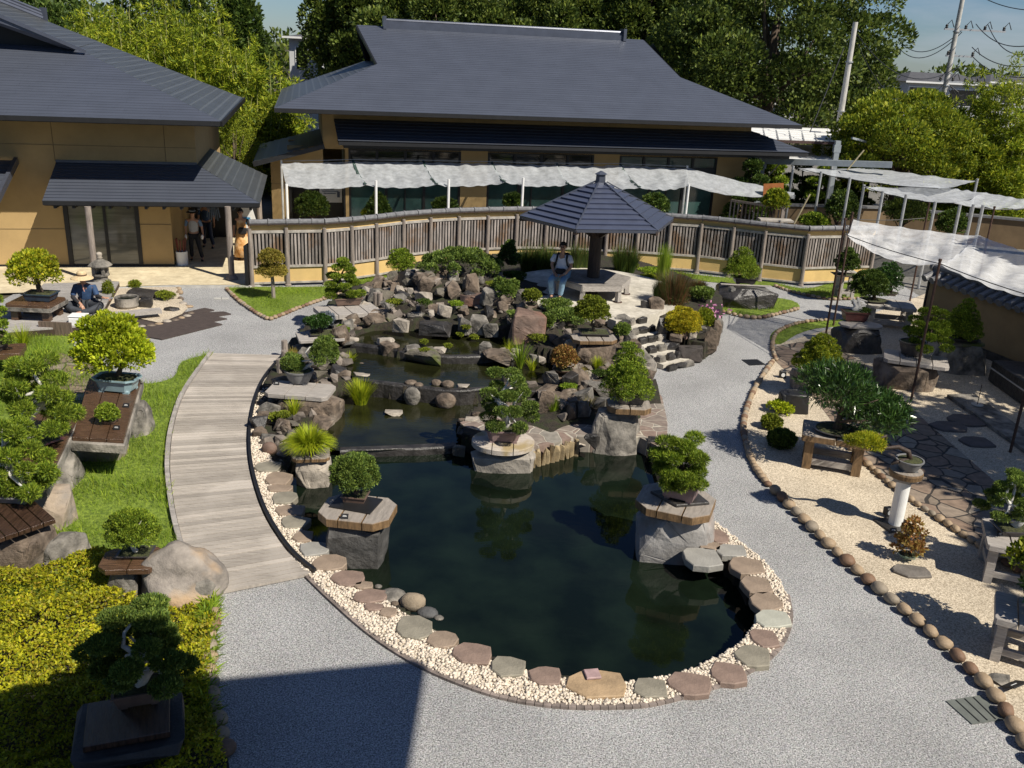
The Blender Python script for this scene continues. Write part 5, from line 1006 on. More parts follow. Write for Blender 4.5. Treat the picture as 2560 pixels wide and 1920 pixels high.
# ================================================================ FOLIAGE OBJECTS
def lobes(style,r):
    E=[]
    if style=='dome':
        n=30
        for i in range(n):
            u=(i+.5)/n;cz=1-1.2*u;rr=math.sqrt(max(0,1-cz*cz));a=i*2.39996+r.uniform(-.2,.2);k=r.uniform(.9,1.08)
            E.append((.70*rr*k*math.cos(a),.70*rr*k*math.sin(a),.33+.50*cz*k,r.uniform(.22,.29),r.uniform(.22,.29),.10))
        E.append((0,0,.36,.5,.5,.22))
    elif style=='ball':
        n=30
        for i in range(n):
            cz=1-1.8*(i+.5)/n;rr=math.sqrt(1-cz*cz);a=i*2.39996;E.append((.76*rr*math.cos(a),.76*rr*math.sin(a),.5+.39*cz,.26,.26,.14))
        E.append((0,0,.5,.7,.7,.36))
    elif style=='cone':
        K=7
        for k in range(K):
            f=k/(K-1);R=.78*(1-f)**.75+.06;m=max(1,round(9*R))
            for j in range(m):
                a=6.283*j/m+k*.7+r.uniform(-.2,.2);q=R*r.uniform(.85,1.08);E.append((q*math.cos(a),q*math.sin(a),.08+.84*f+r.uniform(-.02,.02),.27,.27,.085))
            E.append((0,0,.1+.8*f,R*.6,R*.6,.09))
    elif style=='pads':
        K=5
        for k in range(K):
            f=k/(K-1);R=.72*(1-.75*f**1.3);m=max(1,round(6*R+1))
            for j in range(m):
                a=6.283*j/m+k*1.1+r.uniform(-.3,.3);q=R*r.uniform(.75,1.1);E.append((q*math.cos(a),q*math.sin(a),.1+.8*f+r.uniform(-.05,.05),r.uniform(.21,.30),r.uniform(.21,.30),.06))
    elif style=='umbrella':
        K=4
        for k in range(K):
            f=k/(K-1);R=.78*(1-.5*f**1.6);m=max(3,round(8*R))
            for j in range(m):
                a=6.283*j/m+k*1.1+r.uniform(-.3,.3);q=R*r.uniform(.55,1.1);E.append((q*math.cos(a),q*math.sin(a),.16+.68*f-.12*q*q+r.uniform(-.05,.05),r.uniform(.2,.29),r.uniform(.2,.29),.075))
    elif style=='flat':
        for j in range(12):
            a=j*2.4;q=.72*math.sqrt((j+.5)/12);E.append((q*math.cos(a),q*math.sin(a),.5+.22*math.cos(q*2)+r.uniform(-.1,.1),.30,.30,.2))
    elif style=='tree':
        n=46
        for i in range(n):
            cz=1-1.75*(i+.5)/n;rr=math.sqrt(1-cz*cz);a=i*2.39996+r.uniform(-.3,.3);k=r.uniform(.72,1.12);E.append((.74*rr*k*math.cos(a),.74*rr*k*math.sin(a),.5+.42*cz*k,r.uniform(.18,.3),r.uniform(.18,.3),r.uniform(.07,.12)))
    return E
KIND=dict(pine=(.062,.15,.7),juniper=(.042,.4,.5),leaf=(.066,.55,.35),small=(.04,.55,.35),fine=(.034,.38,.45),blade=(.16,.09,.5))
def crown(name,mat_,parent,w,h,style,N,kind,seed,loc=(0,0,0),asp=.9,sz=1,E=None,up=.45):
    rng=np.random.default_rng(seed);r=random.Random(seed);E=E or lobes(style,r)
    E=[(a*w/2+loc[0],b*w/2*asp+loc[1],c*h+loc[2],d*w/2,e*w/2*asp,f*h) for a,b,c,d,e,f in E]
    N=int(N*(1.9 if kind in('pine','juniper','fine','small') else 1.5 if kind=='leaf' else 1.6));P,n=ell_pts(E,N,rng,up,(.68,1.03));s,ap,rd=KIND[kind];A=n*1.0+np.array([0,0,.45])+rng.normal(0,rd,(N,3))
    return leafobj(name,leaves(P,A,s*sz,ap,rng,.4,.15),mat_,parent),E
def trunk(parent,base,E,r0,m,seed,bend=.15,nb=9,name='trunk'):
    r=random.Random(seed);mb=MB();b=Vector(base);top=Vector((sum(e[0] for e in E)/len(E),sum(e[1] for e in E)/len(E),max(e[2] for e in E)*.9+.1*min(e[2] for e in E)));pts=[]
    for i in range(8):
        t=i/7;p=b.lerp(top,t);p+=Vector((math.sin(t*5+seed)*bend*(t)*(1-t)*2,math.cos(t*4+seed)*bend*.6*t*(1-t)*2,0));pts.append(p)
    mb.tube(pts,[r0*(1.25 if i==0 else 1)*(1-.8*i/7) for i in range(8)],8)
    for e in r.sample(E,min(nb,len(E))):
        k=r.uniform(.25,.75);j=int(k*7);a=pts[j];q=Vector(e[:3]);mid=a.lerp(q,.5)+Vector((r.uniform(-.1,.1),r.uniform(-.1,.1),r.uniform(-.02,.08)))*r0*6;mb.tube([a,mid,q],[r0*.45,r0*.3,r0*.12],6)
    return mb.build(name,m,parent,smooth=True)
PM=dict(brown=mat('brown_pot',(.13,.085,.065),.5,.2,8,.15,40,coat=.1),dark=mat('dark_pot',(.045,.04,.04),.4,.2,8,.1,40,coat=.2),blue=mat('pale_blue_glazed_pot',(.24,.35,.38),.25,.15,6,coat=.4),navy=mat('dark_blue_glazed_pot',(.03,.05,.075),.2,.3,6,coat=.5),mauve=mat('mauve_clay_pot',(.20,.14,.14),.5,.12,8,.1,40),maroon=mat('maroon_clay_pot',(.10,.035,.03),.4,.15,8,.1,40,coat=.2),green=mat('green_glazed_pot',(.16,.26,.20),.25,.2,6,coat=.4),grey=mat('grey_clay_pot',(.17,.17,.17),.6,.15,8))
def pot(root,w,d,h,kind,m,moss=True,lab=None):
    mb=MB();rt=math.pi/4
    if kind=='rect':
        q=lambda k,z:[(-w/2*k,-d/2*k,z),(w/2*k,-d/2*k,z),(w/2*k,d/2*k,z),(-w/2*k,d/2*k,z)]
        rings=[q(.82,h*.14),q(.95,h*.86),q(1.04,h*.88),q(1.04,h),q(.92,h),q(.9,h*.9)]
    elif kind=='oct':
        oc=[(-1,-.6),(-.72,-1),(.72,-1),(1,-.6),(1,.6),(.72,1),(-.72,1),(-1,.6)];q=lambda k,z:[(a*w/2*k,b*d/2*k,z) for a,b in oc];rings=[q(.78,h*.14),q(.92,h*.8),q(1.05,h*.9),q(1.05,h),q(.93,h),q(.9,h*.9)]
    else:
        n=28;q=lambda k,z:[(w/2*k*math.cos(6.283*i/n),d/2*k*math.sin(6.283*i/n),z) for i in range(n)];rings=[q(.66,h*.1),q(.86,h*.5),q(.97,h*.86),q(1.04,h*.9),q(1.04,h),q(.93,h),q(.9,h*.88)]
    n=len(rings[0]);vs=[p for r in rings for p in r];fs=[(a*n+j,a*n+(j+1)%n,(a+1)*n+(j+1)%n,(a+1)*n+j) for a in range(len(rings)-1) for j in range(n)];fs.append(tuple(range(n))[::-1]);fs.append(tuple((len(rings)-1)*n+j for j in range(n)))
    mb.add(vs,fs)
    p=mb.build('pot',m,root,smooth=kind=='round')
    if kind=='round':
        b=p.modifiers.new('e','EDGE_SPLIT');b.split_angle=R_(35)
    for a,b in ((-1,-1),(1,-1),(1,1),(-1,1)):
        mb=MB();k=.6 if kind!='round' else .42;mb.box((a*w/2*k,b*d/2*k,h*.07),(w*.14,d*.14,h*.14));mb.build('pot_foot',m,p)
    rs=np.random.default_rng(int(w*1000));V=[];nn=14
    mb=MB();k=.9;
    if kind=='round':pts=[(w/2*k*math.cos(6.283*i/20),d/2*k*math.sin(6.283*i/20)) for i in range(20)]
    else:pts=[(x*w/2*k/.93,y*d/2*k/.93) for x,y in ([(-.93,-.93),(.93,-.93),(.93,.93),(-.93,.93)] if kind=='rect' else [(-.9,-.5),(-.65,-.9),(.65,-.9),(.9,-.5),(.9,.5),(.65,.9),(-.65,.9),(-.9,.5)])]
    m0=len(pts);V=[(x,y,h*.93) for x,y in pts]+[(x*.6,y*.6,h*1.02) for x,y in pts]+[(0,0,h*1.06)]
    mb.add(V,[(j,(j+1)%m0,m0+(j+1)%m0,m0+j) for j in range(m0)]+[(m0+j,m0+(j+1)%m0,2*m0) for j in range(m0)]);mb.build('soil',mat('moss_and_soil',(.05,.055,.018),.95,.6,22,1,60) if moss else M_soil,root,smooth=True)
def bonsai(label,px,py,zt,potw,poth,kind,pm,cr,style,leaf,lk,N,seed,pd=.7,rz=0,cat='bonsai',name='bonsai',bark=None,tr=.05,bend=.12,lean=0,sz=1,asp=.9,group=None,E=None,moss=True):
    """pot front foot at pixel (px,py) on a surface at height zt; crown inside the pixel box cr"""
    p=G(px,py,zt);s=pxm(p.y,zt);W=potw*s;dd=W*pd;H=max(.05,(poth*s-dd*.33)/.94);Yc=p.y+dd*.45
    root=thing(name,label,cat,(p.x,Yc,zt),rz,group);pot(root,W,dd,H,kind,PM[pm],moss)
    c=D((cr[0]+cr[1])/2,(cr[2]+cr[3])/2,Yc);s2=pxm(Yc,c.z);w=(cr[1]-cr[0])*s2;h=(cr[3]-cr[2])*s2*.98
    lx,ly=c.x-p.x,0;cr_,sr_=math.cos(-rz),math.sin(-rz);loc=(lx*cr_,lx*sr_,c.z-zt-h/2)
    o,E_=crown('crown',LF[leaf],root,w,h,style,N,lk,seed,loc,asp,sz,E)
    trunk(root,(loc[0]*lean,loc[1]*lean,H*.9),E_,tr,bark or M_bark,seed,bend);return root
def plank_table(label,px,py,zt,w,d,th,rz=0,wood=None,cham=.22,npl=2,legs=0,gz=0,name='plank_table',cat='table',rail=True,round_=False,loc=None):
    p=loc or G(px,py,zt);W,Dd,T=w,d,th;r=thing(name,label,cat,(p.x,p.y,gz if legs else zt-T),rz);z1=T if not legs else zt-gz;z0=z1-T;wood=wood or M_woodb
    if round_:
        for k in range(3):
            pts=[];x0,x1=-1+2*k/3+.012,-1+2*(k+1)/3-.012
            xs_=np.linspace(x0,x1,9);up_=[(x*W/2,-math.sqrt(max(0,1-x*x))*Dd/2) for x in xs_];lo_=[(x*W/2,math.sqrt(max(0,1-x*x))*Dd/2) for x in xs_[::-1]]
            pp=up_+lo_;pp=[q for i,q in enumerate(pp) if (Vector(q)-Vector(pp[i-1])).length>1e-4];mb=MB();mb.prism(pp,z0,z1,.008);mb.build('plank',wood,r)
        return r
    for k in range(npl):
        x0=-W/2+W*k/npl+(.008 if k else 0);x1=-W/2+W*(k+1)/npl-(.008 if k<npl-1 else 0);ch=cham*min(W,Dd)
        q=[]
        if k==0:q+=[(x0,Dd/2-ch),(x0,-Dd/2+ch),(x0+ch,-Dd/2)]
        else:q+=[(x0,Dd/2),(x0,-Dd/2)]
        if k==npl-1:q+=[(x1-ch,-Dd/2),(x1,-Dd/2+ch),(x1,Dd/2-ch),(x1-ch,Dd/2)]
        else:q+=[(x1,-Dd/2),(x1,Dd/2)]
        if k==0:q.append((x0+ch,Dd/2))
        if cham==0:q=[(x0,-Dd/2),(x1,-Dd/2),(x1,Dd/2),(x0,Dd/2)]
        mb=MB();mb.prism(q,z0,z1,.008);mb.build('plank',wood,r)
    if legs:
        lw=legs
        for a,b in ((-1,-1),(1,-1),(1,1),(-1,1)):
            mb=MB();mb.box((a*(W/2-lw),b*(Dd/2-lw),z0/2),(lw,lw,z0),0,None,.004);mb.build('leg',wood,r)
        if rail:
            for b in (-1,1):mb=MB();mb.box((0,b*(Dd/2-lw),z0*.28),(W-3*lw,lw*.6,lw*.8));mb.build('stretcher',M_wood,r)
            for a in (-1,1):mb=MB();mb.box((a*(W/2-lw),0,z0*.4),(lw*.6,Dd-3*lw,lw*.8));mb.build('stretcher',M_wood,r)
    return r
def boulder(label,x,y,w,d,h,z,m,seed,rz=0,taper=.1,box=.5,amp=.022,name='boulder'):
    mb=hull(w*1.14,d*1.1,h,seed,box,24,3,amp,taper);o=mb.build(name,m);o.location=(x,y,z);o.rotation_euler=(0,0,rz);tag(o,label,'boulder');return o
def tagplate(px,py,z,label,rz=0):
    p=G(px,py,z);r=thing('name_tag',label,'name tag',p,rz,'small name tags beside the bonsai');mb=MB();mb.box((0,0,.035),(.10,.012,.07),0,(-.6,0));mb.build('plate',M_black,r)
    mb=MB();
    for k in range(3):mb.box((0,-.009-.0*k,.022+.014*k),(.07-.012*k,.004,.005),0,(-.6,0))
    mb.build('print',M_white,r)
def pair(lb_,bx,by,gz,bw,tx,ty,tw,td,th,lt,trz=0,bm=M_rockg,seed=1,taper=.1,wood=None,npl=2,cham=.22,bd=.8,round_=False,box=.5,kind=0):
    """boulder whose visible foot is at pixel (bx,by), bw pixels wide, carrying a plank top whose middle is seen at (tx,ty)"""
    p=G(bx,by,gz);s=pxm(p.y,gz);w=bw*s;d=w*bd;y=p.y+d*.42;c=D(tx,ty,y);s2=pxm(y,c.z)
    boulder(lb_,p.x,y,w,d,c.z-th-gz+.37,gz-.35,bm,seed,taper=taper,box=box)
    plank_table(lt,0,0,c.z,tw*s2,td,th,trz,wood,cham,npl,loc=c,name='bonsai_table',cat='table top',round_=round_);return c.z
# ================================================================ BONSAI AND THEIR STANDS
WB=M_woodb;WW=M_woodw;WG=M_wood
# pond, near left
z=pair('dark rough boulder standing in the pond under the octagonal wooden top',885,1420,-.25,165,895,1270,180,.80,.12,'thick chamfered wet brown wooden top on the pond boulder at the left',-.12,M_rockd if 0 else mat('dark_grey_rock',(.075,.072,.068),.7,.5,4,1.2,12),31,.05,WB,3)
bonsai('bushy green juniper bonsai in a small brown pot on the octagonal top in the pond',885,1262,z,62,34,'rect','brown',(818,952,1118,1238),'dome','juniper','fine',11000,31,.75,-.1,tr=.035)
bx=D(886,1270,G(885,1420,-.25).y+.45);mb=MB();mb.box((bx.x+.03,bx.y-.02,z+.013),(.62,.46,.02),-.25);tag(mb.build('slate_slab',M_black),'thin dark slate slab under the small brown pot in the pond','slab')
tagplate(862,1296,z,'small name tag on the front of the octagonal top in the pond')
# pond right pine
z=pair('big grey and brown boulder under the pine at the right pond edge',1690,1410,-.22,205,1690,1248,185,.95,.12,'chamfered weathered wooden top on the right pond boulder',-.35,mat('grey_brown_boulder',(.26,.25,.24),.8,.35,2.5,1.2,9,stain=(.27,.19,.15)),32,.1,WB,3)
zz=z+.05;bx=D(1700,1240,G(1690,1410,-.22).y+.45);mb=MB();mb.prism([(bx.x-.42,bx.y+.1),(bx.x-.1,bx.y-.32),(bx.x+.4,bx.y-.18),(bx.x+.2,bx.y+.3)],z+.002,z+.045,.01);tag(mb.build('slate_slab',M_rockd),'dark slate slab under the mauve pot of the right pond pine','slab')
bonsai('spreading bright green pine bonsai in a mauve rectangular pot at the right pond edge',1703,1256,z+.045,92,62,'rect','mauve',(1605,1800,1078,1215),'umbrella','pine','pine',14000,32,.62,-.45,tr=.06,bend=.1,sz=.9)
# terrace edge: central juniper with white trunk on a round top
z=pair('flat pointed grey rock jutting over the water under the round top',1258,1180,-.22,150,1258,1100,158,.95,.09,'round wooden top with weathered pale planks above the pond',0,mat('pale_grey_boulder',(.32,.29,.25),.85,.3,3,1,12),33,0,mat('pale_pink_wood',(.50,.44,.38),.7,.2,5,.4,30,stretch=(1,9,9),stain=(.36,.28,.15)),3,bd=.7,round_=True)
bonsai('large cloud shaped juniper bonsai with a white twisted trunk on the round top',1258,1110,z,92,50,'oct','mauve',(1184,1358,908,1066),'umbrella','juniper','fine',15000,33,.62,0,tr=.055,bark=M_dead,bend=.3)
# terrace: tall bonsai
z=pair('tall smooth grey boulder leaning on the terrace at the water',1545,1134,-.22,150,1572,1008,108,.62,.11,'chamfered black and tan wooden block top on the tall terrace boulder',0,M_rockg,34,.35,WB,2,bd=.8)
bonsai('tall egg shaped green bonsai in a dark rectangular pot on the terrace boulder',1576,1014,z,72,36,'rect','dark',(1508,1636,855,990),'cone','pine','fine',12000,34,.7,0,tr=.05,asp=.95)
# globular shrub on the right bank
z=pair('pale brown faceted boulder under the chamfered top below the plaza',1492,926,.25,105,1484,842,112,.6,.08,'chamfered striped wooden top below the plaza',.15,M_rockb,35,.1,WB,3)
bonsai('flat dark tray with moss and a dome shaped yellow green shrub below the plaza',1487,842,z,76,24,'rect','dark',(1432,1530,736,806),'dome','moss','small',8000,35,.7,.1,tr=.03)
# orange maple
c=G(1408,936,.36);boulder('squat brown boulder under the orange maple',c.x,c.y+.1,.5,.45,.5,-.05,M_rockb,36)
bonsai('small orange and yellow maple bonsai in a flat brown tray by the pools','1408'and 1408,936,.45,54,22,'round','brown',(1375,1446,862,924),'dome','orange','leaf',2600,36,.8,0,tr=.02,sz=.8)
# shrub on the red brown boulder
bonsai('low round green shrub bonsai on top of the big red brown boulder',1328,766,1.0,30,12,'round','dark',(1302,1356,720,765),'flat','moss','small',3500,37,.8,0,tr=.02)
# left bank: two part juniper in round pot
z=pair('large cracked brown and grey boulder under the left bank table',765,1052,-.1,165,752,972,158,.75,.08,'grey weathered plank top on the left bank boulder',-.08,M_rockb,38,.02,WG,3,.12)
bonsai('juniper bonsai with small and large green clouds in a round pot on the left bank',742,966,z,72,52,'round','grey',(708,858,835,935),'dome','juniper','fine',13000,38,.85,0,tr=.04,bark=M_dead,bend=.4,E=[(a*.5+.38,b,c*.8+.22,d*.55,e*.7,f) for a,b,c,d,e,f in lobes('dome',random.Random(38))]+[(-.72+.2*math.cos(k),.2*math.sin(k),.2+.05*(k%3),.2,.25,.16) for k in range(8)])
tagplate(692,962,z,'dark name tag at the left corner of the grey plank top')
# golden grass on a small table
z=pair('pale grey angular rock under the golden grass table',778,1214,-.22,82,778,1132,92,.5,.06,'small wooden top under the golden grass',.2,M_rockl,39,0,WB,2,.15,bd=.9)
rng=np.random.default_rng(39);c=D(772,1105,G(778,1214,-.22).y+.2);r=thing('golden_grass','round tuft of golden yellow grass on a small wooden top by the pond','grass tuft',(c.x,c.y,z))
def tuft(root,n,rad,hgt,mat_,seed,w=.012,droop=1.0,name='blades',seg=4,base=.08,loc=(0,0,0)):
    rng=np.random.default_rng(seed);a=rng.uniform(0,6.283,n);q=rng.uniform(.15,1,n)**.6;L_=hgt*rng.uniform(.75,1.15,n);B=np.c_[np.cos(a)*base*q,np.sin(a)*base*q,np.zeros(n)]+np.array(loc);dirh=np.c_[np.cos(a),np.sin(a),np.zeros(n)];T=np.c_[-np.sin(a),np.cos(a),np.zeros(n)]
    pts=[]
    for k in range(seg+1):
        t=k/seg;out=rad*q*(t**1.3);up=L_*(t*(1.35)-droop*.75*q*t*t*1.1)
        C_=B+dirh*out[:,None]+np.array([0,0,1])*up[:,None];ww=w*(1-t**1.5)*.5+.0008;pts.append(C_-T*ww);pts.append(C_+T*ww)
    V=np.stack(pts,1);m=2*(seg+1);F_=np.array([[2*k,2*k+1,2*k+3,2*k+2] for k in range(seg)]);Fq=(F_[None]+(np.arange(n)*m)[:,None,None]).reshape(-1,4);return npmesh(name,V.reshape(-1,3),Fq,mat_,root)
tuft(r,1500,.42,.46,LF['lime'],39,.014,1.25);mb=MB();mb.lathe([(.12,0),(.16,.08),(.14,.08)],16);mb.build('pot',PM['dark'],r)
# bonsai by the upper left path
z=pair('dark rock under the upper left plank top',860,830,.2,90,868,772,150,.95,.1,'long weathered striped plank top on the upper left slope',.5,M_rockd,40,0,WG,4,.1)
bonsai('dome shaped bright green pine bonsai in a brown rectangular pot on the upper left top',865,766,z,70,34,'rect','brown',(803,914,638,742),'pads','pine','fine',12000,40,.65,.35,tr=.05,bend=.3,sz=1.2)
# low arrangement
z=pair('dark rock under the low slab at the left rim',790,880,.15,80,800,838,112,.7,.06,'low dark slab with a wooden edge at the left rim',.35,M_rockd,41,0,WG,2,.05)
r=bonsai('low planting of dark green and yellow shrubs on a flat tray at the left rim',800,842,z,60,14,'rect','dark',(756,834,785,832),'flat','glossy','small',4500,41,.8,.3,name='tray_planting',cat='planting');crown('grey_shrub',LF['blue'],r,.42,.32,'ball',1500,'small',42,(.12,.25,.12))
# small green tray
bonsai('tiny green tray planting on the broad brown rock at the left bank',708,1052,.16,42,14,'round','dark',(688,728,1030,1050),'flat','moss','small',900,43,.8,0,tr=.01,name='tray_planting',cat='planting')
# bonsai behind mound at left
r=bonsai('rounded green bonsai beside the dark slanted slab under the fence',1004,698,.35,40,20,'rect','dark',(964,1042,614,686),'dome','pine','fine',7000,44,.7,0,tr=.05,sz=1.2)
r=bonsai('leafy reddish green shrub bonsai in a dark pot below the fence centre',1278,664,1.0,34,18,'round','dark',(1240,1306,603,655),'pads','dark','leaf',2600,45,.8,0,tr=.03)
# two tier golden tree in the lawn
p=G(684,748);Y=p.y;s=pxm(Y);r=thing('golden_topiary_tree','two tiered golden yellow tree on a straight grey trunk in the pointed lawn','tree',(p.x,Y,0))
mb=MB();mb.tube([(0,0,0),(0,0,.45),(-.02,0,.75),(0,0,1.2)],[.055,.05,.045,.03],8);mb.build('trunk',M_post,r)
for i,(x0,x1,y0,y1) in enumerate(((642,712,618,662),(638,720,655,692))):
    c=D((x0+x1)/2,(y0+y1)/2,Y);crown('crown_tier',LF['golden'],r,(x1-x0)*s,(y1-y0)*s*.95,'dome',4500,'small',50+i,(c.x-p.x,0,c.z-(y1-y0)*s*.5),.95)
# ---- left side stands
z=.62;c=G(92,790,0)
t=plank_table('brown stained table with slate edge and thick log legs at the upper left',0,0,.60,1.05,.85,.16,0,WW,.06,2,.16,0,loc=Vector((D(92,770,G(92,825).y+.4).x,G(92,825).y+.4,0)),rail=False)
mb=MB();mb.box((0,0,.49),(1.1,.9,.09));mb.build('slate_edge',M_rockg,t)
bonsai('yellow green maple bonsai in a dark blue pot at the upper left',93,756,.60,72,36,'rect','navy',(14,150,614,724),'dome','maple','leaf',5200,60,.7,0,tr=.07,bend=.05,sz=.95)
# big lime maple on long plank table
def longtop(label,corners,zt,th,wood,edge=True,npl=3):
    P=[G(x,y,zt) for x,y in corners];c=sum(P,Vector())/4;r=thing('long_plank_table',label,'table',(c.x,c.y,zt-th));nl,nr,fr_,fl=P
    for k in range(npl):
        t0,t1=k/npl+.008,(k+1)/npl-.008;q=[nl.lerp(nr,t0),nl.lerp(nr,t1),fl.lerp(fr_,t1),fl.lerp(fr_,t0)];mb=MB();mb.prism(q,zt-.06,zt,.006);mb.build('plank',wood,r,world=True)
    if edge:
        q=[c+(p-c)*1.05 for p in P];q=[q[i].lerp(q[(i+1)%4],t)+Vector((noise.noise(Vector((i*3+t*9,zt,1)))*.03,noise.noise(Vector((i*3+t*9,zt,7)))*.03,0)) for i in range(4) for t in (0,.2,.4,.6,.8)];mb=MB();mb.prism(q,zt-th,zt-.062,.01);mb.build('slate_edge',M_rockg,r,world=True)
    return r,c
r,c=longtop('long brown plank table with slate edge under the blue potted maple',[(180,1093),(309,1100),(353,948),(222,945)],.72,.2,WW)
boulder('grey and tan boulder under the near end of the long plank table',G(240,1150).x,G(240,1150).y+.2,.85,.7,.86,-.35,mat('tan_grey_boulder',(.30,.24,.18),.85,.35,3,1,12,stain=(.22,.2,.18)),61);boulder('dark boulder under the far end of the long plank table',c.x+.0,c.y+.7,.95,.8,.86,-.35,M_rockg,62)
bonsai('large dome shaped lime green maple in a pale blue octagonal pot',283,985,.72,108,56,'oct','blue',(168,382,768,948),'dome','lime','leaf',9000,63,.62,-.1,tr=.05,bend=.3,asp=.9,sz=.95)
bonsai('tiny round green bonsai in a small tan pot on the long plank table',270,1062,.72,32,14,'rect','brown',(237,298,1006,1054),'dome','pine','small',3500,64,.7,0,tr=.015,sz=.7)
tagplate(316,1018,.72,'small name tag at the right edge of the long plank table');tagplate(292,1074,.72,'small name tag at the near right corner of the long plank table')
r,c=longtop('dark plank table with slate edge under the far left pines',[(40,1208),(117,1206),(193,1044),(70,1030)],.78,.2,WW)
boulder('tan boulder under the right corner of the dark plank table',c.x+.42,c.y-.85,.7,.7,.92,-.35,MATS['tan_grey_boulder'],65);boulder('grey boulder under the left of the dark plank table',c.x-.1,c.y+.3,.8,.8,.92,-.35,M_rockg,66)
bonsai('wide spreading pine bonsai with pale bare twigs at the far left',60,1120,.78,130,40,'rect','maroon',(-30,210,866,1080),'umbrella','pine','pine',16000,67,.7,-.5,tr=.08,bark=M_dead,bend=.5,sz=1.0)
tagplate(112,1178,.78,'white name tag at the near corner of the dark plank table')
r,c=longtop('darkest wet plank table at the left edge above the azaleas',[(-20,1352),(139,1297),(68,1236),(-90,1275)],.78,.13,mat('wet_and_shadow_dark_wood',(.05,.028,.018),.2,.5,5,.5,30,stretch=(9,1,1)),False,5)
boulder('brown and grey boulder under the darkest wet plank table',c.x+.1,c.y-.05,.95,.8,1.0,-.35,M_rockb,68);boulder('rounded grey boulder behind the darkest wet plank table',c.x+.62,c.y+.1,.5,.6,.85,-.35,M_rockg,69)
bonsai('lower pine bonsai with grey twigs in a grey pot at the left edge',10,1262,.78,130,50,'rect','grey',(-60,138,1028,1240),'umbrella','pine','pine',14000,70,.7,0,tr=.07,bark=M_dead,bend=.4,sz=.95)
Yb=G(-20,900).y
bonsai('dark pine bonsai cut off by the left edge beside the upper left table',-25,880,.5,60,30,'rect','dark',(-60,28,700,860),'pads','pine','fine',5000,71,.7,0,tr=.05,sz=1.3)
plank_table('low grey topped stand at the left edge',0,0,.5,.8,.7,.12,.3,WW,.05,2,.12,0,loc=Vector((G(-10,880,.5).x,G(-10,880,.5).y+.2,0)),rail=False)
# bush on dark table and the big boulder by the boardwalk
z=.52;c=G(330,1395,z)
plank_table('dark wet wooden top with chamfered corners beside the big boulder',0,0,z,.72,.55,.07,.15,WW,.2,2,loc=c,name='bonsai_table',cat='table top')
boulder('small grey rock under the dark wet top',c.x-.12,c.y-.05,.4,.4,z-.07+.35,-.35,M_rockg,72)
bonsai('rounded dark green bonsai bush on the dark wet top near the boardwalk',330,1400,z,82,22,'rect','dark',(258,402,1262,1372),'dome','pine','fine',11000,73,.7,.1,tr=.03,bark=M_dead,sz=.85)
M_bigb=mat('tan_and_grey_boulder',(.25,.22,.19),.85,.4,3.0,1.6,8,stain=(.40,.28,.17))
p=G(432,1520,0);mb=roundrock(1.12,.9,.86,75.5,4,.34);mb.v=[(x+.03*noise.noise(Vector((x*6,y*6,z_*6))),y,z_+.03*noise.noise(Vector((x*5,y*5,z_*7)))) for x,y,z_ in mb.v];o=mb.build('boulder',M_bigb,smooth=True);o.location=(p.x-.02,p.y+.35,-.16);tag(o,'big tan and grey boulder between azaleas and boardwalk','boulder');p=G(505,1525,0);boulder('smaller grey boulder at the right foot of the big tan boulder',p.x-.03,p.y+.12,.42,.4,.55,-.2,M_rockg,76,0,.2,.7)
# bottom left bonsai in the shade
zt=.62;c=G(320,1790,zt)
r=thing('stone_slab_stand','broad dark stone slab with a raised wooden top in the azaleas','stand',(c.x,c.y,0),.35)
mb=hull(1.02,.9,.12,81,.2,40,1,.004,0,.02);mb.v=[(a,b,z_+zt-.2) for a,b,z_ in mb.v];mb.build('slab',mat('black_slate',(.018,.018,.018),.5,.5,6,.5,30),r)
mb=MB();mb.box((0,0,zt-.045),(.74,.62,.07),0,None,.006);mb.build('wooden_top',MATS['wet_and_shadow_dark_wood'],r);mb=MB();mb.box((0,0,(zt-.2)/2),(.6,.5,zt-.2));mb.build('base',M_rockd,r)  # top coloured near black to stand for the shadow over this stand
bonsai('wide round juniper bonsai with pale twigs in a brown rectangular pot at the bottom left',335,1772,zt-.01,120,68,'rect','brown',(190,495,1486,1712),'umbrella','juniper','fine',22000,82,.68,.35,tr=.05,bark=M_dead,bend=.4)
# ---- right side
z=pair('dark undercut flat topped boulder on the grass island',1868,770,.0,120,1865,712,128,.1,.02,'thin wooden board on the flat topped boulder',0,M_rockd,91,-.35,WG,1,.2,bd=.8)
c=G(1868,770);mb=hull(1.35,.95,.34,92,.45,24,2,.02);o=mb.build('boulder',mat('grey_flat_boulder',(.12,.115,.105),.75,.4,3,1.2,10));o.location=(c.x-.02,c.y+.4,D(1865,735,c.y+.4).z-.12);tag(o,'broad flat grey capstone overhanging the dark boulder on the grass island','boulder');zc=D(1865,735,c.y+.4).z+.2
r=bonsai('cone shaped pine bonsai in a dark brown pot on the broad flat capstone',1863,712,zc,56,28,'rect','dark',(1812,1902,620,688),'cone','pine','pine',7500,93,.7,0,tr=.05,bend=.3,sz=1.1)
def rtable(label,px,py,w,d,zt,rz,wood,lg=.13,cham=.05,npl=3,th=.09):return plank_table(label,0,0,zt,w,d,th,rz,wood,cham,npl,lg,0,loc=Vector((G(px,py,0).x,G(px,py,0).y,0)))
rtable('tall narrow pale legged table by the end of the fence',2108,745,.55,.55,.82,0,M_rail,.09);z=.82
q=G(2108,745);bonsai('layered small leaved bonsai with bare stems on the tall narrow table',2118,694,z,60,14,'rect','brown',(2082,2160,620,672),'pads','dark','small',4200,94,.7,0,tr=.035,bend=.1,sz=1.2)
rtable('wide low table with white weathered top under the dark round shrub',2215,812,1.25,.95,.62,-.2,M_rail,.15)
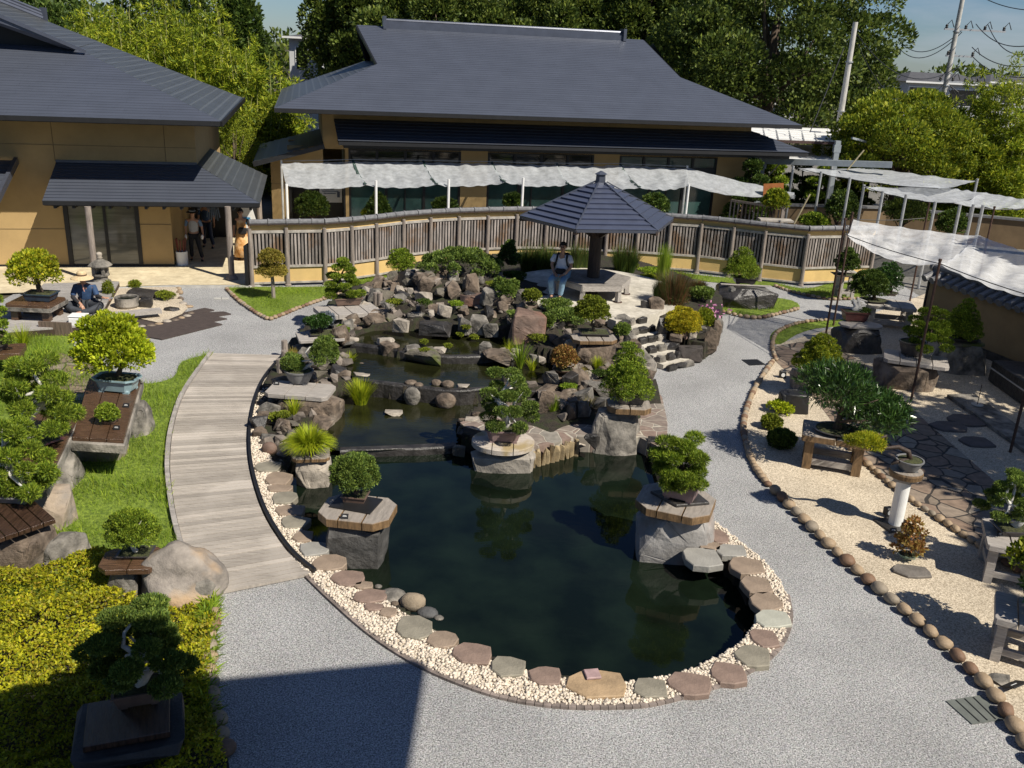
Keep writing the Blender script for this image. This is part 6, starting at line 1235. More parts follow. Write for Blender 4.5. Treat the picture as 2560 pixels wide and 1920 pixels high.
bonsai('large dark green rounded shrub bonsai in front of the fence end',2192,760,.62,70,20,'round','dark',(2122,2225,665,752),'dome','dark','small',9000,95,.8,0,tr=.06,sz=1.1);bonsai('tall dark leaved shrub bonsai behind the large rounded one',2230,742,.62,40,18,'round','dark',(2180,2260,650,740),'dome','glossy','leaf',4200,96,.8,0,tr=.05,sz=.8)
z=pair('dark boulder with white streaks under the driftwood bonsai',2150,884,.0,128,2152,810,105,.55,.05,'thin jagged wooden slab on the streaked dark boulder',0,M_rockd,97,.05,WG,1,.3)
r=bonsai('maroon pot holding twisted white driftwood with a little green',2140,806,z,62,36,'rect','maroon',(2140,2180,770,785),'flat','dark','small',500,98,.6,0,tr=.03,bark=M_dead,name='driftwood_bonsai')
mb=MB()
for k in range(6):mb.tube([(0,0,.22),(.04*k-.08,0,.3),(.1*math.cos(k),.05,.42+.03*k),(.22*math.cos(k*1.3)+.05,.04,.42+.04*(k%3))],[.05,.05,.045,.015],7)
mb.build('deadwood',M_dead,r,smooth=True)
z=pair('brown flat faced boulder under the dark round pot',2280,980,.0,152,2290,895,150,.85,.08,'grey plank top on the brown flat faced boulder',-.35,M_rockb,99,.05,WG,4,.1)
bonsai('spreading pine bonsai in a dark round pot on the grey plank top',2286,896,z,66,54,'round','dark',(2260,2394,763,868),'umbrella','pine','fine',10000,100,.85,0,tr=.045,bend=.4,sz=1.25,lean=.2)
z=pair('sloping grey boulder beside the garden wall',2420,940,.0,150,2415,852,75,.6,.06,'mossy slab on the sloping grey boulder',.1,M_rockg,101,.35,M_rockm,1,.15)
bonsai('dark cone shaped bonsai in front of the tan garden wall',2415,858,z,66,24,'rect','dark',(2366,2460,745,842),'cone','pine','fine',9000,102,.7,0,tr=.05,sz=1.25)
for a in (('yellow green cone shaped bonsai behind the big leafy podocarpus',2050,960,.35,60,22,'rect','dark',(1990,2116,832,926),'cone','sunny','small',11000,103),):
    bonsai(*a,.7,0,tr=.04,sz=.9)
plank_table('pale table under the yellow green cone',0,0,.35,.8,.6,.07,0,M_rail,.05,3,.1,0,loc=Vector((G(2050,975).x,G(2050,975).y+.35,0)))
rtable('sturdy four legged wooden table under the big leafy bonsai',2075,1165,1.12,.8,.66,-.3,WB,.15,.03,2,.11)
bonsai('big dark leafy bonsai with long narrow leaves in a wide round bowl',2105,1098,.66,116,42,'round','dark',(1992,2272,900,1092),'dome','glossy','fine',1,104,.85,0,tr=.07)
r=[o for o in bpy.data.objects if o.get('label','').startswith('big dark leafy')][0]
for ch in list(r.children):
    if ch.name.startswith('crown'):bpy.data.objects.remove(ch)
KIND['podo']=(.12,.16,.55);cc=D(2132,996,r.location.y);s=pxm(r.location.y,1.2);crown('crown',LF['glossy'],r,280*s,175*s,'dome',6500,'podo',105,(cc.x-r.location.x,0,cc.z-r.location.z-88*s),.75,E=[(a*.62-.32,b,c*.62+.38,d,e,f) for a,b,c,d,e,f in lobes('dome',random.Random(5))]+[(a*.55+.45,b,c*.6+.02,d,e,f) for a,b,c,d,e,f in lobes('dome',random.Random(6))])
# cascade bonsai on white pedestal
p=G(2243,1322);r=thing('pedestal','white cylindrical pedestal with a wooden disc top standing in the gravel','pedestal',(p.x,p.y+.1,0))
mb=MB();mb.lathe([(.105,.04),(.105,.86)],28);mb.build('column',M_white,r);mb=MB();mb.box((0,0,.02),(.5,.42,.04),.3,None,.004);mb.build('base_slab',M_rockd,r)
mb=MB();mb.lathe([(.24,.86),(.25,.93),(.24,.96)],28);mb.build('disc_top',M_woodb,r);mb=MB();mb.lathe([(.2,.8),(.2,.86)],6);mb.build('bracket',M_wood,r)
zc=.96;r=thing('cascade_bonsai','cascading bonsai with yellow green tips in a grey bowl on the white pedestal','bonsai',(p.x+.02,p.y+.1,zc));pot(r,.40,.40,.18,'round',PM['grey'])
fc=D(2168,1114,p.y);fx=fc.x-p.x;fz=fc.z-zc;mb=MB();mb.tube([(0,0,.16),(-.05,0,.3),(-.2,.02,.36),(-.42,.04,.32),(fx*.6,.02,fz+.12),(fx,0,fz)],[.045,.04,.035,.03,.025,.015],8);mb.tube([(0,0,.16),(-.15,-.05,.17),(-.3,-.08,.12)],[.04,.03,.02],7);mb.build('trunk',M_woodd,r,smooth=True)
crown('foliage',LF['maple'],r,112*pxm(p.y,1),.28,'flat',3800,'pine',107,(fx,0,fz-.14),.8,.9);LFc=0
tagplate(2232,1330,.05,'dark name plate leaning at the foot of the white pedestal')
sp=G(2218,1292);r=thing('spotlight','small dark square garden spotlight beside the white pedestal','spotlight',sp);mb=MB();mb.box((0,0,.1),(.12,.1,.14),.3,None,.01);mb.build('housing',M_black,r);mb=MB();mb.lathe([(.04,0),(.04,.01)],10);o=mb.build('lens',M_steel,r);o.location=(0,-.052,.1);o.rotation_euler=(R_(90),0,.3)
sp=G(1955,945);r=thing('spotlight','small dark square garden spotlight at the tip of the gravel bed','spotlight',sp);mb=MB();mb.box((0,0,.09),(.14,.1,.16),0,None,.01);mb.build('housing',M_black,r);mb=MB();mb.lathe([(.045,0),(.045,.01)],10);o=mb.build('lens',M_white,r);o.location=(0,-.052,.09);o.rotation_euler=(R_(90),0,0)
c=G(2290,1400);o=flagstone(2278,1425,90,32,mat('flat_slate',(.14,.125,.11),.8,.3,4,.6,22),'irregular dark flat slate lying in the gravel under the small orange maple',.05,.05,9,None)
bonsai('small orange brown maple bonsai in a flat green glazed tray on the slate',2276,1402,.055,52,22,'round','green',(2242,2318,1284,1386),'umbrella','orange','leaf',900,108,.7,0,tr=.015,sz=.8)
p=G(1993,975);mb=hull(.34,.3,.48,109,.4,16,1,.02);o=mb.build('tree_stump',M_post);o.location=(p.x,p.y+.1,-.04);tag(o,'short grey brown stump standing in the pale gravel','stump')
def shrub(label,px,py,cr,leaf,kind,style,N,seed,z=0,name='shrub',cat='shrub',sz=1,asp=.9,stem=True,group=None):
    p=G(px,py,z);Y=p.y+.15;c=D((cr[0]+cr[1])/2,(cr[2]+cr[3])/2,Y);s=pxm(Y,c.z);w=(cr[1]-cr[0])*s;h=(cr[3]-cr[2])*s*.95;r=thing(name,label,cat,(p.x,Y,z),0,group);o,E=crown('foliage',LF[leaf],r,w,h,style,N,kind,seed,(c.x-p.x,0,max(-.02,c.z-z-h/2)),asp,sz)
    if stem:trunk(r,(0,0,-.05),E,.02,M_bark,seed,.1,6,'stem')
    return r
shrub('bright yellow green shrub in the pale gravel beside the path',1955,1040,(1915,1992,1003,1042),'lime','leaf','flat',1500,110,sz=.7);shrub('low dark green mossy shrub below the bright yellow green one',1930,1078,(1900,1958,1032,1076),'moss','small','dome',2500,111);shrub('rounded dark green shrub nearest the path in the gravel',1952,1125,(1918,1990,1074,1124),'dark','small','ball',4500,112)
p=G(1965,1045);boulder('black arching rock behind the bright yellow green shrub',p.x+.2,p.y+.35,.6,.4,.55,-.1,M_black,113)
# right edge
rtable('dark wooden table cut off by the right edge above the nearer one',2530,1440,.95,.9,.62,-.35,M_wood,.11,.03,3,.08);rtable('nearest dark wooden table at the lower right edge',2545,1640,.75,.7,.62,-.45,M_wood,.11,.03,3,.08)
bonsai('green cloud bonsai with a long white trunk at the right edge',2545,1345,.62,90,36,'rect','dark',(2450,2610,1178,1290),'pads','juniper','fine',9000,114,.7,0,tr=.05,bark=M_dead,bend=.5)
bonsai('leafy green plant hanging over the right edge between the two tables',2590,1500,.62,60,36,'round','white' if 0 else 'grey',(2520,2640,1340,1440),'dome','sunny','leaf',900,115,.7,0,tr=.03)
tagplate(2500,1340,.62,'dark name tag on the corner of the right edge table')
bonsai('bushy bonsai on the nearest lower right table mostly out of frame',2640,1560,.62,80,30,'rect','dark',(2560,2760,1390,1540),'dome','glossy','leaf',2200,116,.7,0,tr=.05)
p=G(2520,965);o=thing('stone_trough','dark rectangular stone block on the right near the garden wall','stone block',(p.x+.2,p.y-.6,0));mb=MB();mb.box((0,0,.28),(1.1,1.7,.5),0,None,.02);mb.build('block',M_rockd,o);mb=MB();mb.box((0,0,.34),(1.13,1.73,.03));mb.build('pale_band',M_conc,o)
mb=MB();mb.prism([G(x,y) for x,y in ((2366,995),(2432,992),(2640,1145),(2640,1200),(2560,1135))],.02,.09,.01);tag(mb.build('stone_slab',M_rockg),'long low dark stone slab lying in the gravel below the stone block','slab')
p=G(2443,1012,.1);r=thing('incense_rod','thin rod standing on a small pale disc on the long low slab','rod',p);mb=MB();mb.tube([(0,0,0),(0,0,.45)],.008,6);mb.build('rod',M_rust,r);mb=MB();mb.lathe([(.12,0),(.12,.015)],18);mb.build('disc',M_conc,r)
p=G(2535,1720,.03);r=thing('name_tag','black slanted name plate on the gravel at the lower right','name tag',p,.5);mb=MB();mb.box((0,0,.05),(.26,.16,.015),0,(-.5,0));mb.build('plate',M_black,r);mb=MB();mb.box((-.03,0,.062),(.1,.012,.003),0,(-.5,0));mb.box((.0,-.03,.048),(.14,.008,.003),0,(-.5,0));mb.build('print',M_white,r)
rock(2512,1712,60,34,.02,M_rockg,'ang','dark grey jagged rock at the kerb in the lower right corner','rock')
# ---- garden shrubs
def mound(label,poly,z,hgt,leaf,kind,N,seed,name='ground_cover',cat='ground cover',bump=1.4,sz=1,up=.6,flat=False):
    P=[G(x,y,z) for x,y in poly];X=np.array([(p.x,p.y) for p in P]);rng=np.random.default_rng(seed);pts=[]
    while len(pts)<N:
        q=rng.uniform(X.min(0),X.max(0),(5000,2));pts+=[t for t in q if inside(t[0],t[1],P)]
    pts=np.array(pts[:N]);hh=np.array([hgt*(.60+.75*noise.noise(Vector((a*bump,b*bump,seed)))+.30*noise.noise(Vector((a*bump*3.5,b*bump*3.5,seed+4)))) for a,b in pts]);hh=np.maximum(hh,.04)
    k=rng.uniform(.55,1.0,N)**.5;V0=np.c_[pts,z+hh*k];s,ap,rd=KIND[kind];A=np.c_[rng.normal(0,1,(N,2)),np.full(N,up)*rng.uniform(.3,1.6,N)]
    o=leafobj(name,leaves(V0,A,s*sz,ap,rng,.4,.15),LF[leaf]);tag(o,label,cat);o['kind']='stuff';return centre_obj(o) if 0 else o
mound('yellow green azalea hedge filling the bottom left corner',[(-120,1400),(100,1400),(170,1385),(250,1395),(300,1440),(340,1500),(350,1560),(420,1560),(470,1520),(520,1500),(540,1560),(525,1620),(520,1750),(540,1850),(580,2000),(-200,2000)],.05,.36,'azalea','leaf',52000,120,'azalea_hedge','azalea',1.5,.62)
mound('low green grass and weeds between azaleas and the cobble kerb',[(505,1500),(545,1500),(535,1620),(528,1750),(540,1850),(510,1850),(495,1750),(505,1600)],0,.1,'grass','blade',1500,121,'weeds','weeds')
r=thing('juniper_mound','large spreading blue green juniper on top of the rock garden','shrub',(G(1180,690,1.1).x,G(1180,690,1.1).y,1.0))
E=[];rj=random.Random(8)
for k in range(60):
    a=rj.uniform(0,6.28);q=rj.uniform(0,1)**.5;E.append((q*math.cos(a),q*math.sin(a),.3+.42*(1-q*q)+rj.uniform(-.08,.08),.15,.17,.16))
crown('foliage',LF['juniper'],r,2.0,.85,'dome',15000,'juniper',122,(-.3,0,.05),.85,1.3,E=E,up=.8)
shrub('spreading green juniper hanging over the waterfall rocks by the plaza edge',1275,770,(1225,1300,685,770),'juniper','juniper','flat',3500,123,.85,sz=1.4,stem=False)
for i,(a,b,cr) in enumerate(((1380,790,(1345,1435,755,800)),(1440,815,(1365,1480,790,835)),(1540,850,(1530,1575,835,880)),(1360,830,(1340,1390,800,850)))):
    shrub(['low blue green juniper left below the plaza rim','low blue green juniper under the round topped shrub','small blue green juniper beside the upper steps','blue green juniper right of the big red brown boulder'][i],a,b,cr,'juniper','juniper','flat',2600,124+i,.65,sz=1.2,stem=False)
shrub('dark low juniper carpet behind the juniper mound',1290,712,(1230,1320,680,712),'dark','juniper','flat',2500,130,.75,sz=1.4,stem=False)
r=shrub('yellow and gold leaved shrub beside the steps',1700,840,(1655,1760,762,842),'yellow','small','dome',7500,131,.5);r=shrub('green flowering clump at the right of the golden shrub',1765,825,(1735,1790,765,825),'sunny','small','dome',2500,132,.4)
p=G(1780,800,.45);rngp=np.random.default_rng(3);pp=np.c_[rngp.normal(p.x,.14,60),rngp.normal(p.y,.2,60),rngp.uniform(.62,.85,60)];o=leafobj('pink_flowers',leaves(pp,rngp.normal(size=(60,3)),.07,.8,rngp),mat('pink_petals',(.5,.2,.35),.6));tag(o,'small pink flowers on the green clump by the path','flowers')
for i,(x,y,cr,lf,n,lab) in enumerate(((1682,775,(1645,1735,695,775),'rust',900,'feathery rusty red shrub behind the golden one'),(1650,770,(1640,1680,735,790),'dark',1200,'thin dark shrub at the right of the top step'),(1745,730,(1720,1765,700,725),'rust',900,'small brownish shrub by the grass island'))):
    p=G(x,y,.6);r=thing('shrub',lab,'shrub',(p.x,p.y+.1,.55));s=pxm(p.y,.8);crown('foliage',LF[lf],r,(cr[1]-cr[0])*s,(cr[3]-cr[2])*s*.8,'dome',2600,'small',145+i,(0,0,.05),.9,.8);tuft(r,n,(cr[1]-cr[0])*s*.42,(cr[3]-cr[2])*s*1.0,LF[lf],140+i,.014,.35,'stems',4,(cr[1]-cr[0])*s*.25)
p=G(1655,715,.6);r=thing('tall_grass','tall upright green grass clump in front of the fence','grass clump',(p.x,p.y,.4));tuft(r,600,.16,1.0,LF['grass'],150,.012,.2,'blades',4,.12)
shrub('low mixed green cover on the bare bank right of the rusty shrub',1755,760,(1715,1790,715,760),'juniper','small','flat',2600,133,.45,sz=1.4,stem=False);shrub('yellowish green cover behind the rusty red shrub',1640,715,(1590,1650,685,712),'sunny','small','flat',1800,134,.5,sz=1.3,stem=False)
for i,x in enumerate((1318,1345,1372,1440,1465,1552,1575)):
    p=G(x,672,.75);r=thing('bush_clover','dark feathery clump in the row behind the pavilion','clump',(p.x,p.y+.2,.6),0,'feathery clumps behind the pavilion');tuft(r,420,.34,.62,LF['dark'],160+i,.016,.5,'stems',4,.16);tuft(r,60,.38,.8,LF['rust'],170+i,.012,.4,'dry_stems',4,.1)
shrub('small yellow green bush right of the pavilion post',1575,676,(1540,1600,650,680),'sunny','small','dome',1500,180,.6);shrub('low green planting along the fence right of the pavilion',1620,690,(1590,1665,668,692),'grass','small','flat',1200,181,.3,stem=False)
p=G(862+40,1012,-.15);r=thing('iris_clump','bright green iris clump growing in the shallow pool','water plant',(p.x,p.y,-.14));tuft(r,420,.26,.42,LF['lime'],190,.016,.5,'blades',4,.12)
for i,(x,y,z,h,n,lf,lab) in enumerate(((874,912,.15,.26,160,'lime','small yellow green grass tuft at the left shore of the middle pool'),(735,900,.2,.25,120,'golden','pale spiky tuft by the left log stakes'),(1470,1030,.1,.28,110,'golden','pale spider plant in front of the terrace wall'),(1462,945,.3,.22,90,'golden','pale grass tuft right of the orange maple'),(1494,925,.35,.28,200,'lime','bright green fern tuft on the right bank'),(1382,1035,.08,.35,120,'grass','thin green grass between the terrace wall rocks'),(898,800,.45,.16,80,'golden','small yellow tuft beside the triangular rock'),(735,1035,.08,.3,120,'lime','light green tuft behind the golden grass'),(1268,905,.2,.5,60,'lime','tall thin reeds in the upper pool at the left'),(1300,920,.2,.6,110,'grass','tall green reeds in the upper pool at the right'),(1330,925,.2,.3,50,'lime','leaning reeds beside the tall ones'),(995,715,.5,.22,90,'grass','small tuft behind the left slope rocks'),(630,712,.0,.18,150,'grass','small leafy plant at the start of the fence'),(165,800,.0,.15,120,'grass','long grass tuft under the upper left table'),(60,870,.0,.5,140,'lime','yellow bamboo grass beside the left edge stand'))):
    p=G(x,y,z);r=thing('grass_tuft',lab,'grass tuft',(p.x,p.y,z-.02));tuft(r,n,h*.6,h,LF[lf],200+i,.012,.7,'blades',4,.05)
# moss pads on rocks
for i,(x,y,z,w) in enumerate(((905,790,.5,.5),(985,770,.6,.45),(1060,770,.8,.4),(860,835,.35,.4),(1290,800,.85,.5),(1345,860,.55,.5),(1500,950,.35,.45),(1420,985,.3,.4),(820,905,.3,.4),(770,1000,.15,.35),(700,1000,.1,.35),(1140,775,.85,.4),(1570,880,.55,.4),(690,1060,.12,.3))):
    p=locz(x,y);o,_=crown('creeper',LF[['juniper','moss','dark','grass'][i%4]],None,w,.16,'flat',700,'small',500+i,(p.x,p.y,p.z+.05),.9,.9,up=.8);centre_obj(o);tag(o,'low green creeping plant between the rocks','creeping plant','creeping plants between the rocks')
for i,(x,y,z,w) in enumerate(((1232,712,1.2,.42),(1060,880,.45,.3),(1120,868,.45,.22),(1165,822,.62,.25),(1185,846,.42,.25),(1060,858,.45,.2),(1250,930,.2,.22),(1150,840,.45,.2))):
    p=G(x,y,z);r=random.Random(i);o,_=crown('moss_cushion',LF['moss'],None,w,.1,'flat',700,'small',220+i,(p.x,p.y,z-.02),1,.7);centre_obj(o);tag(o,'small yellow green moss cushion on the wet rocks','moss','moss cushions on the wet rocks')
# shrubs seen behind the fence, in the shade
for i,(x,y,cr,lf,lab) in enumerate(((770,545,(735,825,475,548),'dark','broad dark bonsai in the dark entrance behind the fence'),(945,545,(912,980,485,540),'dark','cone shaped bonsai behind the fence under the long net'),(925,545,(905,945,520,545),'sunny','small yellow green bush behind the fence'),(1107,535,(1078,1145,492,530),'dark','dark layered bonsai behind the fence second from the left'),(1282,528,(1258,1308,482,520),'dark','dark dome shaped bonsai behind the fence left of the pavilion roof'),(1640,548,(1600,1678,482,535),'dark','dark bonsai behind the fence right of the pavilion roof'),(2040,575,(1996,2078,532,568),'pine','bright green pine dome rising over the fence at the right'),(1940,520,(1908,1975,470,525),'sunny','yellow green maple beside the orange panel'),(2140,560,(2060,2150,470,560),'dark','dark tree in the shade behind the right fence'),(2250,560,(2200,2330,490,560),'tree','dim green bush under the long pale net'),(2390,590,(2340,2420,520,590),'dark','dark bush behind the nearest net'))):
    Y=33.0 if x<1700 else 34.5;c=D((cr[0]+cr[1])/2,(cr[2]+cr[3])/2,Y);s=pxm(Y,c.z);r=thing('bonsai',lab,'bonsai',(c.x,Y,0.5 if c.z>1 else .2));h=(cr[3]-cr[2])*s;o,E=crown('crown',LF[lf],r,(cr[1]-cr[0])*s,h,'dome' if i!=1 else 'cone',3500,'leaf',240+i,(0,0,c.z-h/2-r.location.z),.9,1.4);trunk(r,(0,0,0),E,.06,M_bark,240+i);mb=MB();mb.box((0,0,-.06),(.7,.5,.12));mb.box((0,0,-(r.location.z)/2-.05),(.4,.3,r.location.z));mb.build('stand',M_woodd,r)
mb=MB();a=D(1908,480,35);b=D(1958,478,35);mb.beam(a,b,.05,.6);tag(mb.build('orange_panel',mat('orange_panel',(.35,.12,.03),.7,.2)),'rusty orange wooden panel behind the maple at the right corner','panel')
mb=MB();a=D(1898,548,33.8);b=D(1980,552,33.8);mb.beam(a,b,.5,.06);mb.beam(a-Vector((-.2,0,.35)),a-Vector((-.2,0,0)),.1,.1);mb.beam(b-Vector((.2,0,.35)),b-Vector((.2,0,0)),.1,.1);tag(mb.build('white_bench_table',M_rail),'pale low bench table behind the fence at the right','table')
# ================================================================ LITTLE ROCK GARDEN, DECK, LANTERN
deckp=[G(x,y,.2) for x,y in ((10,850),(60,760),(112,705),(300,703),(262,775),(400,768),(398,784),(265,800))]
mb=MB();mb.prism([G(x,y,.2) for x,y in ((10,830),(110,708),(298,703),(250,812))],.0,.2)
M_deck=mat('silver_deck_wood',(.34,.31,.29),.8,.3,5,.5,30,stretch=(1,12,1))
dk=thing('deck','silvered wooden deck in front of the glass doors','deck',(G(150,760).x,G(150,760).y,0));
q0,q1,q2,q3=[G(x,y,.2) for x,y in ((-10,830),(235,812),(298,703),(110,708))]
mb=MB()
for i in range(15):
    t0=i/15+.004;t1=(i+1)/15-.004;a=q0.lerp(q3,t0);b=q1.lerp(q2,t0);c_=q1.lerp(q2,t1);d=q0.lerp(q3,t1);mb.add([(p.x,p.y,z) for z in (.16,.2) for p in (a,b,c_,d)],[(0,3,2,1),(4,5,6,7),(0,1,5,4),(1,2,6,5),(2,3,7,6),(3,0,4,7)])
mb.build('boards',mat('silver_deck_boards',(.33,.31,.29),.8,.25,5,.5,30,island=.2,stretch=(1,10,1)),dk,world=True)
mb=MB();mb.prism([q0,q1,q2,q3],.0,.155);mb.build('frame',M_woodd,dk,world=True)
a=G(258,790,.2);b=G(402,776,.2);mb=MB();mb.beam(a,b,.26,.09);mb.build('front_plank',M_wood,dk,world=True)
mb=MB();a=G(133,815,.2);mb.box((a.x+.1,a.y-.1,.12),(.75,.05,.42),0);mb.build('side_panel',mat('old_panel_wood',(.14,.10,.075),.8,.4,5,.5,25,stretch=(6,6,.5)),dk,world=True)
struct(sheet('small_gravel_bed',[G(x,y) for x,y in ((258,722),(442,722),(452,750),(470,775),(455,790),(400,812),(345,800),(262,790))],.05,M_gravel))
rl='stones rimming the little rock garden'
for i,(x,y,w,h) in enumerate([(448,735,18,16),(450,750,16,14),(455,762,22,14),(468,768,26,12),(475,785,20,12),(466,792,22,12),(452,797,18,12),(436,802,22,12),(415,806,24,14),(395,812,22,12),(375,816,26,14),(352,818,22,12),(445,724,16,12)]):rock(x,y,w,h,.02,[M_cob,M_rockb,M_rockl][i%3],'round','rounded tan stone rimming the little rock garden','stone',rl,cuts=0)
rock(365,770,40,36,.05,M_rockd,'ang','upright black rock in the little rock garden');rock(425,778,38,12,.05,M_rockd,'ang','flat black rock in the little rock garden');rock(348,745,80,10,.05,M_rockd,'ang','low dark rock behind the basin in the little rock garden')
p=G(311,772,.05);r=thing('stone_basin','round grey stone water basin beside the gardener','basin',(p.x,p.y+.2,.05));mb=MB();mb.lathe([(.26,0),(.30,.06),(.30,.26),(.25,.26),(.23,.2),(.0,.2)],28);mb.build('bowl',M_rockg,r,bevel=.0);mb=MB();mb.lathe([(.235,.215),(.01,.216)],24);mb.build('water',W1,r)
shrub('small ferny green plant behind the basin',337,725,(322,353,704,728),'sunny','small','ball',600,260);shrub('mossy green patch by the black rocks',415,752,(385,440,735,758),'moss','small','flat',1500,261,.05,stem=False);shrub('yellow green tuft between the gardener and the lantern',268,750,(258,285,715,765),'moss','small','ball',900,262,.05)
p=G(252,716,.05);r=thing('stone_lantern','grey carved stone lantern with a wide roof behind the gardener','stone lantern',(p.x,p.y+.1,.04))
mb=MB();mb.box((0,0,.04),(.62,.55,.08),0,None,.01);mb.lathe([(.24,.08),(.24,.16),(.17,.2),(.16,.26),(.22,.3),(.22,.34)],8);mb.build('base',M_rockg,r)
mb=MB();mb.box((-.12,-.12,.45),(.07,.07,.24));mb.box((.12,-.12,.45),(.07,.07,.24));mb.box((-.12,.12,.45),(.07,.07,.24));mb.box((.12,.12,.45),(.07,.07,.24));mb.box((0,.08,.45),(.2,.03,.24));mb.build('light_chamber',M_rockg,r)
mb=MB();mb.lathe([(.3,.55),(.32,.58),(.24,.66),(.1,.74),(.06,.76)],6);mb.build('roof',M_rockg,r);mb=MB();mb.lathe([(.06,.76),(.085,.79),(.06,.83),(.085,.87),(.07,.93),(.02,.95)],14);mb.build('finial',M_rockl,r,smooth=True)
p=G(193,812,.2);r=thing('white_box','white plastic box with rounded corners beside the gardener','box',(p.x,p.y+.1,.05));mb=MB();mb.box((0,0,.18),(.36,.3,.34),.1,None,.04);mb.build('body',M_white,r,bevel=.01);mb=MB();mb.box((0,0,.355),(.38,.32,.03),.1,None,.01);mb.build('lid',M_white,r)
p=G(452,664,.05);r=thing('white_bin','white cylindrical bin full of reddish stakes in the doorway','bin',(p.x,p.y+.15,.045));mb=MB();mb.lathe([(.17,0),(.175,.42),(.16,.42),(.15,.05)],24);mb.build('body',M_white,r)
mb=MB();rr=random.Random(2)
for k in range(9):a=k*.7;mb.tube([(.07*math.cos(a),.07*math.sin(a),.1),(.15*math.cos(a),.13*math.sin(a),.78+rr.uniform(-.05,.05))],.018,6)
mb.build('stakes',mat('dark_red_stakes',(.16,.035,.02),.6,.2),r)
p=F3(-1.95,31.5,.05);r=thing('leaning_sign','white and blue leaning sign board behind the orange dress','sign',p);c=D(618,540,p.y);mb=MB();q=[Vector((-.32,0,-.4)),Vector((.35,0,-.4)),Vector((.12,0,.45)),Vector((-.15,0,.45))];off_=Vector((c.x-p.x,c.y-p.y,c.z-p.z));mb.add([v+off_ for v in q]+[v+off_+Vector((0,.03,0)) for v in q],[(0,1,2,3),(7,6,5,4),(0,4,5,1),(1,5,6,2),(2,6,7,3),(3,7,4,0)]);mb.build('board',M_white,r);mb=MB();mb.box(off_+Vector((-.05,-.01,-.15)),(.3,.015,.22));mb.build('blue_panel',mat('blue_print',(.03,.2,.4),.6),r)
# ================================================================ PEOPLE
M_skin=mat('skin',(.42,.23,.15),.55,.08,10);M_hair=mat('dark_hair',(.03,.02,.015),.6,.4,30,.5,60);M_shirt=mat('white_shirt',(.72,.72,.76),.8,.05,5,.3,12);M_jean=mat('light_blue_jeans',(.20,.33,.46),.8,.2,8,.4,15)
M_blk=mat('black_cloth',(.015,.015,.018),.8,.3,8,.3,20);M_navy=mat('indigo_work_shirt',(.025,.06,.14),.8,.25,7,.5,14);M_char=mat('charcoal_trousers',(.035,.04,.05),.8,.3,7,.4,14);M_straw=mat('straw',(.60,.46,.27),.8,.2,30,.5,80);M_vest=mat('pale_grey_vest',(.45,.46,.47),.8,.1,7,.4,14);M_blue=mat('sky_blue_sleeves',(.14,.22,.36),.8,.15,7)
def skinmesh(name,chains,m,root,sub=2,rootat=None):
    """chains: list of lists of (x,y,z,r); equal first points are merged so limbs grow out of one surface"""
    me=bpy.data.meshes.new(name);V=[];Rr=[];Ed=[];key={}
    for ch in chains:
        prev=None
        for x,y,z,r in ch:
            k=(round(x,3),round(y,3),round(z,3))
            if k not in key:key[k]=len(V);V.append((x,y,z));Rr.append(r)
            i=key[k]
            if prev is not None:Ed.append((prev,i))
            prev=i
    me.from_pydata(V,Ed,[]);me.update();o=bpy.data.objects.new(name,me);COL.objects.link(o);me.materials.append(m)
    sk=o.modifiers.new('skin','SKIN');sk.use_smooth_shade=True
    L_=me.skin_vertices
    if not L_:
        import bmesh as _b
        bm=_b.new();bm.from_mesh(me);bm.verts.layers.skin.verify();bm.to_mesh(me);bm.free()
    for i,r in enumerate(Rr):
        sv=me.skin_vertices[0].data[i];rr=r if hasattr(r,'__len__') else (r,r);sv.radius=rr;sv.use_root=(i==0)
    s=o.modifiers.new('sub','SUBSURF');s.levels=sub;s.render_levels=sub
    o.parent=root;return o
def hand(w,d,n,s=1.0,curl=.5):
    """five finger chains from wrist point w, pointing along d, with palm normal n"""
    w=Vector(w);d=Vector(d).normalized();n=Vector(n).normalized();sd=d.cross(n).normalized();out=[]
    palm=w+d*.075*s;out.append([(*w,.024*s),(*palm,.028*s)])
    for k,l in zip((-1.5,-.5,.5,1.5),(.062,.074,.070,.055)):
        a=palm+sd*k*.019*s+d*.02*s;b=a+(d*(1-curl*.3)+n*curl*.5).normalized()*l*.55*s;c=b+(d*(1-curl)+n*curl).normalized()*l*.5*s;out.append([(*palm,.028*s),(*a,.0095*s),(*b,.0088*s),(*c,.007*s)])
    a=w+d*.03*s-sd*.028*s;b=a+(d*.7-sd*.7).normalized()*.035*s;c=b+(d*.9-sd*.25+n*.2).normalized()*.03*s;out.append([(*w,.024*s),(*a,.013*s),(*b,.011*s),(*c,.009*s)]);return out
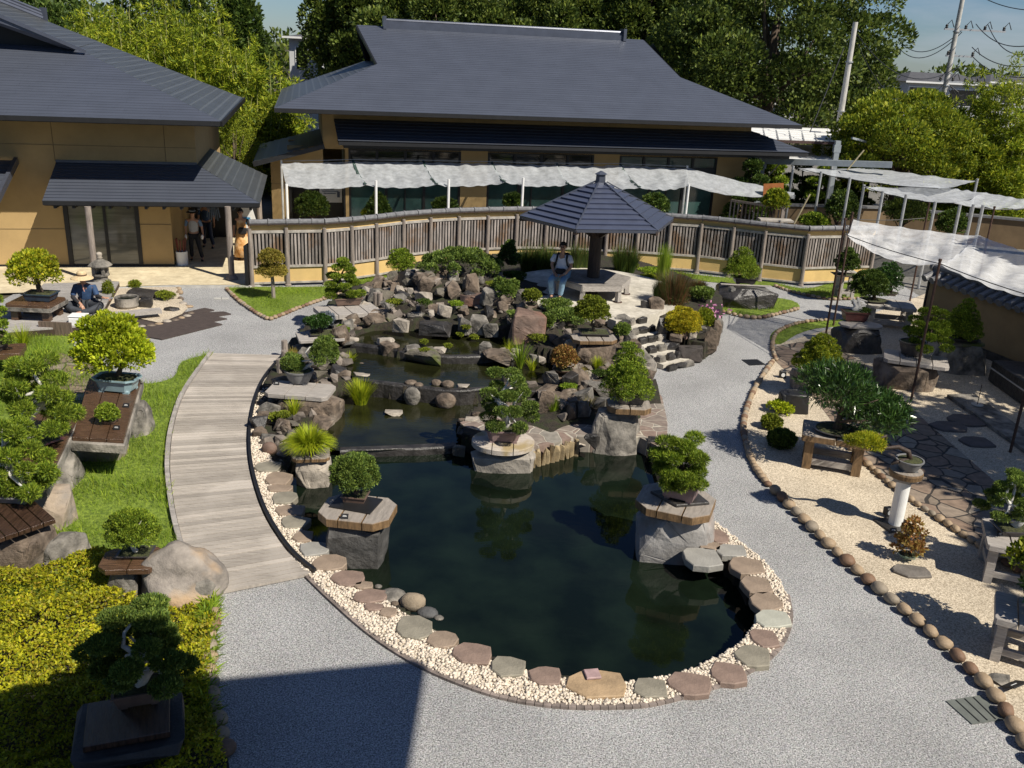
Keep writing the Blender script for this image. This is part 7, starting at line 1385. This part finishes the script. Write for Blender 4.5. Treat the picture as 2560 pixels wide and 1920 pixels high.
def head(root,c,face,s=1.0,hair='short',tilt=0):
    """facial parts around head centre c, looking along face"""
    c=Vector(c);f=Vector(face).normalized();r=f.cross(Vector((0,0,1))).normalized();u=r.cross(f).normalized()
    M=lambda a,b,z:c+r*a*s+f*b*s+u*z*s
    for k in (-1,1):
        mb=MB();mb.add(*sph(M(k*.032,.082,.012),.012*s));mb.build('eye',mat('eye_dark',(.02,.015,.012),.2),root,smooth=True)
        mb=MB();mb.add(*sph(M(k*.088,.0,-.005),.022*s,(.5,1,1.3)));mb.build('ear',M_skin,root,smooth=True)
        mb=MB();mb.tube([M(k*.015,.092,.032),M(k*.05,.08,.034)],.004*s,5);mb.build('eyebrow',M_hair,root)
    mb=MB();mb.tube([M(0,.088,.02),M(0,.108,-.018),M(0,.09,-.026)],[.008*s,.014*s,.008*s],7);mb.build('nose',M_skin,root,smooth=True)
    mb=MB();mb.tube([M(-.026,.082,-.052),M(0,.092,-.05),M(.026,.082,-.052)],[.003*s,.008*s,.003*s],6);mb.build('mouth',mat('lips',(.30,.10,.09),.5),root)
    if hair:
        bm=bmesh.new();bmesh.ops.create_icosphere(bm,subdivisions=3,radius=1);vs=[];
        for v in bm.verts:
            q=v.co;k=1+.10*noise.noise(q*4);y=q.y;z=q.z
            lim=-.15 if y<.2 else .42
            if z<lim:q=Vector((q.x,q.y,lim));k*=.97
            vs.append(M(q.x*.098*k,q.y*.108*k-.008,q.z*.125*k+.02))
        mb=MB();mb.add(vs,[tuple(v.index for v in fa.verts) for fa in bm.faces]);bm.free();mb.build('hair',M_hair,root,smooth=True)
def sph(c,r,sc=(1,1,1)):
    bm=bmesh.new();bmesh.ops.create_icosphere(bm,subdivisions=2,radius=r);vs=[Vector((v.co.x*sc[0],v.co.y*sc[1],v.co.z*sc[2]))+Vector(c) for v in bm.verts];fs=[tuple(v.index for v in f.verts) for f in bm.faces];bm.free();return vs,fs
HEADR=lambda x,y,z,s=1:[(x,y,z-.13*s,.05*s),(x,y-.01*s,z-.06*s,.068*s),(x,y,z+.02*s,(.088*s,.095*s)),(x,y+.005,z+.08*s,.068*s)]
# seated woman
p=G(1391,750,.77);s=1.0
r=thing('person','person in white shirt, black backpack and light blue jeans seated on the hexagonal bench','person',(p.x,p.y+.05,.77),R_(-12));r.scale=(s,s,s)
hip=(0.02,.45,.56);LS,RS=(-.18,.44,1.02),(.20,.44,1.02)
body=[[(*hip,(.16,.13)),(.02,.44,.72,(.15,.12)),(.02,.43,.92,(.16,.11)),(.02,.43,1.06,(.09,.07)),(.02,.42,1.12,.05)]+HEADR(.02,.41,1.27)[1:],
 [(.02,.43,.92,(.16,.11)),(*LS,.062),(-.235,.36,.80,.045),(-.11,.16,.63,.032)],[(.02,.43,.92,(.16,.11)),(*RS,.062),(.27,.36,.80,.045),(.13,.15,.62,.032)],
 [(*hip,(.16,.13)),(-.09,.42,.54,.095),(-.17,-.02,.50,.068),(-.15,.02,.28,.058),(-.13,.06,.09,.04),(-.14,-.1,.04,.035)],[(*hip,(.16,.13)),(.12,.42,.54,.095),(.15,-.06,.50,.068),(.11,.0,.28,.058),(.08,.03,.09,.04),(.09,-.13,.04,.035)]]
body+=hand((-.11,.16,.63),(.5,-.8,-.1),(0,0,-1));body+=hand((.13,.15,.62),(-.6,-.75,-.1),(0,0,-1))
skinmesh('body',body,M_skin,r)
skinmesh('shirt',[[(.02,.45,.60,(.19,.16)),(.02,.44,.72,(.18,.145)),(.02,.43,.92,(.185,.125)),(.02,.435,1.03,(.12,.085))],[(.02,.43,.92,(.185,.125)),(LS[0]-.01,LS[1],LS[2]-.01,.08),(-.235,.37,.86,.074)],[(.02,.43,.92,(.185,.125)),(RS[0]+.01,RS[1],RS[2]-.01,.08),(.265,.37,.86,.074)]],M_shirt,r)
skinmesh('jeans',[[(.02,.46,.55,(.18,.14)),(-.09,.42,.54,.11),(-.17,-.03,.505,.088),(-.15,.02,.28,.08),(-.13,.06,.10,.072)],[(.02,.46,.55,(.18,.14)),(.12,.42,.54,.11),(.15,-.07,.505,.088),(.11,.0,.28,.08),(.08,.03,.10,.072)]],M_jean,r)
for x,y in ((-.135,0),(.085,-.04)):mb=MB();mb.add(*sph((x,y-.03,.045),.05,(.9,2.4,.85)));sh=mb.build('shoe',M_blk,r,smooth=True);mb=MB();mb.box((x,y-.03,.012),(.1,.25,.02),0,None,.008);mb.build('sole',M_white,sh)
head(r,(.02,.405,1.27),(0,-1,-.05))
mb=MB();
for k in (-1,1):mb.tube([(.02+k*.115,.50,1.10),(.02+k*.12,.40,1.09),(.02+k*.125,.315,.98),(.02+k*.15,.32,.84),(.02+k*.18,.42,.76)],.026,6)
mb.box((.02,.62,.88),(.30,.16,.42),0,None,.05);mb.build('backpack',M_blk,r,smooth=False)
mb=MB();mb.box((.02,.25,.68),(.26,.10,.14),0,(.15,0),.03);mb.build('waist_bag',M_blk,r)
mb=MB();mb.tube([(.145,.17,.64),(.135,.155,.625)],.04,12);mb.build('wristwatch',M_rockl,r)
# gardener sitting cross-legged
p=G(218,775,.2);s=1.05;r=thing('person','gardener in straw hat and indigo work shirt sitting cross legged on the deck','person',(p.x,p.y-.1,.2),R_(8));r.scale=(s,s,s)
hip=(0,.2,.13)
body=[[(*hip,(.16,.13)),(0,.18,.32,(.14,.11)),(0,.13,.52,(.16,.11)),(.0,.09,.63,.06)]+[(0.01,.03,.70,.065),(.01,.01,.79,(.085,.09)),(.01,.01,.85,.065)],
 [(0,.13,.52,(.16,.11)),(-.19,.13,.56,.06),(-.24,.0,.34,.045),(-.02,-.17,.20,.032)],[(0,.13,.52,(.16,.11)),(.20,.12,.56,.06),(.30,-.02,.36,.045),(.50,-.16,.36,.032)],
 [(*hip,(.16,.13)),(-.12,.15,.12,.09),(-.42,-.05,.15,.068),(-.2,-.22,.09,.055),(.06,-.26,.06,.04),(.14,-.30,.04,.035)],[(*hip,(.16,.13)),(.12,.15,.12,.09),(.40,-.05,.16,.068),(.2,-.28,.08,.055),(-.02,-.34,.05,.04),(-.1,-.37,.04,.035)]]
body+=hand((-.02,-.17,.20),(.5,-.6,-.5),(0,0,-1));body+=hand((.50,-.16,.36),(.9,-.2,.05),(0,0,-1),1,.9)
skinmesh('body',body,M_skin,r)
skinmesh('work_shirt',[[(0,.2,.18,(.18,.15)),(0,.18,.32,(.17,.135)),(0,.13,.52,(.185,.125)),(0,.11,.60,(.11,.08))],[(0,.13,.52,(.185,.125)),(-.20,.13,.55,.078),(-.245,.0,.34,.068)],[(0,.13,.52,(.185,.125)),(.21,.12,.55,.078),(.305,-.02,.36,.068)]],M_navy,r)
skinmesh('arm_covers',[[(-.245,.02,.37,.06),(-.24,-.01,.33,.055),(-.05,-.155,.21,.042)],[(.30,-.0,.39,.06),(.32,-.04,.36,.055),(.47,-.15,.36,.042)]][:1],M_blk,r);skinmesh('arm_covers',[[(.30,-.0,.39,.06),(.32,-.04,.36,.055),(.47,-.15,.36,.042)]],M_blk,r)
skinmesh('trousers',[[(0,.22,.13,(.18,.14)),(-.13,.14,.13,.115),(-.43,-.06,.155,.092),(-.2,-.225,.10,.08),(.04,-.25,.07,.06)],[(0,.22,.13,(.18,.14)),(.13,.14,.13,.115),(.41,-.06,.165,.092),(.2,-.285,.09,.08),(0,-.33,.06,.06)]],M_char,r)
head(r,(.01,.01,.79),(.1,-1,-.25),1,None)
mb=MB();mb.lathe([(.25,.78),(.24,.80),(.11,.85),(.105,.92),(.07,.955),(.0,.96)],24,(.01,.0,0));h_=mb.build('straw_hat',M_straw,r,smooth=False);mb=MB();mb.lathe([(.112,.85),(.11,.885)],24,(.01,0,0));mb.build('hat_band',mat('brown_band',(.12,.07,.04),.7),h_)
mb=MB();mb.tube([(.02,-.04,.66),(.03,-.05,.55),(.05,-.06,.48)],[.02,.015,.01],6);mb.build('neckerchief',mat('pink_cloth',(.4,.2,.16),.8),r)
tp=thing('hose','thin dark hose with a nozzle held by the gardener','hose',(p.x+.55,p.y-.27,.57));mb=MB();mb.tube([(-.03,0,0),(.12,-.03,.01),(.25,-.03,.06)],[.012,.012,.016],6);mb.build('nozzle',M_steel,tp);mb=MB();mb.tube([(-.03,0,0),(-.1,-.1,-.15),(-.2,-.3,-.36),(-.1,-.5,-.37)],.012,6);mb.build('pipe',M_blk,tp)
# standing figures in the passage
def standing(label,loc,s,rz,top,legs,sleeve,lean=0,skirt=None,hat=None,hair=True):
    r=thing('person',label,'person',loc,rz);r.scale=(s,s,s)
    hip=(0,0,.92);b=[[(*hip,(.15,.11)),(0,-.01,1.08,(.13,.1)),(0,-.02,1.3,(.16,.105)),(0,-.03,1.44,.06),(0,-.05,1.52,.062),(0,-.05,1.6,(.085,.092)),(0,-.045,1.67,.065)],
     [(0,-.02,1.3,(.16,.105)),(-.19,-.01,1.37,.055),(-.25,-.02,1.12,.042),(-.24,-.1,.9,.03)],[(0,-.02,1.3,(.16,.105)),(.19,-.01,1.37,.055),(.27,0,1.12,.042),(.30,-.08,.9,.03)],
     [(*hip,(.15,.11)),(-.09,0,.85,.09),(-.11,-.04,.48,.06),(-.12,.03,.1,.04),(-.13,-.12,.04,.035)],[(*hip,(.15,.11)),(.09,0,.85,.09),(.17,-.12,.48,.06),(.24,-.1,.1,.04),(.26,-.25,.04,.035)]]
    b+=hand((-.24,-.1,.9),(0,-.3,-1),(.5,-.5,0));b+=hand((.30,-.08,.9),(.1,-.2,-1),(-.5,-.5,0));skinmesh('body',b,M_skin,r)
    skinmesh('top',[[(0,0,.92,(.17,.13)),(0,-.01,1.08,(.165,.125)),(0,-.02,1.3,(.18,.12)),(0,-.03,1.40,(.1,.075))]],top,r)
    for k,e in ((-1,(-.25,-.02,1.12)),(1,(.27,0,1.12))):skinmesh('sleeve',[[(k*.16,-.01,1.36,.07),(k*.21,-.01,1.33,.066),(e[0],e[1],e[2]+.02,.056)]],sleeve,r)
    if skirt:
        mb=MB();mb.lathe([(.30,.12),(.27,.5),(.2,.85),(.16,1.02)],20);mb.build('long_skirt',skirt,r,smooth=True)
    else:skinmesh('trousers',[[(0,0,.92,(.165,.125)),(-.09,0,.85,.105),(-.11,-.04,.48,.078),(-.12,.03,.1,.065)],[(0,0,.92,(.165,.125)),(.09,0,.85,.105),(.17,-.12,.48,.078),(.24,-.1,.1,.065)]],legs,r)
    for x,y in ((-.125,-.03),(.245,-.16)):mb=MB();mb.add(*sph((x,y-.03,.045),.05,(.9,2.4,.85)));mb.build('shoe',M_blk,r,smooth=True)
    head(r,(0,-.05,1.6),(0,-1,-.1),1,hair and not hat)
    if hat:
        mb=MB();mb.lathe([(.2,1.63),(.19,1.65),(.105,1.67),(.1,1.75),(.05,1.77)],20,(0,-.04,0));h=mb.build('hat',M_blk,r);mb=MB();mb.lathe([(.108,1.67),(.107,1.695)],20,(0,-.04,0));mb.build('hat_band',M_white,h)
    return r
p=G(487,652,.05);r=standing('person in a banded black hat and pale vest standing in the dark doorway',(p.x,p.y+.1,.05),.92,R_(10),M_vest,M_blk,M_blue,hat=True)
for k in (-1,1):
    mb=MB();mb.add(*sph((k*.28 if k>0 else -.245,-.13,.82),.06,(.8,.8,1.5)));mb.build('white_glove',M_white,r,smooth=True)
p=G(520,618,.05);standing('dim figure in dark blue deep in the passage behind the hatted person',(p.x,p.y,.05),.92,0,M_navy,mat('dark_blue_trousers',(.01,.02,.05),.8),M_navy)
p=G(606,650,.05);M_or=mat('orange_patterned_cloth',(.55,.22,.03),.8,.3,9,.6,14,col2=(.75,.45,.2),stain=(.70,.50,.30));r=standing('person in a long orange patterned dress holding a black bag beside the wooden post',(p.x,p.y+.1,.05),.93,0,M_or,M_or,M_blk,skirt=M_or)
mb=MB();mb.box((.1,-.24,1.02),(.26,.1,.24),0,None,.04);mb.build('shoulder_bag',M_blk,r)
p=F3(-2.9,31,1.35);r=thing('hanging_cloth','striped pale blue cloth hanging in the dark passage','cloth',p);c=D(532,532,p.y);mb=MB();o_=c-p
for k in range(7):mb.beam(o_+Vector((-.12+.045*k,0,.28)),o_+Vector((-.2+.07*k,.0,-.15-.05*(k%3))),.035,.012)
mb.build('strips',mat('blue_grey_strips',(.16,.22,.30),.8),r)
# ================================================================ TREES
def tree(name,label,px,top,Y,W,leaf,N,sz,seed,kind='leaf',style='tree',z0=.25,cat='tree',group=None,th=None,asp=.9):
    t=D(px,top,Y);H=t.z;r=thing(name,label,cat,(t.x,Y,0),0,group);h=H*(1-z0)
    o,E=crown('crown',LF[leaf],r,W,h,style,N,kind,seed,(0,0,H*z0),asp,sz,up=.3);
    mb=MB();rr=random.Random(seed);R0=th or W*.035;pts=[Vector((0,0,0)),Vector((.1*R0,0,H*.2)),Vector((-.3*R0,0,H*.45)),Vector((0,0,H*.8))];mb.tube(pts,[R0*1.3,R0,R0*.75,R0*.2],10)
    for e in rr.sample(E,12):
        k=rr.uniform(.25,.6);a=pts[1].lerp(pts[3],k);q=Vector(e[:3]);mb.tube([a,a.lerp(q,.5)+Vector((0,0,-.04*H)),q],[R0*.4,R0*.25,R0*.08],6)
    mb.build('trunk',M_bark,r,smooth=True);return r
KIND['tl']=(.21,.6,.5);KIND['tm']=(.125,.55,.5)
kinds=['row of broad dark green trees behind the long roof']
base=[]
TL=[(900,-130,62,8.5,30,'leftmost broad dark green tree behind the long roof, next to the sky gap'),(985,-150,70,10,31,'dark green tree behind the left end of the roof ridge'),(1090,-120,60,11,32,'green tree behind the roof ridge, second from its left end'),(1250,-140,68,11,33,'green tree behind the middle of the roof ridge'),(1400,-110,60,10.5,34,'green tree just left of the right end of the roof ridge'),(1530,-60,66,10,35,'green tree at the right end of the roof ridge'),(1640,-120,60,10,36,'dark tree above the right shoulder of the roof'),(1760,-90,66,10,30,'dark tree left of the biggest one'),(1975,-170,52,13.5,38,'biggest dark tree standing behind the plain utility pole')]
src={}
for i,(px,top,Y,W,sd_,lab) in enumerate(TL):
    N=34000 if W<15 else 62000
    tree('broadleaf_tree',lab,px,top,Y,W,'tree',N,1.0,sd_+i*7,'tl',z0=.12 if W<15 else .1,group=None,asp=.8)
for i,(px,top,Y,W,lab) in enumerate([(110,-60,56,9,'dark conifer like tree behind the left roof'),(400,-120,60,8,'dark tree rising behind the bamboo on the left'),(590,-60,58,3.6,'slender dark tree beside the sky gap'),(20,-90,60,8,'dark tree at the top left corner')]):
    tree('dark_tree',lab,px,top,Y,W,'dark',14000,1.0,60+i,'tl',z0=.1)
def bamboo(label,px,top,Y,N,seed,leaf='bamboo',W=3.0,group=None,z0=.12,sz=1):
    t=D(px,top,Y);H=t.z;r=thing('bamboo',label,'bamboo',(t.x,Y,0),0,group);rr=random.Random(seed);mb=MB();E=[]
    for k in range(6):
        a=rr.uniform(0,6.28);q=rr.uniform(.1,.35)*W;bx,by=q*math.cos(a),q*math.sin(a);hh=H*rr.uniform(.78,1.0);lx,ly=rr.uniform(-.5,.5)*W*.4,rr.uniform(-.3,.3)*W*.4
        pts=[Vector((bx+lx*(j/7)**2,by+ly*(j/7)**2,hh*j/7)) for j in range(8)];mb.tube(pts,[.05*(1-.85*j/7) for j in range(8)],6)
        for j in range(int(11)):
            f=z0+(1-z0)*(j+.5)/11;p=Vector((bx+lx*f*f,by+ly*f*f,hh*f));w=W*.34*(1.15-f)*1.2+.18
            for m in range(2):
                b=rr.uniform(0,6.28);E.append((p.x+w*.8*math.cos(b),p.y+w*.8*math.sin(b),p.z+rr.uniform(-.2,.3),w*.45,w*.45,.10+.05*w))
    mb.build('culms',mat('bamboo_culm',(.30,.30,.10),.5,.2,6),r)
    rng=np.random.default_rng(seed);P,n=ell_pts(E,N,rng,.3,(.3,1.1));A=n*.7+np.array([0,0,.15])+rng.normal(0,.7,(N,3));A[:,2]-=.25
    leafobj('leaves',leaves(P,A,.22*sz,.24,rng,.4,.2),LF[leaf],r);return r
BB=[(150,60,47),(205,-20,50),(265,10,46),(320,-40,52),(372,20,47),(425,-30,52),(470,-10,46),(520,-20,51),(560,60,46),(600,90,49),(640,130,45),(690,170,47),(590,230,43),(655,250,42)]
for i,(x,t,Y) in enumerate(BB):
    bamboo('yellow green bamboo clump in the grove between the two roofs, number %s from the left'%['first','second','third','fourth','fifth','sixth','seventh','eighth','ninth','tenth','eleventh','twelfth','thirteenth','fourteenth'][i] if 0 else ['bamboo clump at the left end of the grove, just above the left roof','tall bamboo clump over the middle of the left roof slope','bamboo clump in front of the tall ones on the left','tallest bamboo clump in the left part of the grove','bright bamboo clump left of the grove centre','tall bamboo clump behind the grove centre','bright yellow green bamboo clump in the grove centre','bamboo clump with bare stem tops right of the grove centre','bamboo clump over the tip of the left roof','bamboo clump between roof tip and sky gap','lower bamboo clump under the sky gap','lowest bamboo clump touching the long roof','short leafy bamboo in the gap between the two buildings','dark lower bamboo beside the wing roof'][i],x,t,Y,15000,300+i,'bamboo' if i<12 else 'sunny',3.0,'bamboo grove between the roofs')
for i,(x,t,Y,W) in enumerate(((2400,240,44,3.0),(2478,150,42,1.5),(2545,190,40,3.2),(2600,140,40,3.6),(2350,265,46,3.0),(2560,300,40,3.4),(2440,290,41,3.4))):
    bamboo(['feathery bamboo just below the white house','tallest bamboo rising in front of the white house','golden bamboo at the right edge','bamboo cut off by the right edge','bamboo behind the maple on the right','lower dark bamboo at the right edge','lower dark bamboo beside the maple'][i],x,t,Y,20000,330+i,'bamboo',W,'bamboo on the right',sz=.8)
tree('maple_tree','broad yellow green maple behind the pale shade cloths',2285,232,40,7.5,'sunny',34000,1,350,'tm',z0=.22)
tree('maple_tree','smaller yellow green maple behind the broad maple',2200,270,44,4.5,'sunny',16000,1,351,'tm',z0=.3)
tree('maple_tree','dim green tree under the bamboo at the right edge',2520,400,43,6,'tree',15000,.8,352,'tl',z0=.05)
tree('maple_tree','dim green tree behind the yard wall on the right',2390,430,44,6,'tree',15000,.8,353,'tl',z0=.05)
tree('shrub_tree','small bright green tree between the two buildings',580,278,36,2.6,'sunny',7000,.7,354,'leaf',z0=.1)
for i,(x,t,Y,W) in enumerate(((1885,395,36.5,2.4),(1940,405,39,2.6),(2010,400,40,2.8),(2070,410,39,2.6),(2120,420,42,3))):
    p=D(x,t,Y);r=thing('garden_pine',['layered garden pine against the right corner post','layered garden pine left of the steel brace','layered garden pine in the middle behind the shade cloth','layered garden pine beside the steel post','layered garden pine under the maple'][i],'pine tree',(p.x,Y,0),0,'garden pines behind the shade cloth')
    o,E=crown('crown',LF['pine' if i%2 else 'dark'],r,W,p.z*.85,'pads',9000,'leaf',360+i,(0,0,p.z*.12),1,1.6);trunk(r,(0,0,0),E,.09,M_bark,360+i,.3)
for i,(x,y,h) in enumerate(((14.6,7.5,8),(14.4,12.5,8.2),(15.6,18.5,8))):
    r=thing('broadleaf_tree',['broad tree beyond the garden wall at the near right','broad tree beyond the middle of the garden wall','broad tree beyond the far part of the garden wall'][i],'tree',(x,y,0));o,E=crown('crown',LF['tree'],r,6.5,h*.55,'tree',5200,'tl',400+i,(0,0,h*.42),.95,1.3);mb=MB();mb.tube([(0,0,0),(.1,0,h*.4),(0,0,h*.8)],[.2,.15,.05],8);mb.build('trunk',M_bark,r)
# far tree belt closing the view
rng=np.random.default_rng(77)
P=[];
for k in range(90):
    a=-46+k*1.75;x=a;y=100+12*math.sin(k*1.3);P.append((x*1.5+25,y,3.2+1.2*math.sin(k*2.1),4.5,3,3.2))
Pp,n=ell_pts(P,60000,rng,.5);o=leafobj('far_woods',leaves(Pp,n+rng.normal(0,.5,(60000,3)),.55,.6,rng),LF['tree']);tag(o,'far dark green belt of trees closing the view between the houses','woods',None,'stuff')
S.render.engine='CYCLES'

# ---------------------------------------------------------------- words that single out look-alikes by their neighbours
LAND={'the waterfall':G(1150,800,.5),'the pavilion steps':G(1640,860,.3),'the red brown boulder':G(1312,850,.4),'the orange maple':G(1410,900,.45),'the round potted juniper':G(742,950,.4),'the upper left plank top':G(865,780,.5),'the golden grass':G(778,1150,0),'the low tray planting':G(800,840,.2),
'the tall terrace boulder':G(1545,1110,0),'the central juniper':G(1258,1110,0),'the white pedestal':G(2240,1310),'the big leafy bonsai':G(2075,1150),'the near drain cover':G(2440,1775),'the slotted drain cover':G(1885,905),'the yellow green cone bonsai':G(2050,960),'the stump':G(1993,975),'the small orange maple':G(2276,1410),'the flat capstone':G(1868,770),
'the golden topiary':G(684,748),'the shaded juniper':G(335,1800),'the big tan boulder':G(440,1515),'the juniper mound':G(1180,700,1),'the iris clump':G(902,1012),'the pine boulder':G(1690,1400),'the driftwood boulder':G(2150,880),'the plank mat':G(450,810)}
def where(x,y):
    k=min(LAND,key=lambda k:(LAND[k].x-x)**2+(LAND[k].y-y)**2);d=Vector((x-LAND[k].x,(y-LAND[k].y),0))
    if abs(d.x)>abs(d.y):return ('left of ' if d.x<0 else 'right of ')+k
    return ('in front of ' if d.y<0 else 'behind ')+k
tops=[o for o in bpy.data.objects if o.parent is None and 'label' in o and o.get('kind')!='stuff'];by={}
for o in tops:by.setdefault(o['label'],[]).append(o)
TONE={'grey_rock':'grey','brown_rock':'brown','pale_rock':'pale','dark_wet_rock':'dark','mossy_rock':'olive','red_brown_rock':'reddish','tan_cobble':'tan','brown_cobble':'dark brown','grey_tan_cobble':'greyish'}
SHORT={'rock':'angular rock','cobble':'kerb cobble','log_stake':'log stake','edge_block':'ochre edge block','bush_clover':'dark feathery clump','moss_cushion':'small moss cushion','creeper':'low creeping plant'}
for lab,os_ in by.items():
    if len(os_)<2:continue
    for o in os_:
        nm=o.name.split('.')[0];tone=TONE.get(o.data.materials[0].name,'') if o.data and o.data.materials else '';sz=''
        if nm=='rock' and o.data:
            w=max(o.dimensions[:2]) if max(o.dimensions[:2])>0 else max(abs(v.co.x) for v in o.data.vertices)*2
            sz='large ' if w>.4 else 'small ' if w<.27 else 'mid sized '
        o['label']=(sz+(tone+' ' if tone else '')+SHORT.get(nm,nm.replace('_',' '))+' '+where(o.location.x,o.location.y)).strip();o['group']=o.get('group') or SHORT.get(nm,nm)
by={}
for o in tops:by.setdefault(o['label'],[]).append(o)
ORD=['leftmost']+[w+' from left' for w in 'second third fourth fifth sixth seventh eighth ninth tenth eleventh twelfth thirteenth fourteenth fifteenth sixteenth seventeenth eighteenth nineteenth twentieth'.split()]
for lab,os_ in by.items():
    if len(os_)<2:continue
    os_.sort(key=lambda o:o.location.x)
    for i,o in enumerate(os_):
        if i<len(ORD):o['label']=lab+', '+ORD[i]
